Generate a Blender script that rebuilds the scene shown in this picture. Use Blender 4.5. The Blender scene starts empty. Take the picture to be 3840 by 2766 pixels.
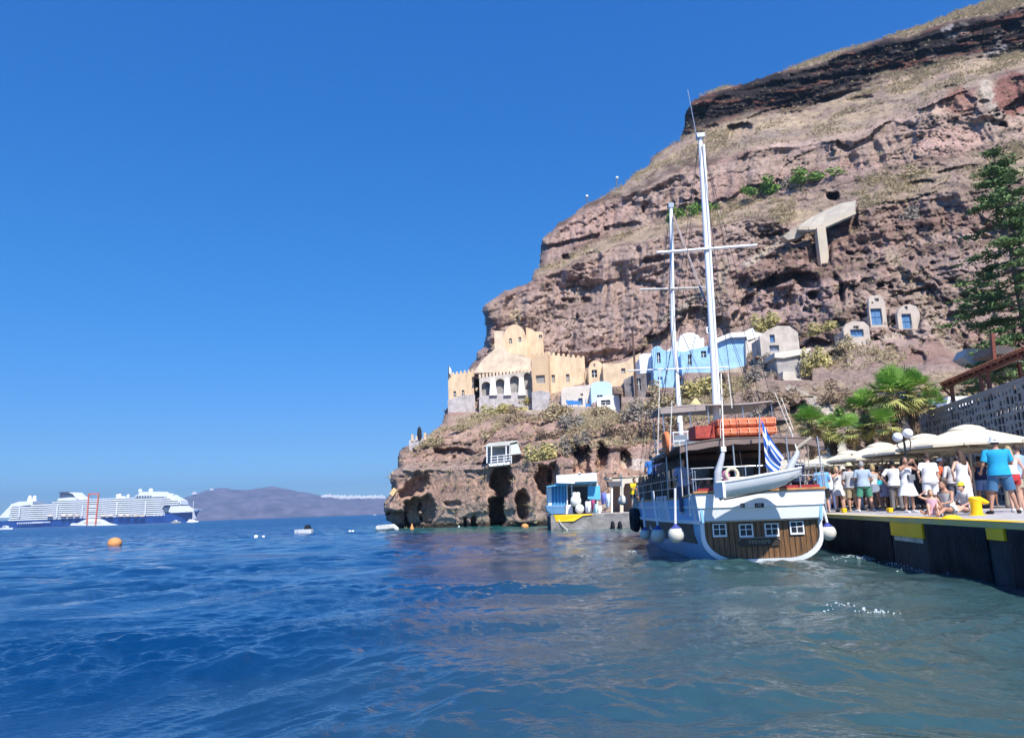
import bpy, math, random
import numpy as np
from mathutils import Vector
R = math.radians
rnd = random.Random(7)
sc = bpy.context.scene
COL = sc.collection
# ------------------------------------------------------------------ camera
CAMZ, F, PITCH, ROLL = 1.65, 2800.0, R(10.63), R(2.05)
cam_d = bpy.data.cameras.new('camera'); cam = bpy.data.objects.new('camera', cam_d); COL.objects.link(cam)
cam_d.lens = 26.25; cam_d.sensor_width = 36; cam_d.clip_start = 0.1; cam_d.clip_end = 60000
_f = Vector((0, math.cos(PITCH), math.sin(PITCH))); _r0 = Vector((1, 0, 0)); _u0 = Vector((0, -math.sin(PITCH), math.cos(PITCH)))
_r = _r0*math.cos(ROLL) - _u0*math.sin(ROLL); _u = _u0*math.cos(ROLL) + _r0*math.sin(ROLL)
from mathutils import Matrix
cam.matrix_world = Matrix(((_r.x, _u.x, -_f.x, 0), (_r.y, _u.y, -_f.y, 0), (_r.z, _u.z, -_f.z, CAMZ), (0, 0, 0, 1)))
sc.camera = cam
# ------------------------------------------------------------------ light
SUN_AZ, SUN_EL = R(15), R(50)      # measured from straight behind the camera towards the right
SKYC = ((.33, .56, 1.02, 1), (.32, .53, .83, 1), (.31, .74, 1.03, 1), (.34, .92, 1.36, 1))
w = bpy.data.worlds.new('World'); sc.world = w; w.use_nodes = True
nt = w.node_tree; bg = nt.nodes['Background']
sky = nt.nodes.new('ShaderNodeTexSky'); sky.sky_type = 'NISHITA'; sky.sun_disc = False
sky.sun_elevation = SUN_EL; sky.sun_rotation = R(180) - SUN_AZ
sky.air_density = 1.0; sky.dust_density = 0.0; sky.ozone_density = 3.0
hs = nt.nodes.new('ShaderNodeHueSaturation'); hs.inputs['Saturation'].default_value = 1.25; nt.links.new(sky.outputs[0], hs.inputs['Color'])
gm = nt.nodes.new('ShaderNodeMix'); gm.data_type = 'RGBA'; gm.blend_type = 'MULTIPLY'; gm.inputs[0].default_value = 1
wt = nt.nodes.new('ShaderNodeTexCoord'); ws = nt.nodes.new('ShaderNodeSeparateXYZ'); nt.links.new(wt.outputs['Generated'], ws.inputs[0])
wr = nt.nodes.new('ShaderNodeValToRGB'); nt.links.new(ws.outputs['Z'], wr.inputs[0])
wr.color_ramp.elements[0].position = 0; wr.color_ramp.elements[0].color = SKYC[0]; wr.color_ramp.elements[1].position = .6; wr.color_ramp.elements[1].color = SKYC[3]
for p_, c_ in ((.1, SKYC[1]), (.3, SKYC[2])): e_ = wr.color_ramp.elements.new(p_); e_.color = c_
nt.links.new(hs.outputs[0], gm.inputs[6]); nt.links.new(wr.outputs[0], gm.inputs[7]); nt.links.new(gm.outputs[2], bg.inputs[0]); bg.inputs[1].default_value = 0.112
sd = bpy.data.lights.new('sun', 'SUN'); sun = bpy.data.objects.new('sun', sd); COL.objects.link(sun)
sd.energy = 5.0; sd.angle = R(0.53); sd.color = (1, .95, .87)
sv = Vector((math.sin(SUN_AZ)*math.cos(SUN_EL), -math.cos(SUN_AZ)*math.cos(SUN_EL), math.sin(SUN_EL)))
sun.rotation_euler = sv.to_track_quat('Z', 'Y').to_euler()
vs = sc.view_settings; vs.view_transform = 'Standard'; vs.look = 'None'; vs.gamma = 1; vs.exposure = 0.48
sc.cycles.volume_bounces = 0; sc.cycles.max_bounces = 6; sc.cycles.diffuse_bounces = 3; sc.cycles.transparent_max_bounces = 6
# ------------------------------------------------------------------ projection helpers (3840 x 2766 frame)
def ray(px, py): return _f + _r*((px-1920)/F) + _u*((1383-py)/F)
def P(px, py, d):
    r = ray(px, py); t = d/r.y
    return Vector((r.x*t, d, CAMZ + r.z*t))
def G(px, py, z=0.0):
    r = ray(px, py); t = (z-CAMZ)/r.z
    return Vector((r.x*t, r.y*t, z))
# ------------------------------------------------------------------ noise
def _h(ix, iy, iz, s):
    h = (ix*374761393 + iy*668265263 + iz*2147483647 + s*974634777) & 0xFFFFFFFF
    h = ((h ^ (h >> 13))*1274126177) & 0xFFFFFFFF
    h = ((h ^ (h >> 16))*2246822519) & 0xFFFFFFFF
    return ((h ^ (h >> 15)) & 0xFFFFFF)/float(0xFFFFFF)
def vn(x, y, z=0, s=0):
    x, y, z = np.broadcast_arrays(np.asarray(x, float), np.asarray(y, float), np.asarray(z, float))
    ix = np.floor(x).astype(np.int64); iy = np.floor(y).astype(np.int64); iz = np.floor(z).astype(np.int64)
    fx, fy, fz = x-ix, y-iy, z-iz
    fx, fy, fz = (t*t*(3-2*t) for t in (fx, fy, fz))
    r = 0
    for a in (0, 1):
        for b in (0, 1):
            for c in (0, 1):
                wt = (fx if a else 1-fx)*(fy if b else 1-fy)*(fz if c else 1-fz)
                r = r + wt*_h(ix+a, iy+b, iz+c, s)
    return r*2-1
def fbm(x, y, z=0, o=4, s=0, g=.5):
    r = 0; a = 1; f = 1; t = 0
    for i in range(o):
        r = r + a*vn(x*f, y*f, np.asarray(z)*f, s+i*17); t += a; a *= g; f *= 2.03
    return r/t
def ridged(x, y, z=0, o=4, s=0):
    r = 0; a = 1; f = 1; t = 0
    for i in range(o):
        r = r + a*(1-2*np.abs(vn(x*f, y*f, np.asarray(z)*f, s+i*17))); t += a; a *= .5; f *= 2.03
    return r/t
# ------------------------------------------------------------------ materials
MATS = {}
def mk(name, col, rough=.8, var=.18, scale=3.0, bump=.15, metal=0.0, bscale=None, col2=None, stretch=(1, 1, 1), spec=.5, cut=None):
    if name in MATS: return MATS[name]
    m = bpy.data.materials.new(name); m.use_nodes = True; n = m.node_tree.nodes; l = m.node_tree.links
    b = n['Principled BSDF']; b.inputs['Roughness'].default_value = rough; b.inputs['Metallic'].default_value = metal
    b.inputs['Specular IOR Level'].default_value = spec
    tc = n.new('ShaderNodeTexCoord'); mp = n.new('ShaderNodeMapping'); mp.inputs['Scale'].default_value = stretch
    l.new(tc.outputs['Object'], mp.inputs[0])
    nz = n.new('ShaderNodeTexNoise'); nz.inputs['Scale'].default_value = scale; nz.inputs['Detail'].default_value = 6; nz.inputs['Roughness'].default_value = .62
    l.new(mp.outputs[0], nz.inputs[0])
    rp = n.new('ShaderNodeValToRGB')
    c2 = col2 or tuple(max(0, c*(1-var*1.6)) for c in col); c1 = col if col2 else tuple(min(1, c*(1+var*.7)) for c in col)
    lo, hi = cut or (.3, .7)
    rp.color_ramp.elements[0].position = lo; rp.color_ramp.elements[1].position = hi
    rp.color_ramp.elements[0].color = (*c2, 1); rp.color_ramp.elements[1].color = (*c1, 1)
    l.new(nz.outputs['Fac'], rp.inputs[0]); l.new(rp.outputs[0], b.inputs['Base Color'])
    if bump:
        n2 = n.new('ShaderNodeTexNoise'); n2.inputs['Scale'].default_value = bscale or scale*5; n2.inputs['Detail'].default_value = 4
        l.new(mp.outputs[0], n2.inputs[0])
        bp = n.new('ShaderNodeBump'); bp.inputs['Strength'].default_value = bump; bp.inputs['Distance'].default_value = .05
        l.new(n2.outputs['Fac'], bp.inputs['Height']); l.new(bp.outputs[0], b.inputs['Normal'])
    MATS[name] = m; return m
# ------------------------------------------------------------------ mesh builder (world coordinates)
def wloc(o):
    v = Vector((0, 0, 0))
    while o is not None: v += Vector(o.location); o = o.parent
    return v
def tag(o, label=None, cat=None, group=None, kind=None):
    if label: o['label'] = label
    if cat: o['category'] = cat
    if group: o['group'] = group
    if kind: o['kind'] = kind
    return o
def empty(name, loc, label=None, cat=None, group=None):
    o = bpy.data.objects.new(name, None); COL.objects.link(o); o.location = loc; o.empty_display_size = .1
    return tag(o, label, cat, group)
def copy_tree(o, loc=None, rz=None, parent=None, label=None):
    c = o.copy(); COL.objects.link(c); c.parent = parent
    if loc is not None: c.location = loc
    if rz is not None: c.rotation_euler = (0, 0, rz)
    if label: c['label'] = label
    for ch in list(o.children): copy_tree(ch, parent=c)
    return c
def setmesh(me, V, faces, smooth=False):
    V = np.asarray(V, dtype=np.float32)
    if isinstance(faces, np.ndarray):
        k = faces.shape[1]; nf = len(faces)
        me.vertices.add(len(V)); me.vertices.foreach_set('co', V.ravel())
        me.loops.add(nf*k); me.loops.foreach_set('vertex_index', faces.astype(np.int32).ravel())
        me.polygons.add(nf); me.polygons.foreach_set('loop_start', np.arange(0, nf*k, k, dtype=np.int32))
        me.polygons.foreach_set('loop_total', np.full(nf, k, dtype=np.int32))
        me.update(calc_edges=True)
    else:
        me.from_pydata(V.tolist(), [], faces)
    me.validate()
    if smooth: me.polygons.foreach_set('use_smooth', [True]*len(me.polygons))
class MB:
    def __init__(s): s.v = []; s.f = []
    def add(s, vs_, fs):
        k = len(s.v); s.v += [tuple(a) for a in vs_]; s.f += [tuple(i+k for i in f) for f in fs]; return s
    def box(s, a, b, rz=0, c=None, taper=0):
        x0, y0, z0 = a; x1, y1, z1 = b; t = taper
        q = [(x0, y0, z0), (x1, y0, z0), (x1, y1, z0), (x0, y1, z0), (x0+t, y0+t, z1), (x1-t, y0+t, z1), (x1-t, y1-t, z1), (x0+t, y1-t, z1)]
        if rz:
            c = c or ((x0+x1)/2, (y0+y1)/2); co, si = math.cos(rz), math.sin(rz)
            q = [(c[0]+(x-c[0])*co-(y-c[1])*si, c[1]+(x-c[0])*si+(y-c[1])*co, z) for x, y, z in q]
        return s.add(q, [(0, 3, 2, 1), (4, 5, 6, 7), (0, 1, 5, 4), (1, 2, 6, 5), (2, 3, 7, 6), (3, 0, 4, 7)])
    def beam(s, a, b, w_, h_=None):
        a, b = Vector(a), Vector(b); h_ = h_ or w_; d = (b-a).normalized()
        u = d.cross(Vector((0, 0, 1))) if abs(d.z) < .95 else d.cross(Vector((0, 1, 0)))
        u.normalize(); v = u.cross(d).normalized()
        q = [p+u*i*w_/2+v*j*h_/2 for p in (a, b) for i, j in ((-1, -1), (1, -1), (1, 1), (-1, 1))]
        return s.add(q, [(0, 1, 2, 3), (7, 6, 5, 4), (0, 4, 5, 1), (1, 5, 6, 2), (2, 6, 7, 3), (3, 7, 4, 0)])
    def tube(s, pts, rad, n=8, cap=True, round_=False):
        pts = [Vector(p) for p in pts]; m = len(pts)
        rad = [rad]*m if isinstance(rad, (int, float)) else list(rad)
        if round_:
            d0 = (pts[0]-pts[1]).normalized(); d1 = (pts[-1]-pts[-2]).normalized()
            pts = [pts[0]+d0*rad[0]*.85, pts[0]+d0*rad[0]*.5]+pts+[pts[-1]+d1*rad[-1]*.5, pts[-1]+d1*rad[-1]*.85]
            rad = [rad[0]*.4, rad[0]*.85]+rad+[rad[-1]*.85, rad[-1]*.4]; m = len(pts)
        k = len(s.v); u = None
        for i, p in enumerate(pts):
            d = (pts[min(i+1, m-1)]-pts[max(i-1, 0)])
            if d.length < 1e-9: d = Vector((0, 0, 1))
            d.normalize()
            if u is None: u = d.cross(Vector((0, 0, 1))) if abs(d.z) < .95 else d.cross(Vector((0, 1, 0)))
            else: u = u - d*u.dot(d)
            if u.length < 1e-6: u = d.orthogonal()
            u.normalize(); v = d.cross(u)
            for j in range(n):
                a = 2*math.pi*j/n; s.v.append(tuple(p+(u*math.cos(a)+v*math.sin(a))*rad[i]))
        for i in range(m-1):
            for j in range(n):
                a = k+i*n+j; b = k+i*n+(j+1) % n; s.f.append((a, b, b+n, a+n))
        if cap: s.f.append(tuple(k+j for j in reversed(range(n)))); s.f.append(tuple(k+(m-1)*n+j for j in range(n)))
        return s
    def rings(s, R_, cap=True, close=True):
        """R_: list of equally long point rings"""
        k = len(s.v); n = len(R_[0])
        for r_ in R_: s.v += [tuple(p) for p in r_]
        for i in range(len(R_)-1):
            for j in range(n if close else n-1):
                a = k+i*n+j; b = k+i*n+(j+1) % n; s.f.append((a, b, b+n, a+n))
        if cap: s.f.append(tuple(k+j for j in reversed(range(n)))); s.f.append(tuple(k+(len(R_)-1)*n+j for j in range(n)))
        return s
    def lathe(s, c, prof, n=16, cap=True):
        c = Vector(c)
        return s.rings([[c+Vector((r*math.cos(2*math.pi*j/n), r*math.sin(2*math.pi*j/n), z)) for j in range(n)] for r, z in prof], cap)
    def ball(s, c, r, n=14, m=9):
        rx, ry, rz = (r, r, r) if isinstance(r, (int, float)) else r
        c = Vector(c)
        return s.rings([[c+Vector((rx*math.sin(t)*math.cos(2*math.pi*j/n), ry*math.sin(t)*math.sin(2*math.pi*j/n), -rz*math.cos(t))) for j in range(n)] for t in [math.pi*(i+.08)/(m-1+.16) for i in range(m)]])
    def torus(s, c, R0, r, axis='y', n=20, m=8, arc=1.0):
        ring = []
        for i in range(n):
            a = 2*math.pi*i/n
            ring.append([]); 
            for j in range(m):
                b = 2*math.pi*j/m; q = R0+r*math.cos(b); h = r*math.sin(b)
                if axis == 'y': p = (q*math.cos(a), h, q*math.sin(a))
                elif axis == 'x': p = (h, q*math.cos(a), q*math.sin(a))
                else: p = (q*math.cos(a), q*math.sin(a), h)
                ring[-1].append((c[0]+p[0], c[1]+p[1], c[2]+p[2]))
        ring.append(ring[0]); return s.rings(ring, cap=False)
    def quad(s, a, b, c, d): return s.add([a, b, c, d], [(0, 1, 2, 3)])
    def prism(s, pts, dvec):
        """polygon pts (3D, planar) extruded by dvec"""
        n = len(pts); dv = Vector(dvec); q = [Vector(p) for p in pts]+[Vector(p)+dv for p in pts]
        return s.add(q, [tuple(reversed(range(n))), tuple(range(n, 2*n))]+[(i, (i+1) % n, (i+1) % n+n, i+n) for i in range(n)])
    def jitter(s, a, sc_=3.0, seed=1):
        V = np.array(s.v); 
        for k in range(3): V[:, k] += a*fbm(V[:, 0]*sc_, V[:, 1]*sc_, V[:, 2]*sc_, 3, seed+k*31)
        s.v = [tuple(x) for x in V]; return s
    def build(s, name, mat, parent=None, smooth=False, label=None, cat=None, group=None, kind=None, bevel=0, autos=None):
        me = bpy.data.meshes.new(name); off = wloc(parent) if parent is not None else Vector((0, 0, 0))
        V = np.array(s.v, dtype=float)
        loc = Vector((0, 0, 0))
        if parent is None and kind is None:
            loc = Vector(((V[:, 0].min()+V[:, 0].max())/2, (V[:, 1].min()+V[:, 1].max())/2, V[:, 2].min())); off = loc
        V = V-np.array(off)
        setmesh(me, V, s.f, smooth)
        if smooth and autos is not False:
            try: me.set_sharp_from_angle(angle=R(autos or 50))
            except Exception: pass
        me.materials.append(mat)
        o = bpy.data.objects.new(name, me); COL.objects.link(o); o.location = loc
        if parent is not None: o.parent = parent
        if bevel:
            bv = o.modifiers.new('bevel', 'BEVEL'); bv.width = bevel; bv.segments = 2; bv.limit_method = 'ANGLE'
        return tag(o, label, cat, group, kind)
def arrobj(name, V, Fa, mat, parent=None, smooth=False, label=None, cat=None, group=None, kind=None, loc=None):
    me = bpy.data.meshes.new(name); off = wloc(parent) if parent is not None else Vector(loc or (0, 0, 0))
    setmesh(me, np.asarray(V)-np.array(off), Fa, smooth); me.materials.append(mat)
    o = bpy.data.objects.new(name, me); COL.objects.link(o)
    if parent is not None: o.parent = parent
    else: o.location = off
    return tag(o, label, cat, group, kind)
# plane facing the camera, turned by yaw about its foot point: pixel -> (u, z)
class Plane:
    def __init__(s, px, py, d, yaw=0):
        s.o = P(px, py, d); s.e = Vector((math.cos(yaw), math.sin(yaw), 0)); s.n = Vector((-math.sin(yaw), math.cos(yaw), 0))
    def uv(s, px, py):
        r = ray(px, py); c = Vector((0, 0, CAMZ)); t = (s.o-c).dot(s.n)/r.dot(s.n); p = c+r*t
        return ((p-s.o).dot(s.e), p.z)
    def w(s, u, z, back=0): return Vector((s.o.x, s.o.y, 0))+s.e*u+s.n*back+Vector((0, 0, z))
def facade(pl, outline, holes, thick, name, mat, parent, back0=0):
    """outline / holes are (u,z) loops in the plane pl -> extruded wall with real openings"""
    cu = bpy.data.curves.new(name, 'CURVE'); cu.dimensions = '2D'; cu.fill_mode = 'BOTH'; cu.extrude = thick/2
    for lp in [outline]+holes:
        sp = cu.splines.new('POLY'); sp.points.add(len(lp)-1)
        for i, (a, b) in enumerate(lp): sp.points[i].co = (a, b, 0, 1)
        sp.use_cyclic_u = True
    tmp = bpy.data.objects.new('tmp', cu); COL.objects.link(tmp)
    dg = bpy.context.evaluated_depsgraph_get(); me = bpy.data.meshes.new_from_object(tmp.evaluated_get(dg))
    bpy.data.objects.remove(tmp); bpy.data.curves.remove(cu)
    me.name = name; off = wloc(parent) if parent is not None else Vector((0, 0, 0))
    for v in me.vertices:
        u, z, h = v.co; v.co = pl.w(u, z, back0+thick/2-h)-off
    me.materials.clear(); me.materials.append(mat)
    o = bpy.data.objects.new(name, me); COL.objects.link(o)
    if parent is not None: o.parent = parent
    return o
def archloop(u, z0, wd, ht, n=7):
    r_ = wd/2; zt = z0+ht-r_
    return [(u-r_, z0), (u+r_, z0)]+[(u+r_*math.cos(a), zt+r_*math.sin(a)) for a in [math.pi*i/n for i in range(n+1)]]
def rectloop(u, z0, wd, ht): return [(u-wd/2, z0), (u+wd/2, z0), (u+wd/2, z0+ht), (u-wd/2, z0+ht)]
def tris(C, N, size, up=.3, seed=0, long=1.0, sd_=None):
    """N random small leaf quads (as 2-tri diamonds) centred on C (N,3)"""
    g = np.random.default_rng(seed); n = len(C)
    d = g.normal(size=(n, 3)); d[:, 2] = np.abs(d[:, 2])*up+d[:, 2]*(1-up) if up < 1 else np.abs(d[:, 2])+.5
    d /= np.linalg.norm(d, axis=1)[:, None]; e = np.cross(d, g.normal(size=(n, 3))); e /= np.linalg.norm(e, axis=1)[:, None]+1e-9
    s_ = (size*(.6+.8*g.random(n)))[:, None]
    V = np.stack([C-d*s_*long*.5, C+e*s_*.35, C+d*s_*long*.5, C-e*s_*.35], 1).reshape(-1, 3)
    return V, np.arange(n*4).reshape(n, 4)
# ================================================================== WATER
def water():
    az = np.concatenate([np.linspace(-180, -46, 40), np.linspace(-45, 45, 900), np.linspace(46, 180, 40)]); az = np.radians(az)
    q = np.linspace(0, 1, 860)
    rr = 1/(1/3.6*(1-q)+q/400.0); rr = np.concatenate([[.05, 1.0, 2.4], rr, np.geomspace(430, 14000, 40)])
    A, Rr = np.meshgrid(az, rr); X = Rr*np.sin(A); Y = Rr*np.cos(A)
    dr = np.gradient(rr)[:, None]; da = (Rr*np.gradient(az)[None, :])
    g = np.random.default_rng(3); Z = np.zeros_like(X)
    wx = X+1.3*vn(X/5, Y/5, 0, 5); wy = Y+1.3*vn(X/5, Y/5, 3, 8)
    patch = np.clip(.60+1.15*fbm(X/5.5, Y/3.2, 0, 3, 11), .10, 1.5)
    for i in range(120):
        lam = .16*(6.5/.16)**((i+.5)/120); th = R(-68)+g.normal()*R(38); k = 2*math.pi/lam
        amp = .0050*lam**.86*(1.1 if lam < .7 else 1.15 if lam < 2.6 else .6)
        loc = np.maximum(dr*abs(math.sin(th))+da*abs(math.cos(th)), .5*np.minimum(dr, 9))
        fade = np.clip(lam/(2.6*np.maximum(dr*.6, da)+1e-6)-1, 0, 1)
        ph = k*(wx*math.cos(th)+wy*math.sin(th))+g.random()*6.28
        sw = np.sin(ph)+.22*np.cos(2*ph)*(lam < 3.5)
        Z += amp*sw*fade*(patch if lam < 2.5 else .6+.4*patch)
    # swirl where the propeller wash comes up behind the boat
    for (cx, cy, s_, a_) in ((5.0, 11.6, .9, .05), (4.6, 12.2, .5, .05)):
        d = np.hypot(X-cx, (Y-cy)*1.1); Z += a_*np.exp(-(d/s_)**2)*np.cos(d*5+2*vn(X*2, Y*2, 0, 3))
    V = np.stack([X, Y, Z], -1).reshape(-1, 3); nr, nc = X.shape
    i, j = np.meshgrid(np.arange(nr-1), np.arange(nc-1), indexing='ij'); a = i*nc+j
    Fa = np.stack([a, a+1, a+nc+1, a+nc], -1).reshape(-1, 4)[:, ::-1]
    m = bpy.data.materials.new('water'); m.use_nodes = True; n = m.node_tree.nodes; l = m.node_tree.links; b = n['Principled BSDF']
    geo = n.new('ShaderNodeNewGeometry'); sep = n.new('ShaderNodeSeparateXYZ'); l.new(geo.outputs['Position'], sep.inputs[0])
    nz = n.new('ShaderNodeTexNoise'); nz.inputs['Scale'].default_value = .16; nz.inputs['Detail'].default_value = 4; l.new(geo.outputs['Position'], nz.inputs[0])
    def math_(op, a_, b_=None, c_=None):
        q_ = n.new('ShaderNodeMath'); q_.operation = op
        for k_, x_ in enumerate((a_, b_, c_)):
            if x_ is None: continue
            if isinstance(x_, (int, float)): q_.inputs[k_].default_value = x_
            else: l.new(x_, q_.inputs[k_])
        return q_.outputs[0]
    def mrange(v, a_, b_):
        q_ = n.new('ShaderNodeMapRange'); q_.interpolation_type = 'SMOOTHSTEP'; q_.inputs[1].default_value = a_; q_.inputs[2].default_value = b_; l.new(v, q_.inputs[0]); return q_.outputs[0]
    jit = math_('MULTIPLY_ADD', nz.outputs['Fac'], 8.0, -4.0)
    # green shallows against the pier, cliff reflection also put into their tint: signed distance from the pier line; turquoise shelf under the far cliff
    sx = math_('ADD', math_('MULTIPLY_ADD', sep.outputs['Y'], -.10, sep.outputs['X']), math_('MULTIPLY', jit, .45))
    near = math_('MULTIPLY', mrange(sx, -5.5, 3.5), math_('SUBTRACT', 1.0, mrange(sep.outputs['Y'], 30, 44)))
    yy = math_('ADD', math_('MULTIPLY_ADD', sep.outputs['X'], .95, sep.outputs['Y']), jit)
    far = math_('MULTIPLY', mrange(yy, 50, 60), math_('SUBTRACT', 1.0, mrange(sep.outputs['Y'], 96, 120)))
    far = math_('MULTIPLY', far, mrange(math_('MULTIPLY_ADD', sep.outputs['Y'], .20, sep.outputs['X']), -3, 8))
    def mix(f_, c1, c2):
        q_ = n.new('ShaderNodeMix'); q_.data_type = 'RGBA'; l.new(f_, q_.inputs[0])
        if isinstance(c1, tuple): q_.inputs[6].default_value = (*c1, 1)
        else: l.new(c1, q_.inputs[6])
        if isinstance(c2, tuple): q_.inputs[7].default_value = (*c2, 1)
        else: l.new(c2, q_.inputs[7])
        return q_.outputs[2]
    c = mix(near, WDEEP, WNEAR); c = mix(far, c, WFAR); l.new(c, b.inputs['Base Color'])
    b.inputs['Roughness'].default_value = .07; b.inputs['IOR'].default_value = 1.45; b.inputs['Specular IOR Level'].default_value = .62
    mp = n.new('ShaderNodeMapping'); mp.inputs['Scale'].default_value = (1, 1.5, 1); l.new(geo.outputs['Position'], mp.inputs[0])
    n1 = n.new('ShaderNodeTexNoise'); n1.inputs['Scale'].default_value = 7; n1.inputs['Detail'].default_value = 5; n1.inputs['Roughness'].default_value = .6; l.new(mp.outputs[0], n1.inputs[0])
    n2 = n.new('ShaderNodeTexNoise'); n2.inputs['Scale'].default_value = .55; n2.inputs['Detail'].default_value = 6; n2.inputs['Roughness'].default_value = .6; l.new(mp.outputs[0], n2.inputs[0])
    # wind patches: ripples strong in some places, slick in others
    n3 = n.new('ShaderNodeTexNoise'); n3.inputs['Scale'].default_value = .22; n3.inputs['Detail'].default_value = 3; l.new(mp.outputs[0], n3.inputs[0])
    b1 = n.new('ShaderNodeBump'); l.new(math_('MULTIPLY', mrange(n3.outputs['Fac'], .36, .62), .8), b1.inputs['Strength']); b1.inputs['Distance'].default_value = .06; l.new(n1.outputs['Fac'], b1.inputs['Height'])
    b2 = n.new('ShaderNodeBump'); b2.inputs['Strength'].default_value = .6; b2.inputs['Distance'].default_value = .16
    l.new(n2.outputs['Fac'], b2.inputs['Height']); l.new(b1.outputs[0], b2.inputs['Normal']); 
    # distant sea: unresolved wave slopes as an explicit normal
    na = n.new('ShaderNodeTexNoise'); na.inputs['Scale'].default_value = .9; na.inputs['Detail'].default_value = 5; na.inputs['Roughness'].default_value = .65; l.new(mp.outputs[0], na.inputs[0])
    va_ = n.new('ShaderNodeVectorMath'); va_.operation = 'SUBTRACT'; va_.inputs[1].default_value = (.5, .5, .5); l.new(na.outputs['Color'], va_.inputs[0])
    n4 = n.new('ShaderNodeTexNoise'); n4.inputs['Scale'].default_value = .035; n4.inputs['Detail'].default_value = 4; l.new(mp.outputs[0], n4.inputs[0])
    sc_ = n.new('ShaderNodeVectorMath'); sc_.operation = 'SCALE'; l.new(va_.outputs[0], sc_.inputs[0]); l.new(math_('MULTIPLY_ADD', mrange(n4.outputs['Fac'], .3, .7), 1.5, .9), sc_.inputs['Scale'])
    zf = n.new('ShaderNodeVectorMath'); zf.operation = 'MULTIPLY_ADD'; zf.inputs[1].default_value = (1, 1.25, 0); zf.inputs[2].default_value = (0, -.10, 1); l.new(sc_.outputs[0], zf.inputs[0]); nf = n.new('ShaderNodeVectorMath'); nf.operation = 'NORMALIZE'; l.new(zf.outputs[0], nf.inputs[0])
    ln = n.new('ShaderNodeVectorMath'); ln.operation = 'LENGTH'; l.new(geo.outputs['Position'], ln.inputs[0])
    mxn = n.new('ShaderNodeMix'); mxn.data_type = 'VECTOR'; l.new(mrange(ln.outputs['Value'], 18, 95), mxn.inputs[0]); l.new(b2.outputs[0], mxn.inputs[4]); l.new(nf.outputs[0], mxn.inputs[5]); l.new(mxn.outputs[1], b.inputs['Normal'])
    l.new(math_('MULTIPLY_ADD', mrange(ln.outputs['Value'], 10, 200), .16, .06), b.inputs['Roughness'])
    arrobj('sea', V, Fa, m, smooth=True, kind='structure')
    global SEA; SEA = (az, rr, Z)
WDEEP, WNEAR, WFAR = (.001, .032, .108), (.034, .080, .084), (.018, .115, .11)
water()
# white water round the boat and along the pier foot: little blobs of foam lying on the waves
def foam():
    g = np.random.default_rng(5); C = []
    def zz(x, y):
        az, rr, Z = SEA; a = math.atan2(x, y); r = math.hypot(x, y)
        return Z[min(len(rr)-1, np.searchsorted(rr, r)), min(len(az)-1, np.searchsorted(az, a))]
    spots = [(5.25, 11.4, .30, .09, 34), (4.7, 11.9, .3, .10, 16), (9.3, 21.0, .5, .3, 150), (9.5, 19.0, .35, .5, 90), (9.2, 17.2, .35, .5, 60), (4.2, 27.6, .25, .6, 60)]
    for cx, cy, sx, sy, k in spots:
        for _ in range(k):
            x, y = cx+g.normal()*sx*.6, cy+g.normal()*sy; C.append((x, y, zz(x, y)+.012, .004+.011*g.random()**3))
    for _ in range(0):                                   # flecks on the crests
        r = 5+40*g.random()**1.5; a = R(-34+64*g.random()); x, y = r*math.sin(a), r*math.cos(a); z = zz(x, y)
        if z > .05: C.append((x, y, z+.004, .004+.007*g.random()))
    m = MB()
    for x, y, z, s_ in C:
        n = 6; a0 = g.random()*6
        ring = [(x+s_*(1.3+.9*g.random())*math.cos(a0+2*math.pi*i/n), y+s_*(.7+.6*g.random())*math.sin(a0+2*math.pi*i/n), z-.01) for i in range(n)]
        top = [((p[0]-x)*.6+x, (p[1]-y)*.6+y, z+s_*.22) for p in ring]
        m.rings([ring, top])
    m.build('sea_foam', mk('foam', (.55, .63, .66), .6, .05, 9, 0), smooth=True, kind='stuff', label='white flecks of foam on the churned water beside the boat and pier')
foam()
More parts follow.
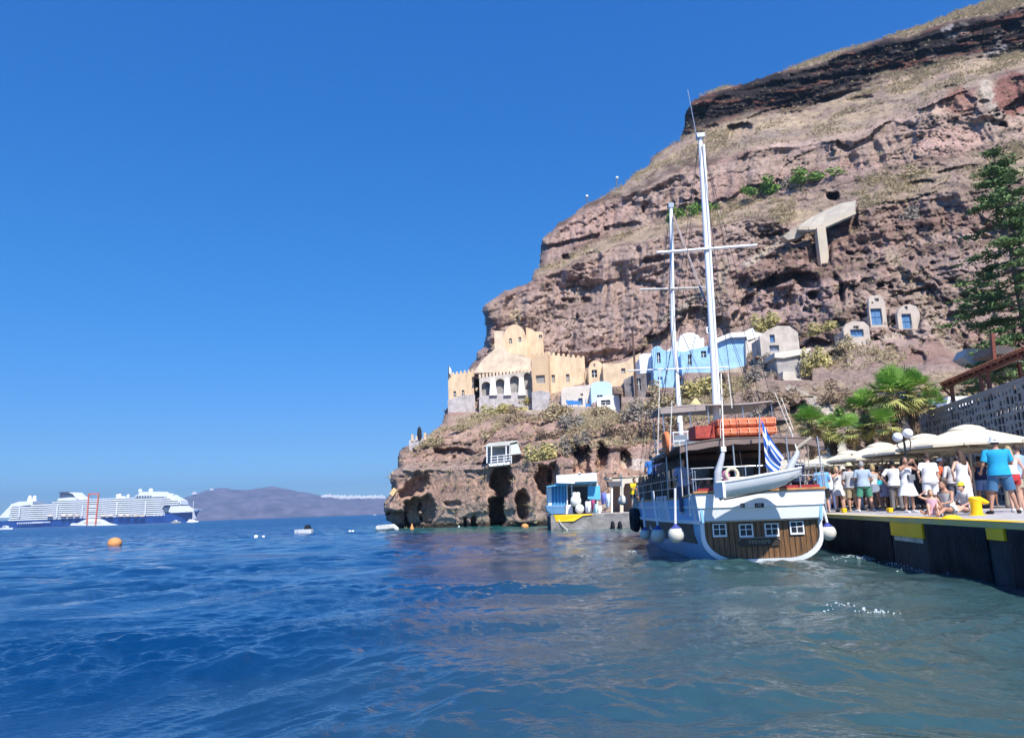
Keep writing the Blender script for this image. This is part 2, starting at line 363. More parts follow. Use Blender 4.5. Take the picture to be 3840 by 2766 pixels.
# ================================================================== CLIFF
K = [  # contours (px, py, distance)
 [(1430,1972,86),(1480,1974,85),(1600,1973,83),(1800,1970,78.5),(2000,1968,74),(2130,1965,70),(2300,1958,66),(2500,1945,62),(2700,1930,58),(3000,1900,54),(3400,1880,50),(3840,1860,47),(4300,1850,47)],
 [(1430,1900,85.5),(1600,1890,82.8),(1800,1885,78.3),(2000,1880,74),(2130,1870,70),(2400,1850,66),(2700,1830,60),(3000,1800,56),(3400,1780,52),(3840,1760,50),(4300,1750,50)],
 [(1430,1765,86.5),(1600,1768,83.6),(1800,1752,79.3),(2000,1740,75),(2130,1730,71),(2400,1720,68),(2700,1700,64),(3000,1680,59),(3400,1660,54),(3840,1640,52),(4300,1640,52)],
 [(1430,1735,88.5),(1600,1738,86.2),(1800,1722,81.6),(2000,1700,76),(2130,1690,73),(2400,1660,70),(2700,1640,66),(3000,1610,60),(3400,1590,56),(3840,1570,54),(4300,1570,54)],
 [(1500,1690,91),(1600,1640,91.5),(1700,1600,92),(1850,1590,89.5),(2000,1580,87),(2200,1570,83),(2400,1540,79),(2700,1510,74),(3000,1500,65),(3200,1490,61),(3500,1450,58),(3840,1420,56),(4300,1400,55)],
 [(1500,1560,112),(1690,1535,112),(1850,1515,106),(2000,1520,102),(2200,1500,94),(2400,1460,88),(2700,1400,82),(3000,1400,73),(3200,1390,69),(3500,1370,64),(3840,1350,62),(4300,1320,60)],
 [(1600,1400,124),(1780,1370,122),(2000,1345,117),(2200,1370,110),(2400,1310,105),(2700,1270,98),(3000,1290,87),(3200,1275,82),(3420,1270,76),(3600,1330,70),(3840,1310,67),(4300,1300,64)],
 [(1750,1150,127),(1900,1085,126),(2000,1045,125),(2200,965,121),(2400,900,117),(2600,860,113),(2800,830,108),(3000,850,103),(3200,800,99),(3500,740,94),(3840,680,88),(4300,620,84)],
 [(1750,1140,131),(1900,1070,131),(2000,1030,131),(2200,935,129),(2400,860,127),(2600,800,124),(2800,770,119),(3000,740,114),(3200,700,110),(3500,640,105),(3840,560,99),(4300,500,94)],
 [(1900,950,138),(2000,890,136),(2200,805,134),(2400,710,132),(2600,640,130),(2800,570,127),(3000,540,124),(3200,520,119),(3500,400,113),(3840,265,107),(4300,100,101)],
 [(2300,640,152),(2430,592,152),(2550,515,152),(2720,440,151),(3000,400,148),(3300,290,143),(3600,225,136),(3840,185,130),(4300,90,120)],
 [(2300,560,156),(2560,400,156),(2650,345,155),(2780,305,155),(3000,250,152),(3200,190,148),(3500,115,142),(3700,55,137),(3840,15,133),(4300,-90,122)],
 [(2300,520,162),(2560,370,162),(2780,285,162),(3000,210,160),(3200,150,157),(3500,75,152),(3840,-25,145),(4300,-150,132)],
]
SIL = [(x*1.693, y*1.693) for x, y in [(870,1162),(855,1150),(848,1130),(850,1112),(862,1095),(868,1080),(862,1062),(866,1046),(880,1034),(880,1002),(905,983),(950,962),(965,950),(980,935),(985,905),(1020,880),(1040,815),(1050,798),(1056,780),(1071,765),(1075,740),(1074,702),(1068,690),(1071,675),(1095,660),(1122,640),(1160,630),(1176,619),(1181,600),(1193,590),(1196,560),(1198,530),(1212,518),(1237,492),(1270,475),(1285,460),(1300,449),(1325,438),(1347,425),(1380,409),(1415,378),(1435,370),(1441,350),(1470,329),(1505,309),(1514,280),(1519,247),(1530,227),(1556,208),(1592,195),(1650,183),(1700,167),(1740,154),(1790,135),(1850,114),(1930,94),(1980,75),(2050,54),(2120,24),(2190,0),(2268,-14),(2560,-95)]]
STEP = 4
gx = np.arange(1424, 4304, STEP, float); gy = np.arange(-160, 2012, STEP, float)
GX, GY = np.meshgrid(gx, gy)
def inpoly(x, y, poly):
    r = np.zeros(x.shape, bool); n = len(poly)
    for i in range(n):
        x0, y0 = poly[i]; x1, y1 = poly[(i+1) % n]
        if y0 == y1: continue
        c = ((y0 > y) != (y1 > y)) & (x < (x1-x0)*(y-y0)/(y1-y0)+x0); r ^= c
    return r
def segdist(x, y, pts):
    r = np.full(x.shape, 1e9)
    for (x0, y0), (x1, y1) in zip(pts[:-1], pts[1:]):
        dx, dy = x1-x0, y1-y0; t = np.clip(((x-x0)*dx+(y-y0)*dy)/(dx*dx+dy*dy+1e-9), 0, 1)
        r = np.minimum(r, np.hypot(x-x0-t*dx, y-y0-t*dy))
    return r
ky = np.array([np.interp(gx, [q[0] for q in c], [q[1] for q in c]) for c in K]); kd = np.array([np.interp(gx, [q[0] for q in c], [q[2] for q in c]) for c in K])
for i in range(1, len(K)): ky[i] = np.minimum(ky[i], ky[i-1]-6)
wob = 30*fbm(gx/150, 0, 0, 4, 4)
D0 = np.zeros_like(GX); B = np.zeros_like(GX)
for j in range(len(gx)):
    yk = (ky[:, j]+[0]+[0]*0 if False else ky[:, j]+wob[j]*np.linspace(0, 1, len(K)))[::-1]
    D0[:, j] = np.interp(gy, yk, kd[::-1, j]); B[:, j] = np.interp(gy, yk, np.arange(len(K))[::-1])
def blur(A, k=3):
    for _ in range(k):
        A[1:-1] = (A[:-2]+2*A[1:-1]+A[2:])/4; A[:, 1:-1] = (A[:, :-2]+2*A[:, 1:-1]+A[:, 2:])/4
    return A
D0 = blur(D0, 4)
# world coordinates of the unrelieved face
RX = _f.x+_r.x*(GX-1920)/F+_u.x*(1383-GY)/F; RY = _f.y+_r.y*(GX-1920)/F+_u.y*(1383-GY)/F; RZ = _f.z+_r.z*(GX-1920)/F+_u.z*(1383-GY)/F
X0 = RX/RY*D0; Z0 = CAMZ+RZ/RY*D0; SX = X0*.95-D0*.4
def band(a, b, s=.25): return np.clip((B-a)/s+.5, 0, 1)*np.clip((b-B)/s+.5, 0, 1)
headl = band(2.7, 4.5)*np.clip((2750-GX)/200, 0, 1)
steep = headl*.75+band(6, 7.2)+band(8.2, 9.1)*.8+band(10, 11)+band(0, 2.4)*.7
grassy = np.clip(band(2.9, 4.6)+band(7.1, 8.1)+band(9.15, 10)+band(11.1, 13), 0, 1)
zt = Z0+.10*SX+1.2*fbm(SX/9, Z0/9, 0, 3, 2)
strata = vn(zt/1.5, SX/26, 0, 21)*.6+vn(zt/.6, SX/12, 0, 22)*.3
lava = band(10, 11.05, .3)
rel = 2.6*fbm(SX/17, Z0/22, 0, 3, 1)*(1-.45*grassy)
calm = np.clip(.55+1.7*fbm(SX/13, Z0/10, 0, 2, 15), .12, 1)
rel += (1.9*np.clip(-ridged(SX/4.2+.5*fbm(SX/6, Z0/6, 0, 2, 6), Z0/19, 0, 3, 3)-.05, -.5, 1))*steep*(1-.6*lava)
rel += 1.1*fbm(SX/1.1+.3*vn(SX/3, Z0/3), Z0/7.5, 0, 3, 13)*steep*(1-.7*lava)*np.clip(.7+1.2*fbm(SX/12, Z0/12, 0, 2, 14), 0, 1)
rel += strata*(.18+1.7*lava+.1*steep)
rel += 1.35*fbm(SX/2.3+.4*vn(SX/2, Z0/2, 0, 71), Z0/2.6+.5*vn(SX/2, Z0/2, 0, 72), 0, 4, 5)*(.22+.20*steep)*calm
bl = np.clip(np.abs(fbm(SX/3.4+.6*vn(SX, Z0), Z0/2.6, 0, 3, 9))*4, 0, 1); rel += (1-bl)**2*.7*(.35+.65*steep)*calm
pit = np.clip(vn(SX/.95, Z0/.75, 0, 61)-.42, 0, 1)*np.clip(vn(SX/7, Z0/6, 0, 62)+.15, 0, 1)*4.5; rel += pit*(.4+.6*steep)*calm*.32
rel += .5*fbm(SX/.62, Z0/.62, 0, 3, 7, .6)*(.45+.3*steep+.8*lava)*(.4+.6*calm)
lq = zt/4.6+.9*fbm(SX/16, Z0/12, 0, 2, 95)+.12*fbm(SX/1.5, Z0/1.5, 0, 2, 96); fr_ = lq-np.floor(lq); rel -= 2.0*fr_**1.6*steep*(1-.4*lava)*np.clip(.25+2.2*fbm(SX/11, Z0/5, 0, 2, 97), 0, 1)
ck = np.abs(fbm(SX/1.9+.5*vn(SX/.8, Z0/.8), Z0/1.7, 0, 3, 91)); rel += np.clip(1-ck*13, 0, 1)*.8*(.25+.75*steep)*np.clip(.5+2*fbm(SX/6, Z0/6, 0, 2, 92), 0, 1)
def worley(u, v, s):
    iu = np.floor(u).astype(np.int64); iv = np.floor(v).astype(np.int64); best = np.full(u.shape, 1e9); off = np.zeros(u.shape); gx_ = np.zeros(u.shape); gz_ = np.zeros(u.shape); z_ = np.zeros_like(iu)
    for a in (-1, 0, 1):
        for b in (-1, 0, 1):
            cu, cv = iu+a, iv+b; pu = cu+_h(cu, cv, z_, s); pv = cv+_h(cu, cv, z_, s+1); d = (u-pu)**2+(v-pv)**2; m_ = d < best
            best = np.where(m_, d, best); h_ = _h(cu, cv, z_, s+2)-.5; off = np.where(m_, h_+(v-pv)*(.9*_h(cu, cv, z_, s+3)-.2)+(u-pu)*(_h(cu, cv, z_, s+4)-.5)*.9, off)
    return off, best
wx_ = .35*fbm(SX/2, Z0/2, 0, 2, 301); w1, _b = worley(SX/3.4+wx_, Z0/4.6+wx_, 310); w2, _b = worley(SX/1.15+wx_, Z0/.95-wx_, 320); w3, _b = worley(SX/9+wx_, Z0/13, 330)
west = np.clip((2900-GX)/350, 0, 1)
rel += grassy*(.42*w2+.55*w1*np.clip(fbm(SX/6, Z0/4, 0, 2, 580)*3, 0, 1)+.22*fbm(SX/.5, Z0/.5, 0, 2, 581))
rel += (2.0*w3+1.1*w1*(.4+.6*calm)*(1-.45*west)+.50*w2*(.25+.75*calm)*(1-.55*west))*(.12+.88*steep)*(1-.35*lava)
def lip(b0, wd, amp, sd): return -amp*np.exp(-((B-b0-.10*fbm(SX/5, 0, 0, 3, sd))/wd)**2)*np.clip(.45+1.4*fbm(SX/6, 1, 0, 3, sd+1), 0, 1.2)
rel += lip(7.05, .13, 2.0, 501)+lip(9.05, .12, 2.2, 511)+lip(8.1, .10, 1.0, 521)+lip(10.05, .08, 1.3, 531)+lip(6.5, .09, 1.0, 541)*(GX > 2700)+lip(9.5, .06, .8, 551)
fl = vn(SX/.85+.5*vn(SX/3, Z0/5), Z0/9, 0, 561)*.55+vn(SX/.35, Z0/5, 0, 562)*.25; rel += fl*(band(6.1, 6.95)+band(8.25, 8.95))*west*1.1
low = band(-.5, 1.9, .5)*np.clip((2500-GX)/160, 0, 1)                              # sea-worn smooth rock of the headland
rel = rel*(1-.72*low)+low*(-.3+.8*fbm(SX/6, Z0/9, 0, 2, 41)+.8*np.clip(-ridged(SX/4.5, Z0/20, 0, 2, 43), -.3, 1))
# hollows: (px, py, rx, ry, depth, kind)
def hollow(cx, cy, rx, ry, dep, tilt=0, p=4, flat=False):
    global rel
    u = (GX-cx)/rx; v = (GY-cy-tilt*(GX-cx))/ry; n_ = .34*fbm(GX/26, GY/26, 0, 3, int(cx)); p = 2.3 if cy > 1600 or cx > 2800 else p
    q = (np.abs(u)**p+np.abs(v)**p)**(1/p)+n_
    rel = rel+dep*np.clip((1-q)*4.5, 0, 1)
OVER = [(1740,1748,150,18,-.4,-.02),(1560,1755,70,14,-.4,0),(1700,1700,75,24,2.2,.02),(1535,1700,26,20,1.0,0)]
HOL = [(1492,1948,46,40,6,0),(1548,1925,34,62,4,0),(1605,1915,34,56,3.2,0),(1865,1920,32,62,8,0),(1880,1800,44,70,5,0),(1745,1956,9,20,2,0),(1778,1952,13,24,2.2,0),(1700,1888,34,12,.9,0),(1700,1900,22,16,-.3,0),
 (1960,1890,26,60,3.5,.1),(1455,1745,30,14,3,0),(1560,1822,60,34,1.8,-.5),(2258,1705,26,60,5,0),(2185,1735,34,75,4.5,0),(2345,1722,24,42,3,0),(2040,1800,34,60,3.5,0),(2140,1690,40,34,2,0),(2075,1780,22,60,2,0),
 (2905,1052,95,22,3.2,-.28),(3028,1048,46,36,3.5,.3),(3046,1106,20,20,2.5,0),(2975,1120,130,60,1.3,0),(2790,1100,40,60,1.6,0),(3140,1085,22,60,1.8,.9),(3160,1110,12,50,1.8,0),
 (3125,735,24,17,7,0),(2772,482,52,22,4,-.15),(3060,870,95,40,3.5,-.3),(3078,935,34,75,3.2,0),(2222,970,32,26,2.2,0),(2122,965,17,13,2,0),(2412,785,8,16,1.5,0),(2130,1128,26,10,1.6,0),(2198,1128,20,14,1.6,.2),
 (3140,1350,52,42,3.2,0),(3440,1340,36,30,2,.4),(3340,1310,30,22,1.5,.3),(2990,1560,40,60,2.5,0),(2690,1420,28,26,3,0),(2440,1090,60,40,1.6,.4),(2170,840,22,60,.9,0),(2260,800,14,40,1,0),(2100,1120,16,60,.9,0),
 (3270,1000,22,12,1.4,.2),(3300,1068,15,9,1.6,0),(3340,1075,12,9,1.6,0),(3225,1180,14,10,1.6,0),(3190,950,20,10,1.4,.2),(3600,640,90,16,1.6,-.12),(3450,690,60,14,1.6,-.15),(3760,470,16,14,2,0),(3790,100,40,22,2.4,-.2),
 (2900,420,90,13,1.6,-.25),(3150,360,80,14,1.8,-.25),(3300,270,80,14,1.8,-.25),(3450,250,90,12,1.5,-.2),(3000,370,60,12,1.5,-.25),(3650,150,60,12,1.6,-.2),(2700,380,40,12,1.2,-.25),(3560,330,30,10,1.4,-.2),(3230,370,60,10,1.5,-.15),(2480,970,70,13,1.5,-.1),(2330,850,90,12,1.4,-.15),(2010,700,0.1,1,0,0)]
for h_ in OVER+HOL: hollow(*h_)
D = D0+rel
# ------ building sites: (px0,px1,py0,py1, distance of the front wall)
SITES = {'lookout': (2990,3216,744,850,101.5), 'castle': (1676,1800,1385,1545,109), 'arcade': (1796,1994,1385,1540,105), 'upper': (1776,1990,1290,1400,107.5), 'church': (1850,1980,1212,1345,112), 'annex': (1975,2050,1235,1330,113.5),
 'tower': (1990,2056,1322,1540,102.5), 'tanwall': (2053,2202,1330,1470,103), 'domehouse': (2204,2262,1348,1440,101.5), 'tanwall2': (2258,2402,1355,1450,100), 'pale': (2100,2218,1445,1525,96),
 'vault': (2213,2298,1428,1512,94.5), 'terrace': (2236,2325,1478,1545,92), 'ruin': (2338,2445,1400,1490,92), 'white': (2395,2450,1320,1400,93), 'blue1': (2440,2560,1296,1456,90), 'blue2': (2550,2800,1240,1400,88.5),
 'rubble': (2845,2995,1218,1325,79.5), 'retain': (2905,3042,1300,1425,75), 'cave1': (3255,3330,1105,1225,80.2), 'cave2': (3360,3450,1140,1236,78.3), 'cave3': (3160,3262,1198,1268,78)}
for k_, (x0, x1, y0, y1, d_) in SITES.items():
    m_ = (GX > x0-4) & (GX < x1+4) & (GY > y0-2) & (GY < y1)
    D = np.where(m_, np.maximum(D, d_+.7), D)
    # bring the ground just below the wall forward to its foot
    fy = (0 if k_ == 'lookout' else 1)*np.clip(1-np.abs(GY-(y1+14))/26, 0, 1)*((GX > x0-16) & (GX < x1+16)); D = D*(1-fy)+np.minimum(D, d_+.1)*fy
m_ = (GX > 3025) & (GX < 3120) & (GY >= 848) & (GY < 985); D = np.where(m_, np.maximum(D, 98.6), D); m_ = (GX > 2950) & (GX < 3200) & (GY >= 846) & (GY < 900-(GX-3000)*.2); D = np.where(m_, np.maximum(D, 100.5), D)
sd_ = segdist(GX, GY, SIL); D = D+np.where(sd_ < 26, (1-sd_/26)**2*7, 0)
jx = 5*fbm(GX/22, GY/22, 0, 3, 31)
poly = SIL+[(4400, -150), (4400, 2100), (1473, 2100)]
inside = inpoly(GX+jx, GY+5*fbm(GX/22, GY/22, 0, 3, 32), poly)
TX = RX/RY*D; TY = D.copy(); TZ = CAMZ+RZ/RY*D
inside &= TZ > -1.6
def TP(px, py):
    j = int(np.clip(round((px-gx[0])/STEP), 0, len(gx)-1)); i = int(np.clip(round((py-gy[0])/STEP), 0, len(gy)-1))
    return Vector((TX[i, j], TY[i, j], TZ[i, j]))
def terrain():
    idx = -np.ones(GX.shape, int); idx[inside] = np.arange(inside.sum())
    V = np.stack([TX[inside], TY[inside], TZ[inside]], -1)
    ok = inside[:-1, :-1] & inside[1:, :-1] & inside[:-1, 1:] & inside[1:, 1:]
    a, b, c, d = idx[:-1, :-1][ok], idx[:-1, 1:][ok], idx[1:, 1:][ok], idx[1:, :-1][ok]
    Fa = np.stack([a, d, c, b], -1)
    # close the back of the hill: boundary edges run back and down behind the ridge
    E = np.concatenate([Fa[:, [0, 1]], Fa[:, [1, 2]], Fa[:, [2, 3]], Fa[:, [3, 0]]]); key = np.sort(E, 1); kk = key[:, 0]*10**7+key[:, 1]
    u, inv, cnt = np.unique(kk, return_inverse=True, return_counts=True); be = E[cnt[inv] == 1]
    bv = np.unique(be); mp = {v: i+len(V) for i, v in enumerate(bv)}
    Bk = V[bv].copy(); Bk[:, 1] += 45; Bk[:, 0] += 16; Bk[:, 2] = np.maximum(Bk[:, 2]*.93-3, -2)
    F2 = np.array([[e[1], e[0], mp[e[0]], mp[e[1]]] for e in be])
    V2 = np.concatenate([V, Bk]); Fa = np.concatenate([Fa, F2])
    # rock colours (what the rock itself is made of)
    def rgb(*c): return np.array(c)
    n1 = fbm(SX/7, Z0/7, 0, 4, 51)[..., None]; n2 = fbm(SX/1.3, Z0/1.3, 0, 3, 52)[..., None]; n3 = fbm(SX/14, Z0/5, 0, 3, 53)
    C = rgb(.345, .262, .222)*(1+.22*n1+.20*n2)
    def put(C, m, col, v=.25): return C*(1-m[..., None])+(rgb(*col)*(1+v*n1+v*n2))*m[..., None]
    sm = lambda x, a, b: np.clip((x-a)/(b-a), 0, 1)
    C = put(C, sm(n3, .05, .35)*.5*(1-grassy), (.24, .135, .115))                 # red-brown patches
    C = put(C, sm(fbm(SX/9, Z0/4, 0, 3, 57), .12, .4)*.55*(1-grassy), (.40, .31, .29))    # greyer, paler tuff
    C = put(C, headl*.6, (.40, .255, .215)); C = put(C, grassy*(1-.75*headl)*sm(n1[..., 0]+n2[..., 0], -.55, .15)*.85, (.34, .275, .19))       # dusty slopes under dry grass
    sb = vn(zt/1.3, SX/40, 0, 401)+.5*vn(zt/.45, SX/25, 0, 402); C = C*(1+.30*np.clip(sb, -1, 1)*(.25+.75*steep)*(1-lava))[..., None]; C = put(C, sm(sb, .45, .8)*steep*.5, (.40, .30, .24)); C = put(C, sm(-sb, .5, .85)*steep*.55, (.17, .11, .09))
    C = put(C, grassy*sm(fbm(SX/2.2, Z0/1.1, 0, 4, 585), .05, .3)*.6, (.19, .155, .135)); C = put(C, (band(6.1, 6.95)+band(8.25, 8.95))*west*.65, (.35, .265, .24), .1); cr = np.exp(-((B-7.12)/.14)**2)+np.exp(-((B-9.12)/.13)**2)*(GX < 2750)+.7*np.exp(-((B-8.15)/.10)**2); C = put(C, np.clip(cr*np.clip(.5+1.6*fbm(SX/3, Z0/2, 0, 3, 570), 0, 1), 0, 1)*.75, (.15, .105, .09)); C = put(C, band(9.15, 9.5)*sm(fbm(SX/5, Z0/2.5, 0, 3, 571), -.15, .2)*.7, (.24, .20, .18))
    C = put(C, lava, (.042, .033, .033), .5); C = put(C, lava*sm(fbm(SX/6, zt/1.4, 0, 3, 54), .18, .35)*.8, (.17, .075, .055)); C = put(C, lava*sm(fbm(SX/4, Z0/5, 0, 3, 58), .34, .5)*sm(GX, 3300, 3500)*.7, (.30, .28, .28))
    cap = band(9.02, 9.5, .1)*np.clip((2800-GX)/200, 0, 1)*.7*np.clip(.5+2*fbm(SX/2, Z0/2, 0, 2, 9), 0, 1); C = put(C, cap, (.15, .10, .085))
    C = put(C, low, (.43, .29, .225), .14); C = put(C, low*sm(Z0, 3.2, .9)*.7, (.45, .38, .33), .12); C = put(C, low*sm(Z0, .75, .35), (.10, .085, .07), .2)
    C = put(C, band(1.8, 3.0, .3)*(GX < 2000)*.6, (.36, .28, .24))
    def blob(cx, cy, rx, ry, t=0): return np.clip((1-np.hypot((GX-cx)/rx, (GY-cy-t*(GX-cx))/ry)+.25*fbm(GX/20, GY/20, 0, 3, 5))*4, 0, 1)
    C = put(C, blob(3560, 530, 150, 62, -.1)*.8, (.46, .32, .28), .1)              # pale pink fall below the lava
    C = put(C, blob(3710, 380, 60, 110, -.2)*sm(fbm(SX/1.1, Z0/5, 0, 3, 77), -.1, .2), (.42, .37, .31)); C = put(C, blob(3800, 350, 90, 90), (.26, .13, .11))
    C = put(C, blob(3600, 380, 70, 60)*.7, (.26, .13, .10))
    C = put(C, blob(2980, 1130, 190, 95)*.75, (.36, .27, .26), .08); C = put(C, blob(2230, 830, 170, 60, -.4)*.65, (.40, .28, .25), .1); C = put(C, blob(1935, 1200, 26, 60)*.7, (.52, .40, .26))
    def stroke(pts, wd, col, s=1.0):
        nonlocal C
        m = np.clip((wd-segdist(GX+jx, GY, pts))/3+.5, 0, 1)*s; C = put(C, m, col, .08)
    stroke([(3335, 950), (3420, 1080), (3500, 1200), (3560, 1290), (3640, 1340)], 22, (.34, .27, .215)); stroke([(2660, 1140), (2700, 1080), (2720, 980)], 16, (.42, .36, .27), .6)
    stroke([(3050, 1500), (3140, 1560), (3260, 1640)], 18, (.50, .45, .38)); stroke([(2960, 1455), (3060, 1500)], 12, (.47, .42, .35)); stroke([(2800, 990), (2980, 870), (3040, 835)], 12, (.44, .39, .32), .8)
    stroke([(2480, 1200), (2560, 1160), (2640, 1080)], 14, (.30, .28, .24), .7); stroke([(3040, 1330), (3180, 1290), (3300, 1268), (3440, 1245)], 7, (.46, .41, .33), .8)
    stroke([(1990, 1540), (2120, 1545), (2200, 1530)], 14, (.45, .39, .33), .6); stroke([(2350, 1735), (2440, 1745)], 22, (.50, .45, .40), .8)
    C = np.clip(C, .012, .8)
    CC = C[inside]; CC = np.concatenate([CC, CC[bv]])
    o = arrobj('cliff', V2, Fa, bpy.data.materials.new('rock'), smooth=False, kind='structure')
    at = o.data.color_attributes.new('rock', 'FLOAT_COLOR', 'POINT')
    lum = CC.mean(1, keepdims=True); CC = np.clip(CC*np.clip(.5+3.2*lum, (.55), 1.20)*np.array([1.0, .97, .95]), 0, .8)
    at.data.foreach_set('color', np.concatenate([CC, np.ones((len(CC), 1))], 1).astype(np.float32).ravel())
    m = o.data.materials[0]; m.use_nodes = True; n = m.node_tree.nodes; l = m.node_tree.links; b = n['Principled BSDF']; b.inputs['Roughness'].default_value = .95; b.inputs['Specular IOR Level'].default_value = .15
    va = n.new('ShaderNodeAttribute'); va.attribute_name = 'rock'; tc = n.new('ShaderNodeTexCoord')
    n1_ = n.new('ShaderNodeTexNoise'); n1_.inputs['Scale'].default_value = 1.6; n1_.inputs['Detail'].default_value = 8; n1_.inputs['Roughness'].default_value = .7; l.new(tc.outputs['Object'], n1_.inputs[0])
    rp = n.new('ShaderNodeValToRGB'); rp.color_ramp.elements[0].position = .32; rp.color_ramp.elements[0].color = (.62, .60, .60, 1); rp.color_ramp.elements[1].position = .68; rp.color_ramp.elements[1].color = (1.28, 1.25, 1.2, 1); l.new(n1_.outputs['Fac'], rp.inputs[0])
    mx = n.new('ShaderNodeMix'); mx.data_type = 'RGBA'; mx.blend_type = 'MULTIPLY'; mx.inputs[0].default_value = 1; l.new(va.outputs['Color'], mx.inputs[6]); l.new(rp.outputs[0], mx.inputs[7]); l.new(mx.outputs[2], b.inputs['Base Color'])
    n2_ = n.new('ShaderNodeTexNoise'); n2_.inputs['Scale'].default_value = 2.2; n2_.inputs['Detail'].default_value = 9; n2_.inputs['Roughness'].default_value = .68; l.new(tc.outputs['Object'], n2_.inputs[0])
    vo = n.new('ShaderNodeTexVoronoi'); vo.feature = 'DISTANCE_TO_EDGE'; vo.inputs['Scale'].default_value = 1.1; vo.inputs['Randomness'].default_value = 1
    n3_ = n.new('ShaderNodeVectorMath'); n3_.operation = 'MULTIPLY_ADD'; n3_.inputs[1].default_value = (1.1, 1.1, 1.1); l.new(n2_.outputs['Color'], n3_.inputs[0]); l.new(tc.outputs['Object'], n3_.inputs[2]); l.new(n3_.outputs[0], vo.inputs[0])
    cl = n.new('ShaderNodeMath'); cl.operation = 'MINIMUM'; cl.inputs[1].default_value = .09; l.new(vo.outputs['Distance'], cl.inputs[0])
    ad = n.new('ShaderNodeMath'); ad.operation = 'MULTIPLY_ADD'; ad.inputs[1].default_value = 1.0; l.new(cl.outputs[0], ad.inputs[0]); l.new(n2_.outputs['Fac'], ad.inputs[2])
    bp = n.new('ShaderNodeBump'); bp.inputs['Strength'].default_value = 1.0; bp.inputs['Distance'].default_value = .45; l.new(ad.outputs[0], bp.inputs['Height']); l.new(bp.outputs[0], b.inputs['Normal'])
terrain()
# ------------------------------------------------------------------ far island with its white town on the rim
def island():
    xs = np.arange(560, 1600, 4.0); d0 = 4000
    rp = [(560,1905),(640,1882),(669,1871),(700,1864),(728,1854),(760,1842),(796,1833),(820,1829),(848,1830),(897,1837),(948,1834),(990,1826),(1016,1823),(1050,1828),(1083,1834),(1120,1842),(1152,1847),(1202,1856),(1270,1864),(1355,1865),(1439,1864),(1520,1863),(1600,1860)]
    ry = np.interp(xs, [a for a, b in rp], [b for a, b in rp]); V = []; rows = 46
    base = [G(x, 1909-(x-1920)*.0357+1.2) for x in xs]
    for i in range(rows+2):
        t = min(i/rows, 1)
        for j, x in enumerate(xs):
            d = d0+420*t**1.3; top = P(x, ry[j]+1.5*vn(x/14, 0, 0, 3), d0+420)
            X = P(x, ry[j], d).x; Z = top.z*t**.8
            rel_ = float(26*vn(X/120, Z/60, 0, 5)+12*vn(X/40, Z/30, 0, 6))*math.sin(math.pi*min(t, .98))
            if i > rows: d += 600; Z -= 60
            V.append((X*(d+rel_)/d, d+rel_*2.2, Z+(rel_*.25 if i <= rows else 0) if i else -2))
    n = len(xs); i, j = np.meshgrid(np.arange(rows+1), np.arange(n-1), indexing='ij'); a = i*n+j
    Fa = np.stack([a, a+1, a+n+1, a+n], -1).reshape(-1, 4)
    arrobj('hills', V, Fa, mk('island_rock_hazed', (.155, .125, .165), .95, .35, .012, .6, bscale=.03, stretch=(1, 1, 2.5)), smooth=True, kind='structure')  # blue-violet of the distance haze is mixed into the rock colour
    wm = mk('far_white', (.8, .8, .78), .8, .05, .05, 0); g = random.Random(4); protos = []
    for k in range(3):
        m = MB(); s_ = (9, 12, 15)[k]; m.box((-s_, -8, 0), (s_, 8, (11, 14, 10)[k]))
        if k == 1: m.lathe((0, 0, 14), [(6, 0), (5, 3), (3, 5), (.3, 6)], 10)
        if k == 2: m.box((-6, -6, 10), (4, 6, 17))
        o = m.build('white_house', wm, kind='thing'); del o['kind']; protos.append(o)
    xs_ = [1236+i*4.6+g.uniform(-1.5, 1.5) for i in range(46)]+[1226, 1218, 802, 735, 738]
    for i, x in enumerate(xs_):
        o = protos[i] if i < 3 else protos[i % 3].copy()
        if i >= 3: COL.objects.link(o)
        y = float(np.interp(x, [a for a, b in rp], [b for a, b in rp])); p = P(x, y+(1.5 if g.random() < .6 else 4.5), 4395)
        o.location = (p.x, 4385-(p.y-4385)*0-g.uniform(0, 20), p.z-3)
        tag(o, 'tiny white house on the rim of the distant island', 'house', 'white houses along the distant island rim')
island()

def haze():
    m = bpy.data.materials.new('haze'); m.use_nodes = True; n = m.node_tree.nodes; n.remove(n['Principled BSDF'])
    v = n.new('ShaderNodeVolumePrincipled'); v.inputs['Color'].default_value = (.44, .70, 1, 1); v.inputs['Density'].default_value = HAZE; v.inputs['Anisotropy'].default_value = .25
    m.node_tree.links.new(v.outputs[0], n['Material Output'].inputs['Volume'])
    q = MB().box((-5200, -2500, -3.2), (5200, 6200, 260)); q.build('haze', m, kind='stuff')
HAZE = 1.9e-4
haze()
# ================================================================== CLIFF-SIDE BUILDINGS
TAN = mk('tan_plaster', (.72, .535, .345), .9, .20, 1.1, .4, bscale=6, stretch=(1, 1, .45)); TAN2 = mk('peach_plaster', (.71, .56, .41), .9, .20, .9, .3, bscale=5)
GREYS = mk('grey_stone', (.50, .46, .45), .95, .25, 1.2, .6, bscale=4); PALE = mk('pale_plaster', (.66, .59, .51), .95, .14, .6, .4, bscale=5)
WHITE = mk('whitewash', (.84, .84, .84), .8, .05, .4, .15, bscale=5); BLUE = mk('blue_wash', (.34, .58, .86), .85, .18, 1.0, .3, bscale=5); BLUE2 = mk('light_blue_wash', (.50, .66, .84), .85, .10, .4, .2, bscale=5)
DARK = mk('dark_glass', (.03, .035, .045), .25, .2, 1, 0); DOORB = mk('blue_door', (.09, .22, .42), .6, .15, 3, .1, stretch=(4, 4, 1)); WOOD = mk('brown_wood', (.13, .07, .045), .7, .3, 3, .2, stretch=(1, 1, 6))
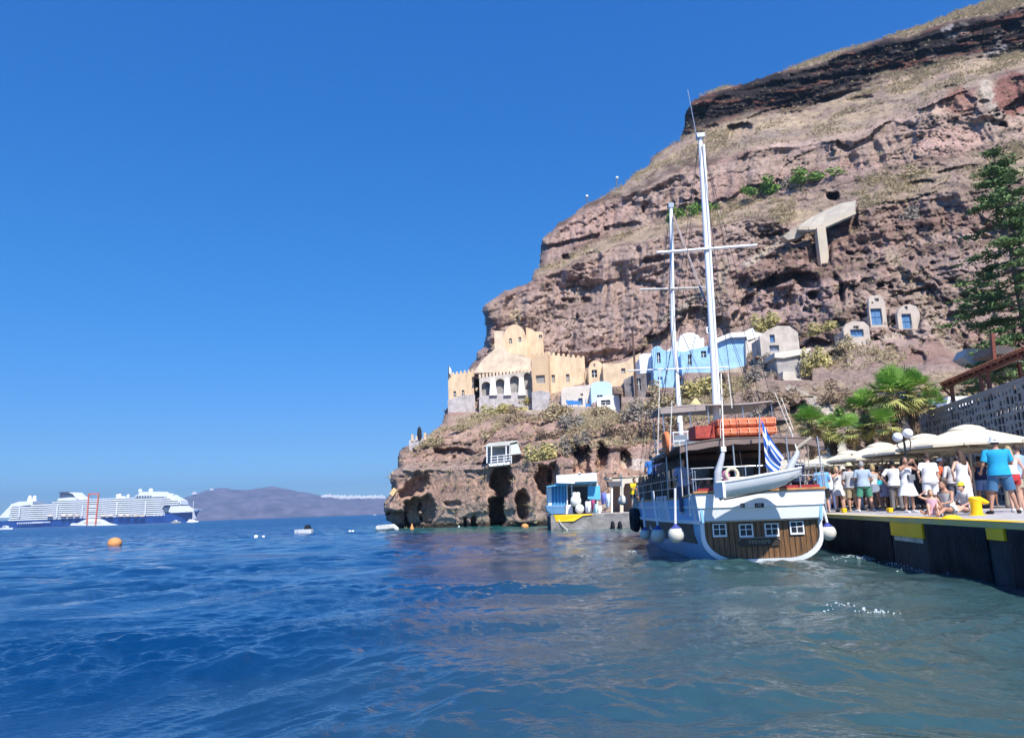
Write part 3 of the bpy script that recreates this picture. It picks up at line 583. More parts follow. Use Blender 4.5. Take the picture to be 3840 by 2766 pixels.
RUIN = mk('ruin_stone', (.23, .21, .21), .95, .4, .9, .8, bscale=3); FRAMEW = mk('window_frame_white', (.7, .7, .68), .6, .05, 2, 0); GREYW = mk('grey_shutter', (.32, .30, .28), .7, .2, 2, .1)
def house(name, label, x0, x1, yt, yb, d, depth, mat, openings=(), yaw=0, top=None, crenel=0, cat='house', roof=True, thick=.45, extra=0, wallname='front_wall', lower=None, group=None):
    """front wall with real openings + body behind. top: list of px points for the skyline of the wall"""
    pl = Plane(x0, yb, d, yaw); u1, _ = pl.uv(x1, yb); zb = pl.o.z-1.0-extra
    if top: tp = [pl.uv(*q) for q in top]
    else: tp = [pl.uv(x0, yt), pl.uv(x1, yt)]
    if crenel:
        (ua, za), (ub, zb_) = tp[0], tp[-1]; n = crenel*2+1; o = []
        for i in range(n):
            a = ua+(ub-ua)*i/n; b = ua+(ub-ua)*(i+1)/n; za_ = za+(zb_-za)*i/n; zc_ = za+(zb_-za)*(i+1)/n
            if i % 2 == 0:
                for t_ in (0, .3, .7, 1): o.append((a+(b-a)*t_, za_+(zc_-za_)*t_+(.42 if 0 < t_ < 1 else .28)))
            else: o += [(a, za_), (b, zc_)]
        tp = o
    root = empty(name, pl.w(u1/2, zb), label, cat, group)
    out = [(tp[0][0], zb), (tp[-1][0], zb)]+tp[::-1]; hl = []; its = []
    for it in openings:
        cx, cy, wpx, hpx = it[:4]; kind = it[4] if len(it) > 4 else 'rect'; what = it[5] if len(it) > 5 else 'window'; mt = it[6] if len(it) > 6 else DARK
        u, z = pl.uv(cx, cy+hpx/2); _, zt = pl.uv(cx, cy-hpx/2); u_2, _ = pl.uv(cx+wpx/2, cy); w_ = (u_2-pl.uv(cx, cy)[0])*2
        hl.append(archloop(u, z, w_, zt-z) if kind == 'arch' else rectloop(u, z, w_, zt-z)); its.append((u, z, w_, zt-z, what, mt, kind))
    facade(pl, out, hl, thick, wallname, mat, root)
    zmin = min(z for u, z in tp)
    ua = min(u for u, z in out); ub = max(u for u, z in out)
    b = MB(); c = [pl.w(ua+.02, 0, thick), pl.w(ub-.02, 0, thick), pl.w(ub-.02, 0, depth), pl.w(ua+.02, 0, depth)]
    zs = min(tp[0][1], tp[-1][1])-(.25 if not crenel else 0)
    b.add([(p.x, p.y, zb) for p in c]+[(p.x, p.y, zs) for p in c], [(0, 1, 5, 4), (1, 2, 6, 5), (2, 3, 7, 6), (3, 0, 4, 7), (4, 5, 6, 7)])
    b.build('side_walls', mat, root)
    for u, z, w_, h_, what, mt, kind in its:
        q = MB(); bk = thick*.6
        q.prism([pl.w(u-w_/2, z, bk), pl.w(u+w_/2, z, bk), pl.w(u+w_/2, z+h_, bk), pl.w(u-w_/2, z+h_, bk)], pl.n*.05)
        o = q.build(what, mt, root)
        if what in ('window', 'door') and mt is not GREYW:
            fr = MB(); t_ = .07; 
            for a_, b_ in (((u, z), (u, z+h_)), ((u-w_/2, z+h_*.52), (u+w_/2, z+h_*.52))): fr.beam(pl.w(a_[0], a_[1], bk-.03), pl.w(b_[0], b_[1], bk-.03), t_, .05)
            fr.build('frame', FRAMEW if mt is DARK else mt, o)
    if lower:
        q = MB(); u0, zl = pl.uv(lower[0], lower[1]); q.box((0, 0, 0), (1, 1, 1)); q.v = []
        a0, z0 = pl.uv(x0, lower[0]); a1, z1 = pl.uv(x1, lower[1])
        q = MB(); pts = [pl.w(ua-.1, zb-.3, -.14), pl.w(ub+.1, zb-.3, -.14), pl.w(ub+.1, z1, -.14), pl.w((ua+ub)/2, (z0+z1)/2+.25, -.14), pl.w(ua-.1, z0, -.14)]
        q.prism(pts, pl.n*.12); q.build('stone_base', lower[2], root)
    return root, pl
def arch_top(x0, x1, ys, yt, n=12):
    return [(x0+(x1-x0)*i/n, ys-(ys-yt)*math.sqrt(max(0, 1-(2*i/n-1)**2))) for i in range(n+1)]
W_ = 'window'
house('castle_wing', 'tan castle wing with battlements at the left end of the cliff terrace', 1678, 1797, 1405, 1546, 109, 6, TAN, [(1706, 1476, 10, 22, 'arch'), (1737, 1472, 10, 22, 'arch'), (1788, 1458, 9, 13)], crenel=6, top=[(1680, 1408), (1776, 1392)], extra=2.5, cat='castle', lower=(1500, 1478, GREYS))
house('castle_arcade', 'grey arcade of four big arches between the castle wing and the square tower', 1797, 1992, 1400, 1535, 105, 5, mk('arcade_plaster', (.56, .50, .43), .95, .2, .6, .4, bscale=4),
      [(1824, 1458, 34, 56, 'arch', 'recess', GREYW), (1877, 1450, 34, 62, 'arch', 'recess', GREYW), (1932, 1442, 36, 68, 'arch', 'recess', GREYW), (1979, 1428, 25, 64, 'arch', 'recess', GREYW), (1952, 1497, 8, 11)], top=[(1797, 1418), (1880, 1405), (1992, 1390)], thick=1.3, extra=2, cat='arcade', lower=(1488, 1470, GREYS))
def arcade_bits():
    r = bpy.data.objects['castle_arcade']; pl = Plane(1797, 1535, 105)
    for x in (1850, 1903, 1957):
        u, z = pl.uv(x, 1478); m = MB(); m.prism([pl.w(u-.55, z-.2, -.5), pl.w(u+.55, z-.2, -.5), pl.w(u+.3, z+2.4, -.12), pl.w(u-.3, z+2.4, -.12)], pl.n*.45); m.build('buttress', mk('white_buttress', (.72, .70, .66), .9, .12, .8, .3), r)
    m = MB(); a, za = pl.uv(1824, 1478); g = MB(); w_ = .45
    g.prism([pl.w(a, za, .5), pl.w(a+1.0, za, .5), pl.w(a+1.0, za+1.5, .5), pl.w(a, za+1.5, .5)], pl.n*.1); g.build('doorway', DARK, r)
arcade_bits()
def upper_wall():
    pts = [(1778, 1400), (1992, 1392), (1992, 1345), (1960, 1328), (1905, 1322), (1880, 1290), (1846, 1318), (1806, 1352)]
    pl = Plane(1778, 1400, 107.5); m = MB(); m.prism([pl.w(*pl.uv(*p)) for p in pts], pl.n*6); m.jitter(.25, .6, 3)
    r = empty('terrace_wall', pl.w(4, pl.o.z), 'peach sloping retaining wall between the arcade and the domed house', 'wall'); m.build('wall_face', TAN2, r)
    a = MB()
    for x in range(1800, 1992, 13):
        p = pl.w(*pl.uv(x, 1416-(x-1800)*.13)); a.prism([p+Vector((-.17, -.32, -.1)), p+Vector((.17, -.32, -.1)), p+Vector((.17, -.32, .42)), p+Vector((0, -.32, .55)), p+Vector((-.17, -.32, .42))], (0, .3, 0))
    a.build('battlement', TAN2, r)
upper_wall()
r_, pl_ = house('domed_house', 'tan house with tall rounded gable and two arched windows, highest of the castle', 1884, 1976, 1220, 1345, 112, 9, TAN, [(1915, 1277, 10, 20, 'arch'), (1950, 1272, 10, 19, 'arch')], top=[(1884, 1300)]+arch_top(1884, 1976, 1285, 1216), extra=2)
def vault(root, pl, px0, px1, ys, yt, depth, mat, name='vaulted_roof', back=.3, lift=.98):
    n = 14; tp = arch_top(px0, px1, ys, yt, n); m = MB(); R1 = [pl.w(*pl.uv(*q), back)-Vector((0, 0, .12)) for q in tp]
    R2 = [p+pl.n*depth for p in R1]; m.rings([R1, R2], cap=False, close=False); m.build(name, mat, root, smooth=True)
vault(r_, pl_, 1884, 1976, 1285, 1216, 8, TAN)
house('castle_annex', 'low tan house with one dark window right of the tall gable', 1972, 2038, 1240, 1330, 113.5, 5, TAN, [(2027, 1261, 12, 12)], top=[(1972, 1226), (1998, 1236), (2004, 1244), (2036, 1243)])
house('castle_lean_to', 'pale wall stub left of the tall gable', 1853, 1888, 1240, 1330, 112.6, 4, TAN2, [], cat='wall')
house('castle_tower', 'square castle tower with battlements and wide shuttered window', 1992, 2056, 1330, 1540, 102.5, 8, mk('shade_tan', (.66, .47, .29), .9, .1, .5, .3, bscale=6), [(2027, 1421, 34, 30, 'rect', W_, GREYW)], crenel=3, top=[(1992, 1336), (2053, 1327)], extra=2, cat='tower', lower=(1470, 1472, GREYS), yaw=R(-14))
house('castle_wall', 'long tan castle wall with battlements and two tall windows', 2054, 2204, 1335, 1475, 103.4, 7, TAN, [(2076, 1420, 13, 31, 'rect', W_, GREYW), (2130, 1417, 13, 30, 'rect', W_, GREYW), (2196, 1410, 9, 26)], crenel=7, top=[(2054, 1329), (2192, 1345)], extra=2.5, cat='castle', yaw=R(6))
r_, pl_ = house('vaulted_hut', 'small tan vaulted house between castle wall and plain tan house', 2206, 2262, 1352, 1440, 101.4, 6, TAN, [(2230, 1400, 20, 28), (2229, 1369, 6, 13, 'arch')], top=[(2206, 1385)]+arch_top(2208, 2260, 1375, 1351), extra=1.5)
vault(r_, pl_, 2208, 2260, 1375, 1351, 5, TAN)
house('plain_house', 'plain tan house with one square window behind the wooden pole', 2260, 2402, 1358, 1446, 100, 6, mk('tan_rough', (.70, .53, .35), .95, .22, .7, .4, bscale=4), [(2338, 1390, 16, 20, 'rect', W_, GREYW)], top=[(2260, 1362), (2310, 1364), (2345, 1356), (2402, 1322)], extra=1.5)
house('pale_house', 'pale stone house with blue door under the castle wall', 2104, 2216, 1445, 1526, 96, 4, PALE, [(2178, 1505, 16, 26, 'rect', 'door', DOORB), (2182, 1479, 10, 9)], top=[(2104, 1470), (2112, 1452), (2216, 1442)], extra=2)
def fence_blue():
    pl = Plane(2122, 1520, 94.8); r = empty('blue_railing', pl.o, 'bright blue railing panels in front of the pale stone house', 'railing')
    for x0, x1, y0, y1 in ((2124, 2168, 1500, 1516), (2196, 2212, 1512, 1530)): 
        a, z1 = pl.uv(x0, y0); b, z0 = pl.uv(x1, y1); m = MB(); m.prism([pl.w(a, z0), pl.w(b, z0), pl.w(b, z1-.15), pl.w(a, z1)], pl.n*.08); m.build('panel', mk('bright_blue', (.03, .20, .55), .6, .1, 2, 0), r)
    for x in (2124, 2146, 2168, 2196, 2212): a, z = pl.uv(x, 1500); s_ = MB(); s_.box((pl.w(a, z).x-.04, pl.o.y-.08, z-1.6), (pl.w(a, z).x+.04, pl.o.y, z+.1)); s_.build('post', mk('bright_blue', (.03, .2, .55)), r)
fence_blue()
r_, pl_ = house('blue_vault_house', 'pale blue vaulted house above the white terrace', 2215, 2296, 1440, 1512, 94.5, 5, BLUE2, [(2250, 1487, 22, 14)], top=[(2215, 1450)]+arch_top(2217, 2294, 1442, 1429), extra=1)
vault(r_, pl_, 2217, 2294, 1442, 1429, 5, BLUE2)
house('white_terrace_house', 'white terrace house with wide opening below the blue vault', 2238, 2322, 1478, 1548, 92, 3.5, WHITE, [(2272, 1508, 36, 18), ], top=[(2238, 1490), (2300, 1482), (2322, 1480)], extra=2)
house('ruined_house', 'dark roofless stone ruin left of the blue houses', 2340, 2440, 1400, 1492, 92, 3, RUIN, [(2398, 1440, 14, 44), (2368, 1452, 10, 30)], top=[(2340, 1424), (2360, 1412), (2398, 1400), (2440, 1396)], extra=1.5)
house('white_annex', 'small white house squeezed against the left blue house', 2397, 2449, 1322, 1402, 92.6, 4, WHITE, [], top=[(2397, 1336), (2408, 1326), (2449, 1324)], extra=2)
house('blue_gable_house', 'light blue house with rounded gable and one dark window', 2444, 2562, 1300, 1458, 90, 6, BLUE, [(2472, 1341, 14, 40), (2478, 1432, 18, 40, 'rect', 'door', mk('aqua_door', (.35, .65, .85), .6, .1, 2, 0))], top=[(2444, 1312), (2452, 1302), (2462, 1297), (2474, 1299), (2488, 1312), (2500, 1316), (2562, 1316)], extra=1)
def white_dome():
    pl = Plane(2515, 1330, 91.5); r = empty('white_domed_chapel', pl.w(3, pl.o.z), 'white domed chapel roof rising behind the blue houses and foremast', 'chapel')
    m = MB(); pts = [(2498, 1318), (2544, 1278), (2556, 1262), (2572, 1250), (2590, 1251), (2606, 1262), (2622, 1270), (2640, 1266), (2640, 1300), (2700, 1288), (2700, 1330), (2498, 1330)]
    m.prism([pl.w(*pl.uv(*p)) for p in pts], pl.n*5); m.build('plastered_wall', WHITE, r)
    c = P(2582, 1262, 93.5); d = MB(); d.lathe((c.x, c.y, c.z-1.0), [(1.5, 0), (1.48, .5), (1.25, 1.0), (.8, 1.32), (.15, 1.45)], 20); d.build('dome', WHITE, r, smooth=True)
    wn = P(2660, 1237, 91); q = MB(); q.box((wn.x-.35, wn.y, wn.z-.4), (wn.x+.35, wn.y+.1, wn.z+.4)); 
    o = q.build('window_in_rock', WHITE, None, label='small white window set in the rock above the white dome', cat='window'); q2 = MB(); q2.box((wn.x-.2, wn.y-.03, wn.z-.3), (wn.x+.25, wn.y-.005, wn.z+.3)); q2.build('pane', DARK, o)
white_dome()
house('long_blue_house', 'long light blue house with two dark windows behind the mainmast', 2552, 2792, 1290, 1392, 88.5, 6, BLUE, [(2589, 1350, 14, 42, 'rect', 'door', DARK), (2640, 1327, 20, 24)], top=[(2552, 1322), (2600, 1309), (2660, 1296), (2704, 1276), (2740, 1262), (2792, 1258)], extra=1.2)
def white_roof():
    pl = Plane(2660, 1300, 87.9); r = empty('white_roof_terrace', pl.w(2, pl.o.z), 'white curving roof and parapet along the top of the long blue house', 'roof terrace'); m = MB()
    pts = [(2660, 1290), (2690, 1266), (2740, 1248), (2790, 1244), (2822, 1228), (2832, 1244), (2860, 1250), (2846, 1264), (2806, 1282), (2800, 1262), (2740, 1264), (2704, 1278), (2662, 1300)]
    m.prism([pl.w(*pl.uv(*p)) for p in pts], pl.n*4); m.build('parapet', WHITE, r)
    m = MB(); m.prism([pl.w(*pl.uv(*p)) for p in [(2796, 1278), (2850, 1262), (2850, 1360), (2800, 1372)]], pl.n*3); m.build('rough_wall', PALE, r)
    q = MB(); q.prism([pl.w(*pl.uv(*p)) for p in [(2690, 1392), (2790, 1372), (2850, 1340), (2850, 1400), (2690, 1440)]], pl.n*3); q.build('retaining_wall', mk('rubble', (.52, .44, .36), .95, .3, 1, .7, bscale=3), r)
white_roof()
r_, pl_ = house('rubble_house', 'rubble stone cave house with blue window right of the blue houses', 2848, 2992, 1220, 1326, 79.5, 3, mk('rubble_plaster', (.56, .49, .42), .95, .22, .9, .7, bscale=3), [(2898, 1269, 19, 30, 'rect', W_, DOORB), (2905, 1305, 36, 22, 'rect', 'door', mk('grey_blue', (.22, .27, .36), .7, .2, 2, 0))], top=[(2848, 1258), (2880, 1236), (2914, 1221), (2960, 1222), (2992, 1246)], extra=1)
house('grey_retaining_wall', 'grey bastion wall with pale coping below the rubble house', 2910, 3040, 1305, 1425, 75, 4, mk('bastion', (.42, .39, .37), .95, .25, .8, .6, bscale=3), [(2997, 1346, 8, 12)], top=[(2910, 1330), (3040, 1308)], cat='wall', extra=1)
def coping():
    pl = Plane(2905, 1330, 74.7); r = bpy.data.objects['grey_retaining_wall']; m = MB(); m.prism([pl.w(*pl.uv(*p)) for p in [(2905, 1322), (3040, 1304), (3040, 1322), (2940, 1342), (2905, 1340)]], pl.n*3.5); m.build('coping', mk('coping_plaster', (.72, .66, .57), .9, .1, .6, .3), r)
    pl = Plane(2936, 1420, 73.5); m = MB(); m.prism([pl.w(*pl.uv(*p)) for p in [(2936, 1392), (2984, 1394), (2984, 1416), (3036, 1432), (3036, 1480), (2960, 1440), (2936, 1420)]], pl.n*3); m.build('stepped_wall', mk('step_plaster', (.66, .59, .48), .95, .15, .6, .4), None, label='cream stepped wall below the grey bastion', cat='wall')
coping()
ROUND = mk('cave_plaster', (.55, .47, .39), .95, .16, .8, .6, bscale=3)
house('cave_house', 'cave house with pale raised gable, small square windows and tall blue double door', 3258, 3322, 1110, 1222, 80.2, 2.5, ROUND, [(3292, 1187, 42, 62, 'rect', 'door', DOORB), (3289, 1124, 16, 13), (3272, 1135, 8, 7)], top=[(3258, 1160), (3258, 1118), (3268, 1108), (3300, 1106), (3308, 1116), (3318, 1130), (3322, 1170)], extra=.6)
house('cave_house', 'round whitewashed cave house with blue arched door, rightmost of the cave houses', 3364, 3452, 1140, 1236, 78.3, 2.5, ROUND, [(3405, 1204, 36, 56, 'rect', 'door', DOORB), (3399, 1154, 12, 14)], top=[(3364, 1180), (3372, 1158), (3390, 1144), (3412, 1140), (3436, 1148), (3448, 1170), (3452, 1200)], extra=.6)
house('cave_house', 'low cave house with wide blue door, lowest of the cave houses', 3162, 3258, 1200, 1266, 78, 2.5, ROUND, [(3216, 1248, 50, 28, 'rect', 'door', DOORB), (3211, 1227, 20, 12)], top=[(3162, 1232), (3176, 1212), (3200, 1203), (3240, 1206), (3258, 1222)], extra=.6)
# concrete lookout slab on its pillar, high on the cliff
def slab():
    CONC = mk('concrete', (.42, .37, .30), .9, .12, .5, .3, bscale=4); a = 97.4
    r = empty('concrete_lookout', P(3073, 985, a), 'sloping concrete slab on one square pillar jutting from the cliff', 'lookout')
    up = [(3014, 832), (3054, 808), (3104, 784), (3155, 762), (3210, 752)]; lo = [(3204, 790), (3150, 814), (3079, 846), (3030, 850), (2992, 850)]
    du = 101.6
    m = MB(); A = [P(x, y, du) for x, y in up]; B_ = [P(x, y, a-.6) for x, y in lo][::-1]; B_[0] = P(2992, 850, a-.2)
    top = list(zip(B_, A)); R_ = [[p, q, q-Vector((0, 0, .55)), p-Vector((0, 0, .75))] for p, q in top]; m.rings(R_); m.build('deck_slab', CONC, r)
    e_ = MB(); 
    for p, q in zip(B_[:-1], B_[1:]): e_.beam(p-Vector((0, .1, .25)), q-Vector((0, .1, .25)), .3, .55)
    e_.build('edge_beam', mk('concrete_pale', (.56, .48, .37), .9, .1, .5, .2), r)
    m = MB(); p = P(3073, 850, a-.6); q = P(3077, 994, a-.6); m.box((p.x-.6, p.y-.5, q.z-.5), (p.x+.6, p.y+.5, p.z-.3)); m.build('pillar', mk('concrete_pale', (.56, .48, .37)), r)
    m = MB(); m.prism([P(x, y, a+.6) for x, y in [(2935, 885), (2990, 848), (3030, 850), (3030, 868), (2998, 890), (2955, 900)]], (0, 1.5, 0)); m.build('side_wall', mk('concrete_worn', (.44, .39, .32), .95, .2, .5, .5), r)
slab()
# white glazed hut with balcony on the headland
def hut():
    d = 76.3; r = empty('balcony_hut', P(1890, 1745, d), 'white hut with railed balcony hanging over the sea cave', 'hut'); GP = mk('hut_green_white', (.66, .68, .62), .8, .08, .8, .1)
    def q(name, pts, dv, mt, par=r): m = MB(); m.prism([P(x, y, d) for x, y in pts], dv); return m.build(name, mt, par)
    q('floor', [(1832, 1738), (1912, 1728), (1912, 1740), (1836, 1748)], (0, 3, 0), WHITE); q('roof', [(1814, 1674), (1832, 1660), (1938, 1650), (1948, 1660), (1912, 1668)], (0, 3.4, 0), mk('hut_roof', (.60, .58, .52), .9, .1, .6, .2))
    q('back_wall', [(1822, 1674), (1912, 1668), (1912, 1732), (1830, 1740)], (0, .1, 0), mk('hut_glass', (.30, .32, .34), .3, .2, .8, 0)).location.y += 2.2
    q('side_wall', [(1912, 1662), (1940, 1655), (1955, 1700), (1912, 1704)], (0, 2.5, 0), GP)
    for x in (1826, 1843, 1898, 1912): q('post', [(x-2, 1672), (x+2, 1672), (x+2, 1736), (x-2, 1736)], (0, .2, 0), WHITE)
    m = MB()
    for y in (1702, 1712, 1722): m.beam(P(1838, y+9, d-.1), P(1918, y, d-.1), .06)
    for x in (1842, 1866, 1890, 1918): m.beam(P(x, 1708, d-.1), P(x, 1738, d-.1), .07)
    m.build('railing', WHITE, r)
hut()
# garden wall and people-less terrace left of the castle
def leftwall():
    pl = Plane(1532, 1690, 90); m = MB(); m.prism([pl.w(*pl.uv(*p)) for p in [(1534, 1690), (1534, 1650), (1600, 1640), (1600, 1668), (1560, 1690)]], pl.n*3); r = m.build('terrace_stub', GREYS, None, label='grey stone terrace corner at the far left of the headland', cat='wall')
    for x, y0, y1, mt in ((1547, 1628, 1650, TAN), (1563, 1634, 1648, PALE), (1594, 1622, 1646, TAN)):
        m = MB(); p = P(x, y1, 90); m.box((p.x-.14, p.y-.1, p.z-.1), (p.x+.14, p.y+.1, P(x, y0, 90).z)); m.build('gate_post', mt, None, label='%s stone post on the headland terrace, %s' % (('tan', 'leftmost of three') if x == 1547 else (('pale', 'short middle one') if x == 1563 else ('brown', 'beside the castle slope'))), cat='post', group='posts on the headland terrace')
    m = MB(); p = P(1573, 1643, 90); m.lathe((p.x, p.y, p.z-.1), [(.25, 0), (.3, .5), (.24, 1.2), (.1, 1.5)], 8); m.build('folded_parasol', mk('black_cloth', (.02, .02, .025), .9), None, label='folded dark parasol on the headland terrace', cat='parasol')
leftwall()
# poles, flags and lamps on the cliff
def pole(name, x0, y0, x1, y1, d, w_, mt, label, cat, head=None):
    r = empty(name, P(x0, y0, d), label, cat); m = MB(); m.tube([P(x0, y0, d), P(x1, y1, d)], [w_, w_*.7], 6); m.build('pole', mt, r)
    if head: q = MB(); q.ball(P(x1, y1-1, d), head, 8, 6); q.build('lamp_head', WHITE, r, smooth=True)
DG = mk('dark_grey_metal', (.10, .10, .11), .5, .1, 3, 0)
pole('street_lamp', 2203, 758, 2201, 737, 139, .13, DG, 'lower tiny street lamp on the skyline of the cliff road', 'street lamp', .3)
pole('street_lamp', 2311, 700, 2314, 668, 137, .13, DG, 'higher tiny street lamp on the skyline of the cliff road', 'street lamp', .3)
pole('utility_pole', 2388, 1500, 2372, 1240, 91, .16, WOOD, 'tall leaning wooden pole beside the dark ruin', 'pole')
pole('flag_pole', 1684, 1410, 1682, 1372, 108.7, .09, DG, 'thin flag pole on the corner of the castle wing', 'flag pole')
m = MB(); p = P(1684, 1372, 108.6); m.prism([p, p+Vector((.35, 0, -.6)), p+Vector((.3, 0, -1.25)), p+Vector((.02, 0, -1.1))], (0, .03, 0)); m.build('flag', WHITE, bpy.data.objects['flag_pole'])
# ================================================================== VEGETATION ON THE CLIFF
def leafmat(name, c, c2=None):
    m = mk(name, c, .85, .35, .9, 0, col2=c2, spec=.2); return m
STRAW = leafmat('straw', (.60, .50, .30), (.34, .27, .17)); STRAW2 = leafmat('yellow_broom', (.62, .53, .22), (.36, .32, .14)); GREYB = leafmat('grey_brush', (.42, .37, .31), (.22, .19, .16)); GREENB = leafmat('cactus_green', (.20, .34, .07), (.09, .17, .04)); DRYB = leafmat('dry_brush', (.42, .31, .21), (.20, .14, .10))
def dry_grass():
    g = np.random.default_rng(12); wts = np.zeros(GX.shape); inb = inside.copy()
    wts += (band(9.5, 10)+.45*band(9.15, 9.5))*1.1*np.clip(.3+2.2*fbm(SX/5, Z0/3, 0, 3, 201), 0, 1.2); wts += band(11.1, 13)*2.0; wts += band(3.6, 4.9)*(GX < 2900)*np.clip((GX-1450)/300, .25, 1)*1.1*np.clip(.1+2.6*fbm(SX/4.2, Z0/3.4, 0, 3, 202), 0, 1.5)+band(2.9, 3.6)*.25*np.clip(.1+2.6*fbm(SX/4.2, Z0/3.4, 0, 3, 202), 0, 1.5)
    wts += band(7.1, 8.1)*.8*np.clip(.2+2*fbm(SX/3.5, Z0/3, 0, 3, 203), 0, 1); wts += band(4.9, 6, .3)*.35*np.clip(.1+2*fbm(SX/3, Z0/3, 0, 3, 204), 0, 1)+steep*.02
    for k_, (x0, x1, y0, y1, d_) in SITES.items(): wts[(GX > x0-8) & (GX < x1+8) & (GY > y0-10) & (GY < y1+14)] *= .03
    wts[~inb] = 0; wts[GX > 3900] *= .3; pr = (wts*(D/100)**0).ravel(); pr = pr/pr.sum()
    ids = g.choice(pr.size, 22000, p=pr); c = np.stack([TX.ravel()[ids], TY.ravel()[ids]-.15, TZ.ravel()[ids]], -1); c += g.normal(size=c.shape)*.12
    s_ = .22+.42*g.random(len(c))**2; nb = 13
    C = np.repeat(c, nb, 0); S_ = np.repeat(s_, nb)[:, None]; n = len(C)
    dr = g.normal(size=(n, 3)); dr[:, 2] = np.abs(dr[:, 2])*.9+.35; dr /= np.linalg.norm(dr, axis=1)[:, None]; e = np.cross(dr, g.normal(size=(n, 3))); e /= np.linalg.norm(e, axis=1)[:, None]
    L = S_*(.6+.7*g.random((n, 1))); V = np.stack([C-e*.05*S_**.3, C+e*.05*S_**.3, C+dr*L], 1).reshape(-1, 3)
    arrobj('dry_grass', V, np.arange(n*3).reshape(n, 3), STRAW, kind='stuff', label='straw coloured dry grass and low scrub on the cliff slopes')
dry_grass()
def bushmesh(name, mt, n, seed, kind='twig'):
    g = np.random.default_rng(seed); lobes = g.normal(size=(11, 3))*np.array([.42, .34, .26]); lobes[:, 2] = np.abs(lobes[:, 2])+.12; k = g.integers(0, 11, n); d = g.normal(size=(n, 3)); d /= np.linalg.norm(d, axis=1)[:, None]
    C = lobes[k]+d*(.30*g.random(n)**.33)[:, None]; C[:, 2] = np.maximum(C[:, 2], -.05)
    V, Fa = tris(C, n, .10 if kind == 'twig' else .13, .6, seed, 1.5 if kind == 'twig' else 1.1); me = bpy.data.meshes.new(name); setmesh(me, V, Fa); me.materials.append(mt); return me
BM = {k: [bushmesh('foliage', mt, n, 40+i*7+j, kd) for j in range(2)] for i, (k, mt, n, kd) in enumerate((('y', STRAW2, 1500, 'twig'), ('g', GREYB, 1300, 'twig'), ('c', GREENB, 1300, 'leaf'), ('d', DRYB, 1300, 'twig'), ('s', STRAW, 1400, 'twig')))}
STEMM = None
def bush(px, py, rx, ry, k, label, name='bush', dy=.4, d=None):
    """px,py centre; rx,ry half extents in pixels"""
    global STEMM
    p = TP(px, py+ry*.6) if d is None else P(px, py+ry*.6, d)
    dd = p.y-dy; b = P(px, py+ry, dd); s_ = dd/F
    r = empty(name, b, label, 'bush'); o = bpy.data.objects.new('foliage', BM[k][rnd.random() < .5]); COL.objects.link(o); o.parent = r; o.scale = (rx*s_/.62, min(rx, ry)*s_/.62, 2*ry*s_/.95); o.rotation_euler = (0, 0, rnd.choice((0, math.pi)))
    if STEMM is None:
        q = MB(); [q.tube([(0, 0, -.3), (.3*math.cos(a), .2*math.sin(a), .45)], [.035, .012], 5) for a in (0, 1.3, 2.5, 3.8, 5)]; STEMM = bpy.data.meshes.new('stems'); setmesh(STEMM, q.v, q.f); STEMM.materials.append(WOOD)
    st = bpy.data.objects.new('stems', STEMM); COL.objects.link(st); st.parent = r; st.scale = o.scale
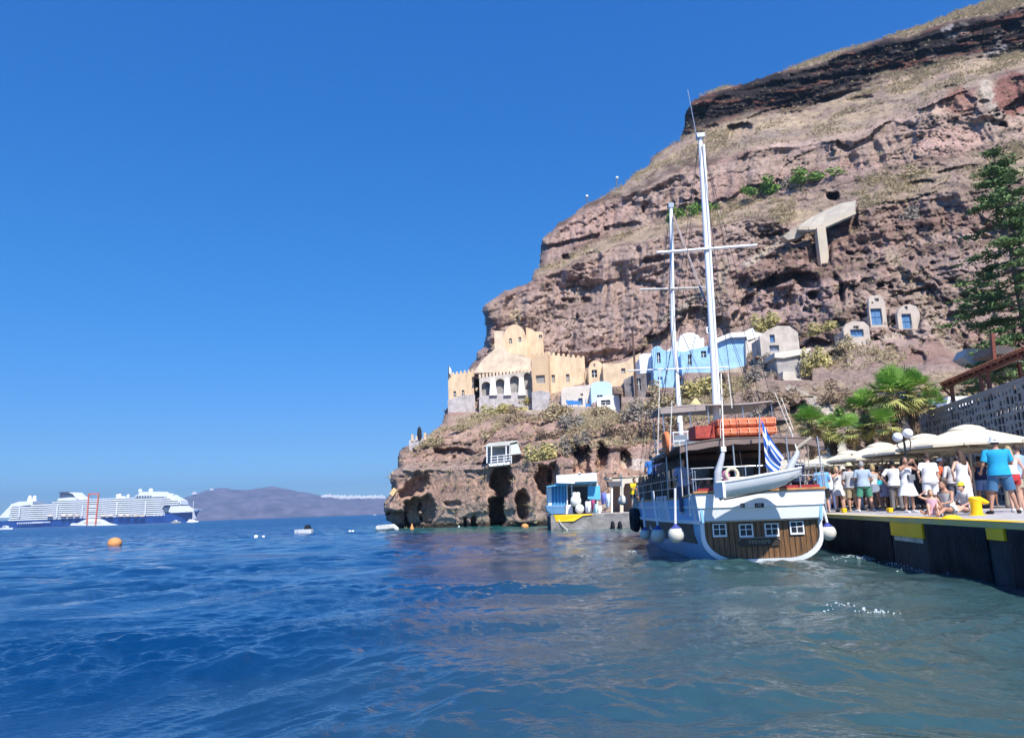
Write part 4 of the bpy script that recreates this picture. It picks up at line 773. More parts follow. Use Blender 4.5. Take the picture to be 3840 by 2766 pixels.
for b_ in [(2880, 1200, 50, 46, 'y', 'big round yellow-green bush above the white roof end'), (3100, 1222, 55, 30, 'y', 'yellow-green bush on the slope left of the lowest cave house'), (3058, 1335, 42, 62, 'y', 'tall straw-yellow bush right of the grey bastion'),
    (3172, 1290, 38, 32, 's', 'straw bush below the lowest cave house'), (2632, 1440, 78, 52, 'y', 'wide yellow bush between the two masts below the blue house'), (2490, 1490, 62, 50, 's', 'straw bush left of the foremast foot'), (2040, 1690, 56, 48, 'y', 'golden round bush on the rock ledge right of the balcony hut'),
    (2112, 1672, 34, 36, 'g', 'grey brown bush beside the golden bush'), (2560, 785, 42, 40, 'c', 'green cactus thicket behind the foremast top'), (2655, 775, 30, 26, 'c', 'green cactus clump just right of the mainmast'), (2862, 700, 54, 32, 'c', 'green cactus thicket in the middle of the cliff'), (3072, 645, 78, 30, 'c', 'largest green cactus thicket, highest on the cliff'),
    (2968, 680, 34, 24, 'g', 'grey brush between the two green thickets'), (2400, 1540, 60, 44, 'g', 'grey brush below the dark ruin'), (2110, 1545, 54, 40, 's', 'straw bush below the pale stone house'), (2160, 1580, 44, 36, 'g', 'grey bush under the white terrace house'), (1880, 1530, 60, 28, 'y', 'yellow-green bush below the arcade'), (1972, 1500, 22, 22, 'y', 'small green-yellow bush at the tower foot'),
    (1790, 1560, 40, 18, 's', 'straw bush at the left below the arcade'), (1940, 1560, 44, 30, 'd', 'brown brush below the tower'), (1740, 1600, 34, 16, 's', 'straw bush on the slope under the castle wing'), (2895, 1350, 56, 34, 'g', 'grey leafless brush below the rubble house'), (2850, 1400, 50, 30, 'g', 'grey brush above the boat canopy'), (2930, 1480, 66, 40, 'd', 'dark brown hanging brush above the arch'),
    (3150, 1470, 60, 36, 'd', 'brown dry bush left of the palms'), (2455, 1600, 50, 50, 'd', 'brown brush hanging left of the boat'), (2330, 1600, 60, 36, 'd', 'brown brush on the ledge left of the mast shrouds'), (2250, 1540, 40, 26, 's', 'straw bush right of the white terrace'), (2560, 1500, 36, 30, 's', 'straw bush behind the upper canopy'),
    (3440, 640, 60, 22, 's', 'straw bush on the ledge below the pink scree'), (3330, 1210, 16, 12, 'g', 'small grey bush between two cave houses'), (3440, 800, 60, 30, 'g', 'grey bush on the shoulder right of the lookout'), (2070, 1620, 50, 26, 'd', 'brown brush above the golden bush'), (2190, 1640, 30, 26, 'g', 'grey brush over the cave openings'), (1640, 1655, 40, 20, 's', 'straw bush at the headland edge'), (2850, 1560, 44, 36, 'g', 'grey brush behind the orange floats')]:
    bush(*b_)
# ================================================================== PIER AND FAR JETTY
DECK = 1.12
def px_edge(Y): return 6.64+.144*Y
CONC2 = mk('pier_concrete', (.50, .46, .42), .9, .18, 1.2, .3, bscale=14)
STAIN = mk('stained_wall', (.04, .05, .07), .85, .5, .8, .9, bscale=5, col2=(.012, .014, .02), cut=(.35, .75))
YEL = mk('yellow_paint', (1.0, .56, .0), .55, .08, 2, .1); YELW = mk('worn_yellow_paint', (.78, .60, .14), .8, .2, 2, .2, col2=(.55, .48, .30))
RUB = mk('black_rubber', (.016, .020, .030), .85, .5, 2.5, .9, bscale=12, spec=.25)
def pier():
    r = None; m = MB(); a = [(px_edge(-6), -6), (px_edge(56), 56), (2.55, 57.2), (2.35, 60), (3.0, 64), (3.0, 80), (48, 80), (48, -6)]
    m.prism([(x, y, -1.5) for x, y in a], (0, 0, 1.5+DECK-.09)); m.build('quay', STAIN, kind='structure')
    m = MB(); m.prism([(x, y, DECK-.09) for x, y in a], (0, 0, .09)); m.build('pavement', CONC2, kind='structure')
    # capping and painted marks run with the edge
    def strip(name, y0, y1, z0, z1, out, mt, kind='structure', **k):
        m = MB(); n = max(1, int((y1-y0)/1.0)); 
        R_ = []
        for i in range(n+1):
            y = y0+(y1-y0)*i/n; x = px_edge(y); R_.append([(x+.012, y, z0), (x-out, y, z0), (x-out, y, z1), (x+.012, y, z1)])
        m.rings(R_); return m.build(name, mt, kind=kind, **k)
    strip('pier_edge_paint', -6, 31, DECK-.11, DECK+.004, .03, YELW)
    for y0, y1, z0 in ((17.2, 19.25, .68), (13.5, 14.15, .80), (9.5, 10.2, .78)): strip('yellow_mark', y0, y1, z0, DECK-.112, .05, YEL)
    def top(name, y0, y1, w_, dz, mt):
        m = MB(); n = 12; m.rings([[(px_edge(y0+(y1-y0)*i/n)-.028, y0+(y1-y0)*i/n, DECK+dz), (px_edge(y0+(y1-y0)*i/n)+w_, y0+(y1-y0)*i/n, DECK+dz)] for i in range(n+1)], cap=False, close=False); m.build(name, mt, kind='structure')
    top('pier_edge_top_paint', -6, 31, .26, .009, YELW); top('yellow_mark', 13.2, 19.6, .34, .013, YEL)
    strip('cement_patch', 17.3, 19.1, .57, .675, .03, mk('pale_cement', (.6, .57, .5), .9, .3, 4, .5))
    # black rubber pads bolted to the pier, ragged lower edge
    g = random.Random(3)
    for i, (y0, y1) in enumerate(((14.2, 17.1), (10.3, 13.4), (6.5, 9.4), (19.35, 25.6))):
        m = MB(); n = 14; R_ = []
        for k in range(n+1):
            y = y0+(y1-y0)*k/n; e = min(k, n-k)/n; th = .075*min(1, e*9+.35); x = px_edge(y); b = .05+.25*g.random()*(.4+e)
            zt = DECK-.15-.06*max(0, 1-e*9); R_.append([(x+.02, y, b-.35), (x-th*.5, y, b-.3), (x-th*.9, y, .3), (x-th, y, .62), (x-th*.9, y, zt-.07), (x-th*.6, y, zt), (x+.02, y, zt)])
        m.rings(R_).jitter(.06, 2.6, i); m.build('rubber_pad', RUB, smooth=True, autos=60, label=('black rubber pad on the pier wall between the two yellow marks', 'black rubber pad on the pier wall right of the narrow yellow mark', 'black rubber pad on the pier wall at the right picture edge', 'long rough black pad on the pier wall behind the white fender')[i], cat='dock pad', group='black pads on the pier wall')
    # the footing shelf under the waterline at the right
    m = MB(); m.prism([(px_edge(15)-.1, 15, -.5), (px_edge(6)-.9, 6, -.5), (px_edge(6)+.2, 6, -.5), (px_edge(15)+.2, 15, -.5)], (0, 0, .52)); m.jitter(.08, 1, 4); m.build('pier_footing', STAIN, kind='structure')
    m = MB(); m.prism([(9.9, 16.5, DECK), (9.9+.144*13+.35, 29.5, DECK), (40, 29.5, DECK), (40, 16.5, DECK)], (0, 0, .004)); m.build('pavement_strip', mk('promenade', (.46, .43, .42), .9, .12, 1.5, .2), kind='structure')
pier()
def far_jetty():
    y = 56.6; m = MB(); p0 = P(2105, 1926, 57.05); p1 = P(2172, 1926, 57.05)
    m.prism([(2.9, 57.02, DECK-.5), (4.2, 56.8, DECK-.5), (4.9, 56.75, DECK-.12), (5.6, 56.7, DECK-.08), (5.6, 56.7, DECK+.004), (2.75, 57.02, DECK+.004)], (0, .12, 0)); m.build('yellow_mark', YEL, kind='structure')
    m = MB(); m.prism([(2.5, 57.09, -1), (14.6, 55.9, -1), (14.6, 55.9, DECK-.04), (2.5, 57.09, DECK-.04)], (0, .1, 0)); m.jitter(.03, .8, 3); m.build('jetty_facing', mk('jetty_stone', (.30, .28, .27), .95, .35, 1.2, .8, bscale=4), kind='structure')
    cx = MB(); cx.tube([(3.0, 57.1, 1.0), (3.2, 56.9, .5), (3.7, 56.7, .0)], .03, 5); cx.build('mooring_line', mk('rope', (.75, .72, .64), .9, .1, 4, 0), None, label='white mooring line hanging from the far jetty corner', cat='rope')
    for i, x in enumerate((2298, 2325)):
        t = MB(); p = P(x, 1974, 56.1); t.torus((p.x, p.y, p.z), .3, .12, 'x', 16, 8); t.build('tyre', RUB, smooth=True, label='black tyre on the far jetty wall, %s one of two' % ('left', 'right')[i], cat='tyre', group='tyres on the far jetty wall')
far_jetty()
# ------------------------------------------------------------------ kiosk on the far jetty
def text(s, loc, size, mt, rot=(R(90), 0, 0), ext=.01, parent=None, name='lettering', align='CENTER', sx=1):
    cu = bpy.data.curves.new(name, 'FONT'); cu.body = s; cu.size = size; cu.extrude = ext; cu.align_x = align; cu.align_y = 'CENTER'
    t = bpy.data.objects.new(name, cu); COL.objects.link(t); dg = bpy.context.evaluated_depsgraph_get(); me = bpy.data.meshes.new_from_object(t.evaluated_get(dg)); bpy.data.objects.remove(t)
    o = bpy.data.objects.new(name, me); COL.objects.link(o); me.materials.clear(); me.materials.append(mt); off = wloc(parent) if parent is not None else Vector((0, 0, 0))
    o.location = Vector(loc)-off; o.rotation_euler = rot; o.scale = (sx, 1, 1); o.parent = parent; return o
KBL = mk('kiosk_blue', (.05, .22, .42), .5, .1, 2, .05); KLB = mk('kiosk_sky_blue', (.12, .50, .78), .5, .1, 2, .05); BOXB = mk('boat_blue', (.10, .24, .42), .5, .1, 1, .05)
def kiosk():
    d = 58.5; r = empty('kiosk', P(2150, 1925, d), 'white and blue dive kiosk with lettered roof board on the far jetty', 'kiosk')
    def q(name, pts, dv, mt, dd=d): m = MB(); m.prism([P(x, y, dd) for x, y in pts], dv); return m.build(name, mt, r)
    q('sign_board', [(2087, 1810), (2086, 1781), (2236, 1771), (2240, 1803), (2156, 1806), (2155, 1812)], (0, .2, 0), WHITE, d-1.2)
    p = P(2150, 1796, d-1.26); text('I  I U I I O O', (P(2163, 1792, d-1.23).x, d-1.215, P(2163, 1792, d-1.23).z), .24, mk('grey_letter', (.62, .62, .6), .7, .05, 2, 0), (R(90), R(-3.4), 0), parent=r)
    q('roof', [(2086, 1810), (2240, 1803), (2240, 1808), (2086, 1815)], (0, 4, 0), KLB, d-1.0)
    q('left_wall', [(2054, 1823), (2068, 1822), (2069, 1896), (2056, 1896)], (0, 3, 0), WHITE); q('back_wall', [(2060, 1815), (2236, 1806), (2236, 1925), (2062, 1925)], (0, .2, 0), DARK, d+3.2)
    q('blue_panel', [(2068, 1820), (2126, 1812), (2130, 1895), (2070, 1896)], (0, .15, 0), KBL); q('sky_blue_panel', [(2205, 1822), (2250, 1820), (2252, 1872), (2204, 1870)], (0, .12, 0), KLB, d-.3)
    for x in (2078, 2090, 2102, 2114): q('slat', [(x, 1818), (x+3, 1818), (x+4, 1893), (x+1, 1893)], (0, .05, 0), KLB, d-.06)
    q('awning', [(2048, 1822), (2128, 1811), (2130, 1816), (2052, 1825)], (0, 1.2, 0), KLB, d-1.0)
    for x in (2124, 2142, 2213, 2238): q('post', [(x, 1812), (x+4, 1812), (x+6, 1924), (x+2, 1924)], (0, .12, 0), WHITE, d-.2)
    q('counter', [(2122, 1894), (2142, 1890), (2150, 1926), (2122, 1926)], (0, .6, 0), WHITE, d-.3)
    c = MB(); b = P(2085, 1812, d); q('sign_finial', [(2168, 1781), (2170, 1770), (2176, 1769), (2178, 1779)], (0, .2, 0), WHITE, d-1.2)
    # goods in front of it
    for i, (x, y, w_, h_, col, lb) in enumerate(((2160, 1862, 26, 34, (.8, .8, .8), 'white wetsuit top hanging left of the dark kiosk opening'), (2204, 1900, 20, 42, (.72, .74, .86), 'lilac towel hanging under the kiosk roof'), (2222, 1890, 12, 36, (.40, .08, .22), 'crimson cloth hanging in the kiosk row'), (2232, 1906, 16, 34, (.3, .6, .8), 'pale blue cloth hanging in the kiosk row'), (2262, 1868, 16, 44, (.17, .2, .55), 'indigo cloth hanging right of the kiosk'), (2278, 1876, 16, 52, (.55, .68, .85), 'long pale blue cloth hanging right of the kiosk'), (2243, 1912, 22, 34, (.8, .78, .75), 'cream cloth lying over the kiosk rail'))):
        m = MB(); n = 7; A = []; dd = d-.9
        for k in range(n+1):
            xx = x-w_/2+w_*k/n; A.append([P(xx, y-h_/2+1.5*math.sin(k*2), dd+.12*math.sin(k*2.3)), P(xx+2*math.sin(k), y+h_*.1, dd+.16*math.sin(k*2.3+1)), P(xx*.8+x*.2, y+h_/2+3*math.sin(k*1.7), dd+.1*math.sin(k*2))])
        m.rings(A, cap=False, close=False); o = m.build('hanging_cloth', mk('cloth%d' % i, col, .9, .15, 4, .1), smooth=True, label=lb, cat='cloth', group='cloths hung out at the kiosk'); so = o.modifiers.new('s', 'SOLIDIFY'); so.thickness = .04
    m = MB(); p = P(2160, 1892, d-1.0); m.ball((p.x, p.y, p.z+.3), (.42, .3, .42)); m.ball((p.x+.25, p.y-.1, p.z-.3), (.35, .3, .35)); m.build('white_float', mk('float_white', (.8, .79, .74), .6, .08, 3, 0), smooth=True, label='pair of white floats stacked before the kiosk', cat='float')
    # blue hull shaped tank left of the kiosk
    m = MB(); m.prism([P(x, y, d-1.2) for x, y in [(2045, 1894), (2118, 1893), (2120, 1926), (2066, 1928), (2050, 1915)]], (0, 1.2, 0)); m.build('blue_tub', BOXB, None, label='blue upturned tub left of the kiosk on the far jetty', cat='tub', bevel=.06)
    # cream canopy with curved front right of it
    r2 = empty('cream_shelter', P(2360, 1925, 60), 'cream shelter with arched front and dark window between kiosk and boat', 'shelter')
    def q2(name, pts, dv, mt, dd=60): m = MB(); m.prism([P(x, y, dd) for x, y in pts], dv); return m.build(name, mt, r2)
    CR = mk('cream_panel', (.66, .58, .46), .8, .1, 1, .1)
    q2('fascia', [(2295, 1790), (2420, 1786), (2420, 1806), (2344, 1812), (2338, 1830), (2338, 1920), (2326, 1920), (2326, 1806), (2296, 1806)], (0, .4, 0), CR)
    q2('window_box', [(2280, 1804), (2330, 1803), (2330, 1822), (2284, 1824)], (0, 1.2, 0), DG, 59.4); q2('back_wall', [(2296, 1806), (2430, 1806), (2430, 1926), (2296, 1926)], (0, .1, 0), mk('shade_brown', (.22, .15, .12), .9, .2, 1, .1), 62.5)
    q2('roof', [(2284, 1790), (2430, 1782), (2430, 1788), (2284, 1796)], (0, 3, 0), CR)
    q2('leg', [(2292, 1824), (2298, 1824), (2298, 1922), (2292, 1922)], (0, .15, 0), WHITE, 59.5)
kiosk()
# ================================================================== WATERCRAFT AND BUOYS
SW = mk('ship_white', (.78, .80, .82), .5, .06, .05, 0); SBL = mk('ship_navy', (.015, .08, .33), .4, .1, .03, 0); SGL = mk('ship_glass', (.10, .14, .19), .2, .3, .12, 0, stretch=(1, 1, .1)); ORG = mk('orange_paint', (.72, .15, .06), .6, .1, .5, 0)
def ship():
    d = 1160.0; k = d/F; L = lambda x: (x-1939)*k*1.0+0
    def X(px): return P(px, 1955, d).x
    def Zp(px, py): return P(px, py, d).z
    x0, x1 = X(-30), X(726); r = empty('cruise_ship', (X(350), d+16, 0), 'huge white cruise ship with dark blue hull anchored at the far left', 'cruise ship')
    xs = np.linspace(0, 1, 40); m = MB(); R_ = []
    for t in xs:
        x = x0+(x1-x0)*t; b = 17*min(1, max(.02, (1-t)/.16))**.62*min(1, .75+t*5); h = 11.5+1.2*math.sin(t*3)+6.5*max(0, (t-.80)/.2)**1.2; fl = 1+.25*max(0, (t-.8)/.2)
        xb = x if t < .9 else x-(t-.9)*90
        R_.append([(xb, d+18-b*.8, -3), (x, d+18-b*fl, h), (x, d+18+b*fl, h), (xb, d+18+b*.8, -3)])
    m.rings(R_); m.build('hull', SBL, r)
    m = MB(); m.prism([(X(x), d+1.5, Zp(x, y)) for x, y in [(628, 1918), (636, 1892), (668, 1894), (690, 1908), (724, 1911), (723, 1918), (640, 1922)]], (0, 33, 0)); m.build('bow_bulwark', SW, r)
    # eleven decks: dark glass band set back behind each white slab edge
    prof = [(30, 612), (36, 612), (34, 610), (30, 606), (30, 610), (32, 668), (30, 668), (110, 640), (190, 625)]
    z = 11.5; gl = MB(); 
    for i, (a, b) in enumerate(prof):
        dk = MB(); dk.box((X(a), d+.0, z), (X(b), d+34, z+.9)); dk.box((X(a), d+.3, z+.9), (X(b), d+.5, z+1.7)); dk.build('deck', SW, r)
        wb = MB(); wb.box((X(a)+2, d+2.2, z+.9), (X(b)-3, d+32, z+3.05)); wb.build('window_band', SGL, r)
        z += 3.05
    m = MB(); m.prism([(X(x), d+3, Zp(x, y)) for x, y in [(-12, 1940), (2, 1925), (28, 1896), (30, 1890), (60, 1880), (112, 1878), (112, 1892), (38, 1900), (38, 1940)]], (0, 28, 0)); m.build('stern_sweep', SW, r)
    for x in (83, 101): m = MB(); c = (X(x), d+14, Zp(x, 1882)); m.lathe(c, [(4.2, 0), (3.4, 3), (2.6, 8), (1.8, 9.8), (.3, 10.4)], 14); m.build('satellite_dome', SW, r, smooth=True)
    m = MB(); m.prism([(X(x), d+8, Zp(x, y)) for x, y in [(192, 1884), (200, 1868), (240, 1864), (275, 1864), (300, 1876), (300, 1884)]], (0, 18, 0)); m.prism([(X(x), d+7, Zp(x, y)) for x, y in [(238, 1845), (262, 1845), (280, 1860), (300, 1870), (300, 1876), (272, 1870), (255, 1852)]], (0, 20, 0)); m.build('aft_house', SW, r)
    m = MB(); m.prism([(X(x), d+9, Zp(x, y)) for x, y in [(203, 1866), (204, 1846), (250, 1846), (268, 1862), (268, 1866)]], (0, 16, 0)); m.build('funnel', mk('ship_dark', (.06, .09, .15), .5, .2, .1, 0), r)
    f_ = MB()
    for x in range(202, 250, 8): f_.box((X(x)-.3, d+8, Zp(x, 1847)), (X(x)+.3, d+8.6, Zp(x, 1842)))
    f_.box((X(200), d+8, Zp(225, 1844)-.3), (X(252), d+8.6, Zp(225, 1844)+.3)); f_.box((X(200), d+8, Zp(225, 1850)-.3), (X(252), d+8.6, Zp(225, 1850)+.4)); f_.build('funnel_rail', DG, r)
    m = MB(); m.box((X(282), d+4, Zp(300, 1884)), (X(500), d+30, Zp(300, 1871))); m.build('pool_deck_house', SW, r)
    wb = MB()
    for x in range(330, 425, 8): wb.box((X(x), d+3.6, Zp(x, 1883)), (X(x+5), d+4.2, Zp(x, 1873)))
    wb.build('window_row', SGL, r)
    m = MB(); m.box((X(420), d+8, Zp(430, 1868)), (X(452), d+22, Zp(430, 1860))); m.build('mid_house', SW, r)
    for x, y, s_ in ((441, 1858, 2.6), (450, 1856, 2.4), (481, 1858, 2.4), (526, 1840, 3.2), (566, 1838, 3.4)): m = MB(); c = P(x, y, d+14); m.ball(c, s_, 12, 8); m.lathe((c.x, c.y, c.z-s_*2.4), [(s_*.6, 0), (s_*.7, s_*1.8)], 10); m.build('radar_dome', SW, r, smooth=True)
    m = MB(); m.prism([(X(x), d+4, Zp(x, y)) for x, y in [(496, 1880), (498, 1856), (514, 1852), (518, 1843), (590, 1842), (600, 1850), (628, 1854), (640, 1862), (668, 1876), (672, 1890), (612, 1892), (560, 1890)]], (0, 26, 0)); m.build('bridge_house', SW, r)
    wb = MB()
    for x in range(502, 560, 10): wb.box((X(x), d+3.4, Zp(x, 1870)), (X(x+7), d+4.2, Zp(x, 1858)))
    wb.box((X(562), d+3.4, Zp(580, 1888)), (X(606), d+4.2, Zp(580, 1862))); wb.box((X(600), d+3.2, Zp(600, 1920)), (X(628), d+4.2, Zp(620, 1892))); wb.build('bridge_windows', SGL, r)
    m = MB(); c = P(640, 1853, d+14); m.ball(c, (5, 4, 1.6), 12, 7); m.build('mast_dome', SW, r, smooth=True)
    LBM = mk('lifeboat', (.70, .55, .44), .6, .1, .3, 0)
    for x in (190, 240, 265, 290, 390, 415, 455, 480, 510, 535):
        m = MB(); c = (X(x), d-3, Zp(x, 1934)); m.ball((c[0], c[1], c[2]), (4.6, 2.2, 1.9), 12, 8); m.build('lifeboat', LBM, r, smooth=True)
    for x, y0, y1 in ((73, 1898, 1938), (214, 1892, 1940), (309, 1892, 1936), (438, 1880, 1930), (545, 1880, 1930)): m = MB(); m.box((X(x)-.8, d-2.5, Zp(x, y1)), (X(x)+.8, d-1.5, Zp(x, y0))); m.build('davit_post', SW, r)
    m = MB(); m.box((X(120), d-1.0, 7), (X(190), d-.3, 8.2)); 
    for i in range(14): m.box((X(66+i*7), d-1.2, 6.2), (X(69+i*7), d+1, 8.4))
    m.build('hull_windows', SW, r)
    p = P(600, 1931, d-1.5); text('0 0 0 I', (X(600), d-4.2, 12.8), 7, SW, parent=r, name='hull_lettering', ext=.2)
    # tender platform with tall orange frame in front of the ship
    d2 = 800.0; r = empty('orange_frame_barge', P(345, 1969, d2), 'white low barge carrying a tall orange frame in front of the cruise ship', 'barge')
    def q(name, pts, dv, mt): m = MB(); m.prism([P(x, y, d2) for x, y in pts], dv); return m.build(name, mt, r)
    q('hull', [(262, 1969), (268, 1961), (290, 1961), (312, 1950), (330, 1943), (360, 1943), (378, 1948), (400, 1960), (432, 1967), (432, 1970)], (0, 6, 0), SW)
    fr = MB(); fr.beam(P(325, 1966, d2-1), P(333, 1850, d2-1), 1.1); fr.beam(P(358, 1966, d2-1), P(370, 1850, d2-1), 1.1); fr.beam(P(331, 1852, d2-1), P(371, 1850, d2-1), 1.2); fr.build('orange_frame', ORG, r)
    for y in (1886, 1897, 1910, 1922, 1934): q('ladder_rung', [(330, y), (362, y-1), (362, y+1), (330, y+2)], (0, 1, 0), SW)
    q('railing', [(312, 1958), (378, 1958), (378, 1960), (312, 1960)], (0, .4, 0), ORG)
    # sailing catamaran by the bow
    d3 = 700.0; r = empty('catamaran', P(722, 1956, d3), 'small white catamaran with bare mast beside the ship bow', 'catamaran'); p = P(722, 1954, d3)
    for s_ in (-2, 2): m = MB(); m.ball((p.x, p.y+s_, .7), (5, .9, 1.1), 14, 8); m.build('hull', SW, r, smooth=True)
    m = MB(); m.box((p.x-3.4, p.y-2, 1.3), (p.x+2.4, p.y+2, 3.0), taper=.5); m.build('cabin', SW, r); m = MB(); m.tube([(p.x, p.y, 2.5), (p.x, p.y, 20)], .22, 6); m.build('mast', SW, r)
    m = MB(); m.prism([(p.x+.3, p.y, 4), (p.x+3.4, p.y, 3.2), (p.x+.3, p.y, 12)], (0, .2, 0)); m.build('furled_sail', mk('sail_grey', (.5, .52, .55)), r)
    def motor(x, y, dd, s_, name, lb, mt=SW):
        p = P(x, y, dd); r = empty(name, (p.x, p.y, 0), lb, 'motorboat'); m = MB(); m.rings([[(p.x+s_*a, p.y-s_*b, 0), (p.x+s_*a*1.05, p.y-s_*b*1.2, s_*.28), (p.x+s_*a*1.05, p.y+s_*b*1.2, s_*.28), (p.x+s_*a, p.y+s_*b, 0)] for a, b in ((-1, .3), (0, .36), (.6, .26), (1.1, .03))]); m.build('hull', mt, r)
        m = MB(); m.box((p.x-s_*.5, p.y-s_*.25, s_*.28), (p.x+s_*.35, p.y+s_*.25, s_*.62), taper=s_*.08); m.build('cabin', SW, r); m = MB(); m.box((p.x-s_*.4, p.y-s_*.27, s_*.38), (p.x+s_*.2, p.y-s_*.2, s_*.52)); m.build('window', SGL, r)
    motor(24, 1966, 620, 5, 'motorboat', 'tiny white motorboat at the left picture edge'); motor(660, 1953, 900, 5, 'tender_boat', 'tiny open tender lying under the ship bow', mk('tender_cream', (.6, .5, .35))); motor(1405, 1933, 1500, 3, 'motorboat', 'tiny white boat on the horizon left of the headland')
ship()
ORB = mk('buoy_orange', (.78, .27, .05), .7, .25, 3, .3, col2=(.55, .32, .14)); WB = mk('buoy_white', (.82, .84, .84), .6, .08, 3, .1)
def buoy(x, y, r_, mt, name, lb, sh='ball', cat='buoy'):
    p = G(x, y); m = MB(); 
    if sh == 'ball': m.ball((p.x, p.y, r_*.35), (r_*1.1, r_, r_*.9), 14, 9)
    elif sh == 'can': m.lathe((p.x, p.y, -.1), [(r_*.9, 0), (r_, .1), (r_, r_*1.5), (r_*.7, r_*1.9)], 14)
    elif sh == 'cone': m.lathe((p.x, p.y, -.1), [(r_, 0), (r_*1.05, r_*.6), (r_*.5, r_*1.8), (r_*.12, r_*3)], 12)
    m.jitter(r_*.06, 2/r_, 3); m.build(name, mt, None, True, lb, cat)
buoy(430, 2044, .48, ORB, 'orange_buoy', 'large weathered orange buoy in the open water at left', 'ball'); buoy(960, 2015, .17, WB, 'white_can_buoy', 'white drum buoy, leftmost of the white floats in mid water', 'can'); buoy(988, 2013, .12, WB, 'white_float_buoy', 'small white float just right of the white drum buoy')
buoy(1312, 1993, .13, WB, 'white_float_buoy', 'left of two tiny white floats far out before the headland'); buoy(1323, 1993, .13, WB, 'white_float_buoy', 'right of two tiny white floats far out before the headland')
buoy(1545, 1982, .22, ORB, 'orange_cone_buoy', 'orange cone buoy at the foot of the headland cave', 'cone'); buoy(1662, 1976, .15, WB, 'white_can_buoy', 'left white drum buoy at the headland waterline', 'can'); buoy(1722, 1976, .15, WB, 'white_can_buoy', 'right white drum buoy at the headland waterline', 'can'); buoy(1969, 1978, .30, ORB, 'orange_buoy', 'orange mooring buoy below the sea caves left of the kiosk')
def smallcraft():
    p = G(1138, 1998); r = empty('dinghy_with_gear', (p.x, p.y, 0), 'tiny grey dinghy with dark gear in mid water', 'dinghy'); m = MB(); m.rings([[(p.x+a, p.y-b, -.05), (p.x+a, p.y-b*1.3, .38), (p.x+a, p.y+b*1.3, .38), (p.x+a, p.y+b, -.05)] for a, b in ((-.9, .1), (-.4, .4), (.5, .42), (.9, .35))]); m.build('hull', WB, r); m = MB(); m.box((p.x+.1, p.y-.3, .35), (p.x+.75, p.y+.3, .8), taper=.1); m.build('gear', RUB, r)
    a = P(1418, 1986, 76); r = empty('floating_slipway', (a.x, a.y, 0), 'long grey floating slipway with rounded end before the headland', 'float'); b = P(1488, 1986, 76); m = MB(); m.tube([(a.x, a.y, .25), (a.x+.9, a.y, .3), (b.x-.3, b.y, .38), (b.x, b.y, .1)], [.30, .30, .26, .24], 12, round_=True); m.build('pontoon_tube', mk('pontoon_grey', (.56, .56, .54), .7, .1, 1, .1), r, True); m = MB(); m.box((a.x+.1, a.y-.3, .45), (b.x-.6, a.y+.3, .56)); m.build('walkway', mk('pontoon_deck', (.66, .65, .6), .8, .1, 1, .1), r)
smallcraft()
m = MB(); p0, p1 = P(1468, 1855, 84.3), P(1484, 1833, 84.3); m.beam(p0, p1, .75, .5); m.build('yellow_plank', mk('yellow_wood', (.75, .55, .28), .8, .15, 2, .1), None, label='yellow upturned boat hull propped on the headland ledge', cat='hull')
# ================================================================== SAILING BOAT
HW = mk('hull_white', (.80, .82, .84), .4, .04, .6, .03, bscale=3); HB = mk('hull_blue', (.26, .52, .80), .35, .08, .5, .03, bscale=3); CAP = mk('varnished_rail', (.55, .27, .10), .4, .25, 4, .1, stretch=(1, 6, 1))
STEEL = mk('steel', (.55, .56, .57), .3, .1, 5, 0, metal=.7); ROPE = mk('rope', (.75, .72, .64), .9, .1, 4, 0); TEAK = mk('teak', (.36, .22, .13), .7, .3, 6, .2)
def planks():
    m = mk('transom_planks', (.27, .14, .055), .42, .45, 5.5, .25, bscale=18, col2=(.055, .03, .017), stretch=(3.2, 1, .35), cut=(.28, .72))
    return m
BX, BY = 6.66, 21.0
def bhw(y, z=1.5):    # half beam at distance y from the stern
    t = y/21.5
    base = np.interp(t, [0, .15, .35, .6, .8, .93, 1.0], [1.70, 2.12, 2.42, 2.35, 1.7, .8, .06])
    return .93*base*np.interp(z, [-.6, 0, .6, 1.2, 2.1], [.55, .80, .97, 1.0, 1.05])
def sheer(y): return 1.90-.14*min(1, max(0, y)/1.5)+.8*max(0, (y/21.5-.55)/.45)**1.6
YAW = R(-4.0)
def BP(px, py, d):
    v = P(px, py, d)-Vector((BX, BY, 0)); c, s = math.cos(-YAW), math.sin(-YAW); return Vector((BX+v.x*c-v.y*s, BY+v.x*s+v.y*c, v.z))
def turn(o):
    v = Vector(o.location)-Vector((BX, BY, 0)); c, s = math.cos(YAW), math.sin(YAW); o.location = (BX+v.x*c-v.y*s, BY+v.x*s+v.y*c, o.location.z); o.rotation_euler = (0, 0, YAW)
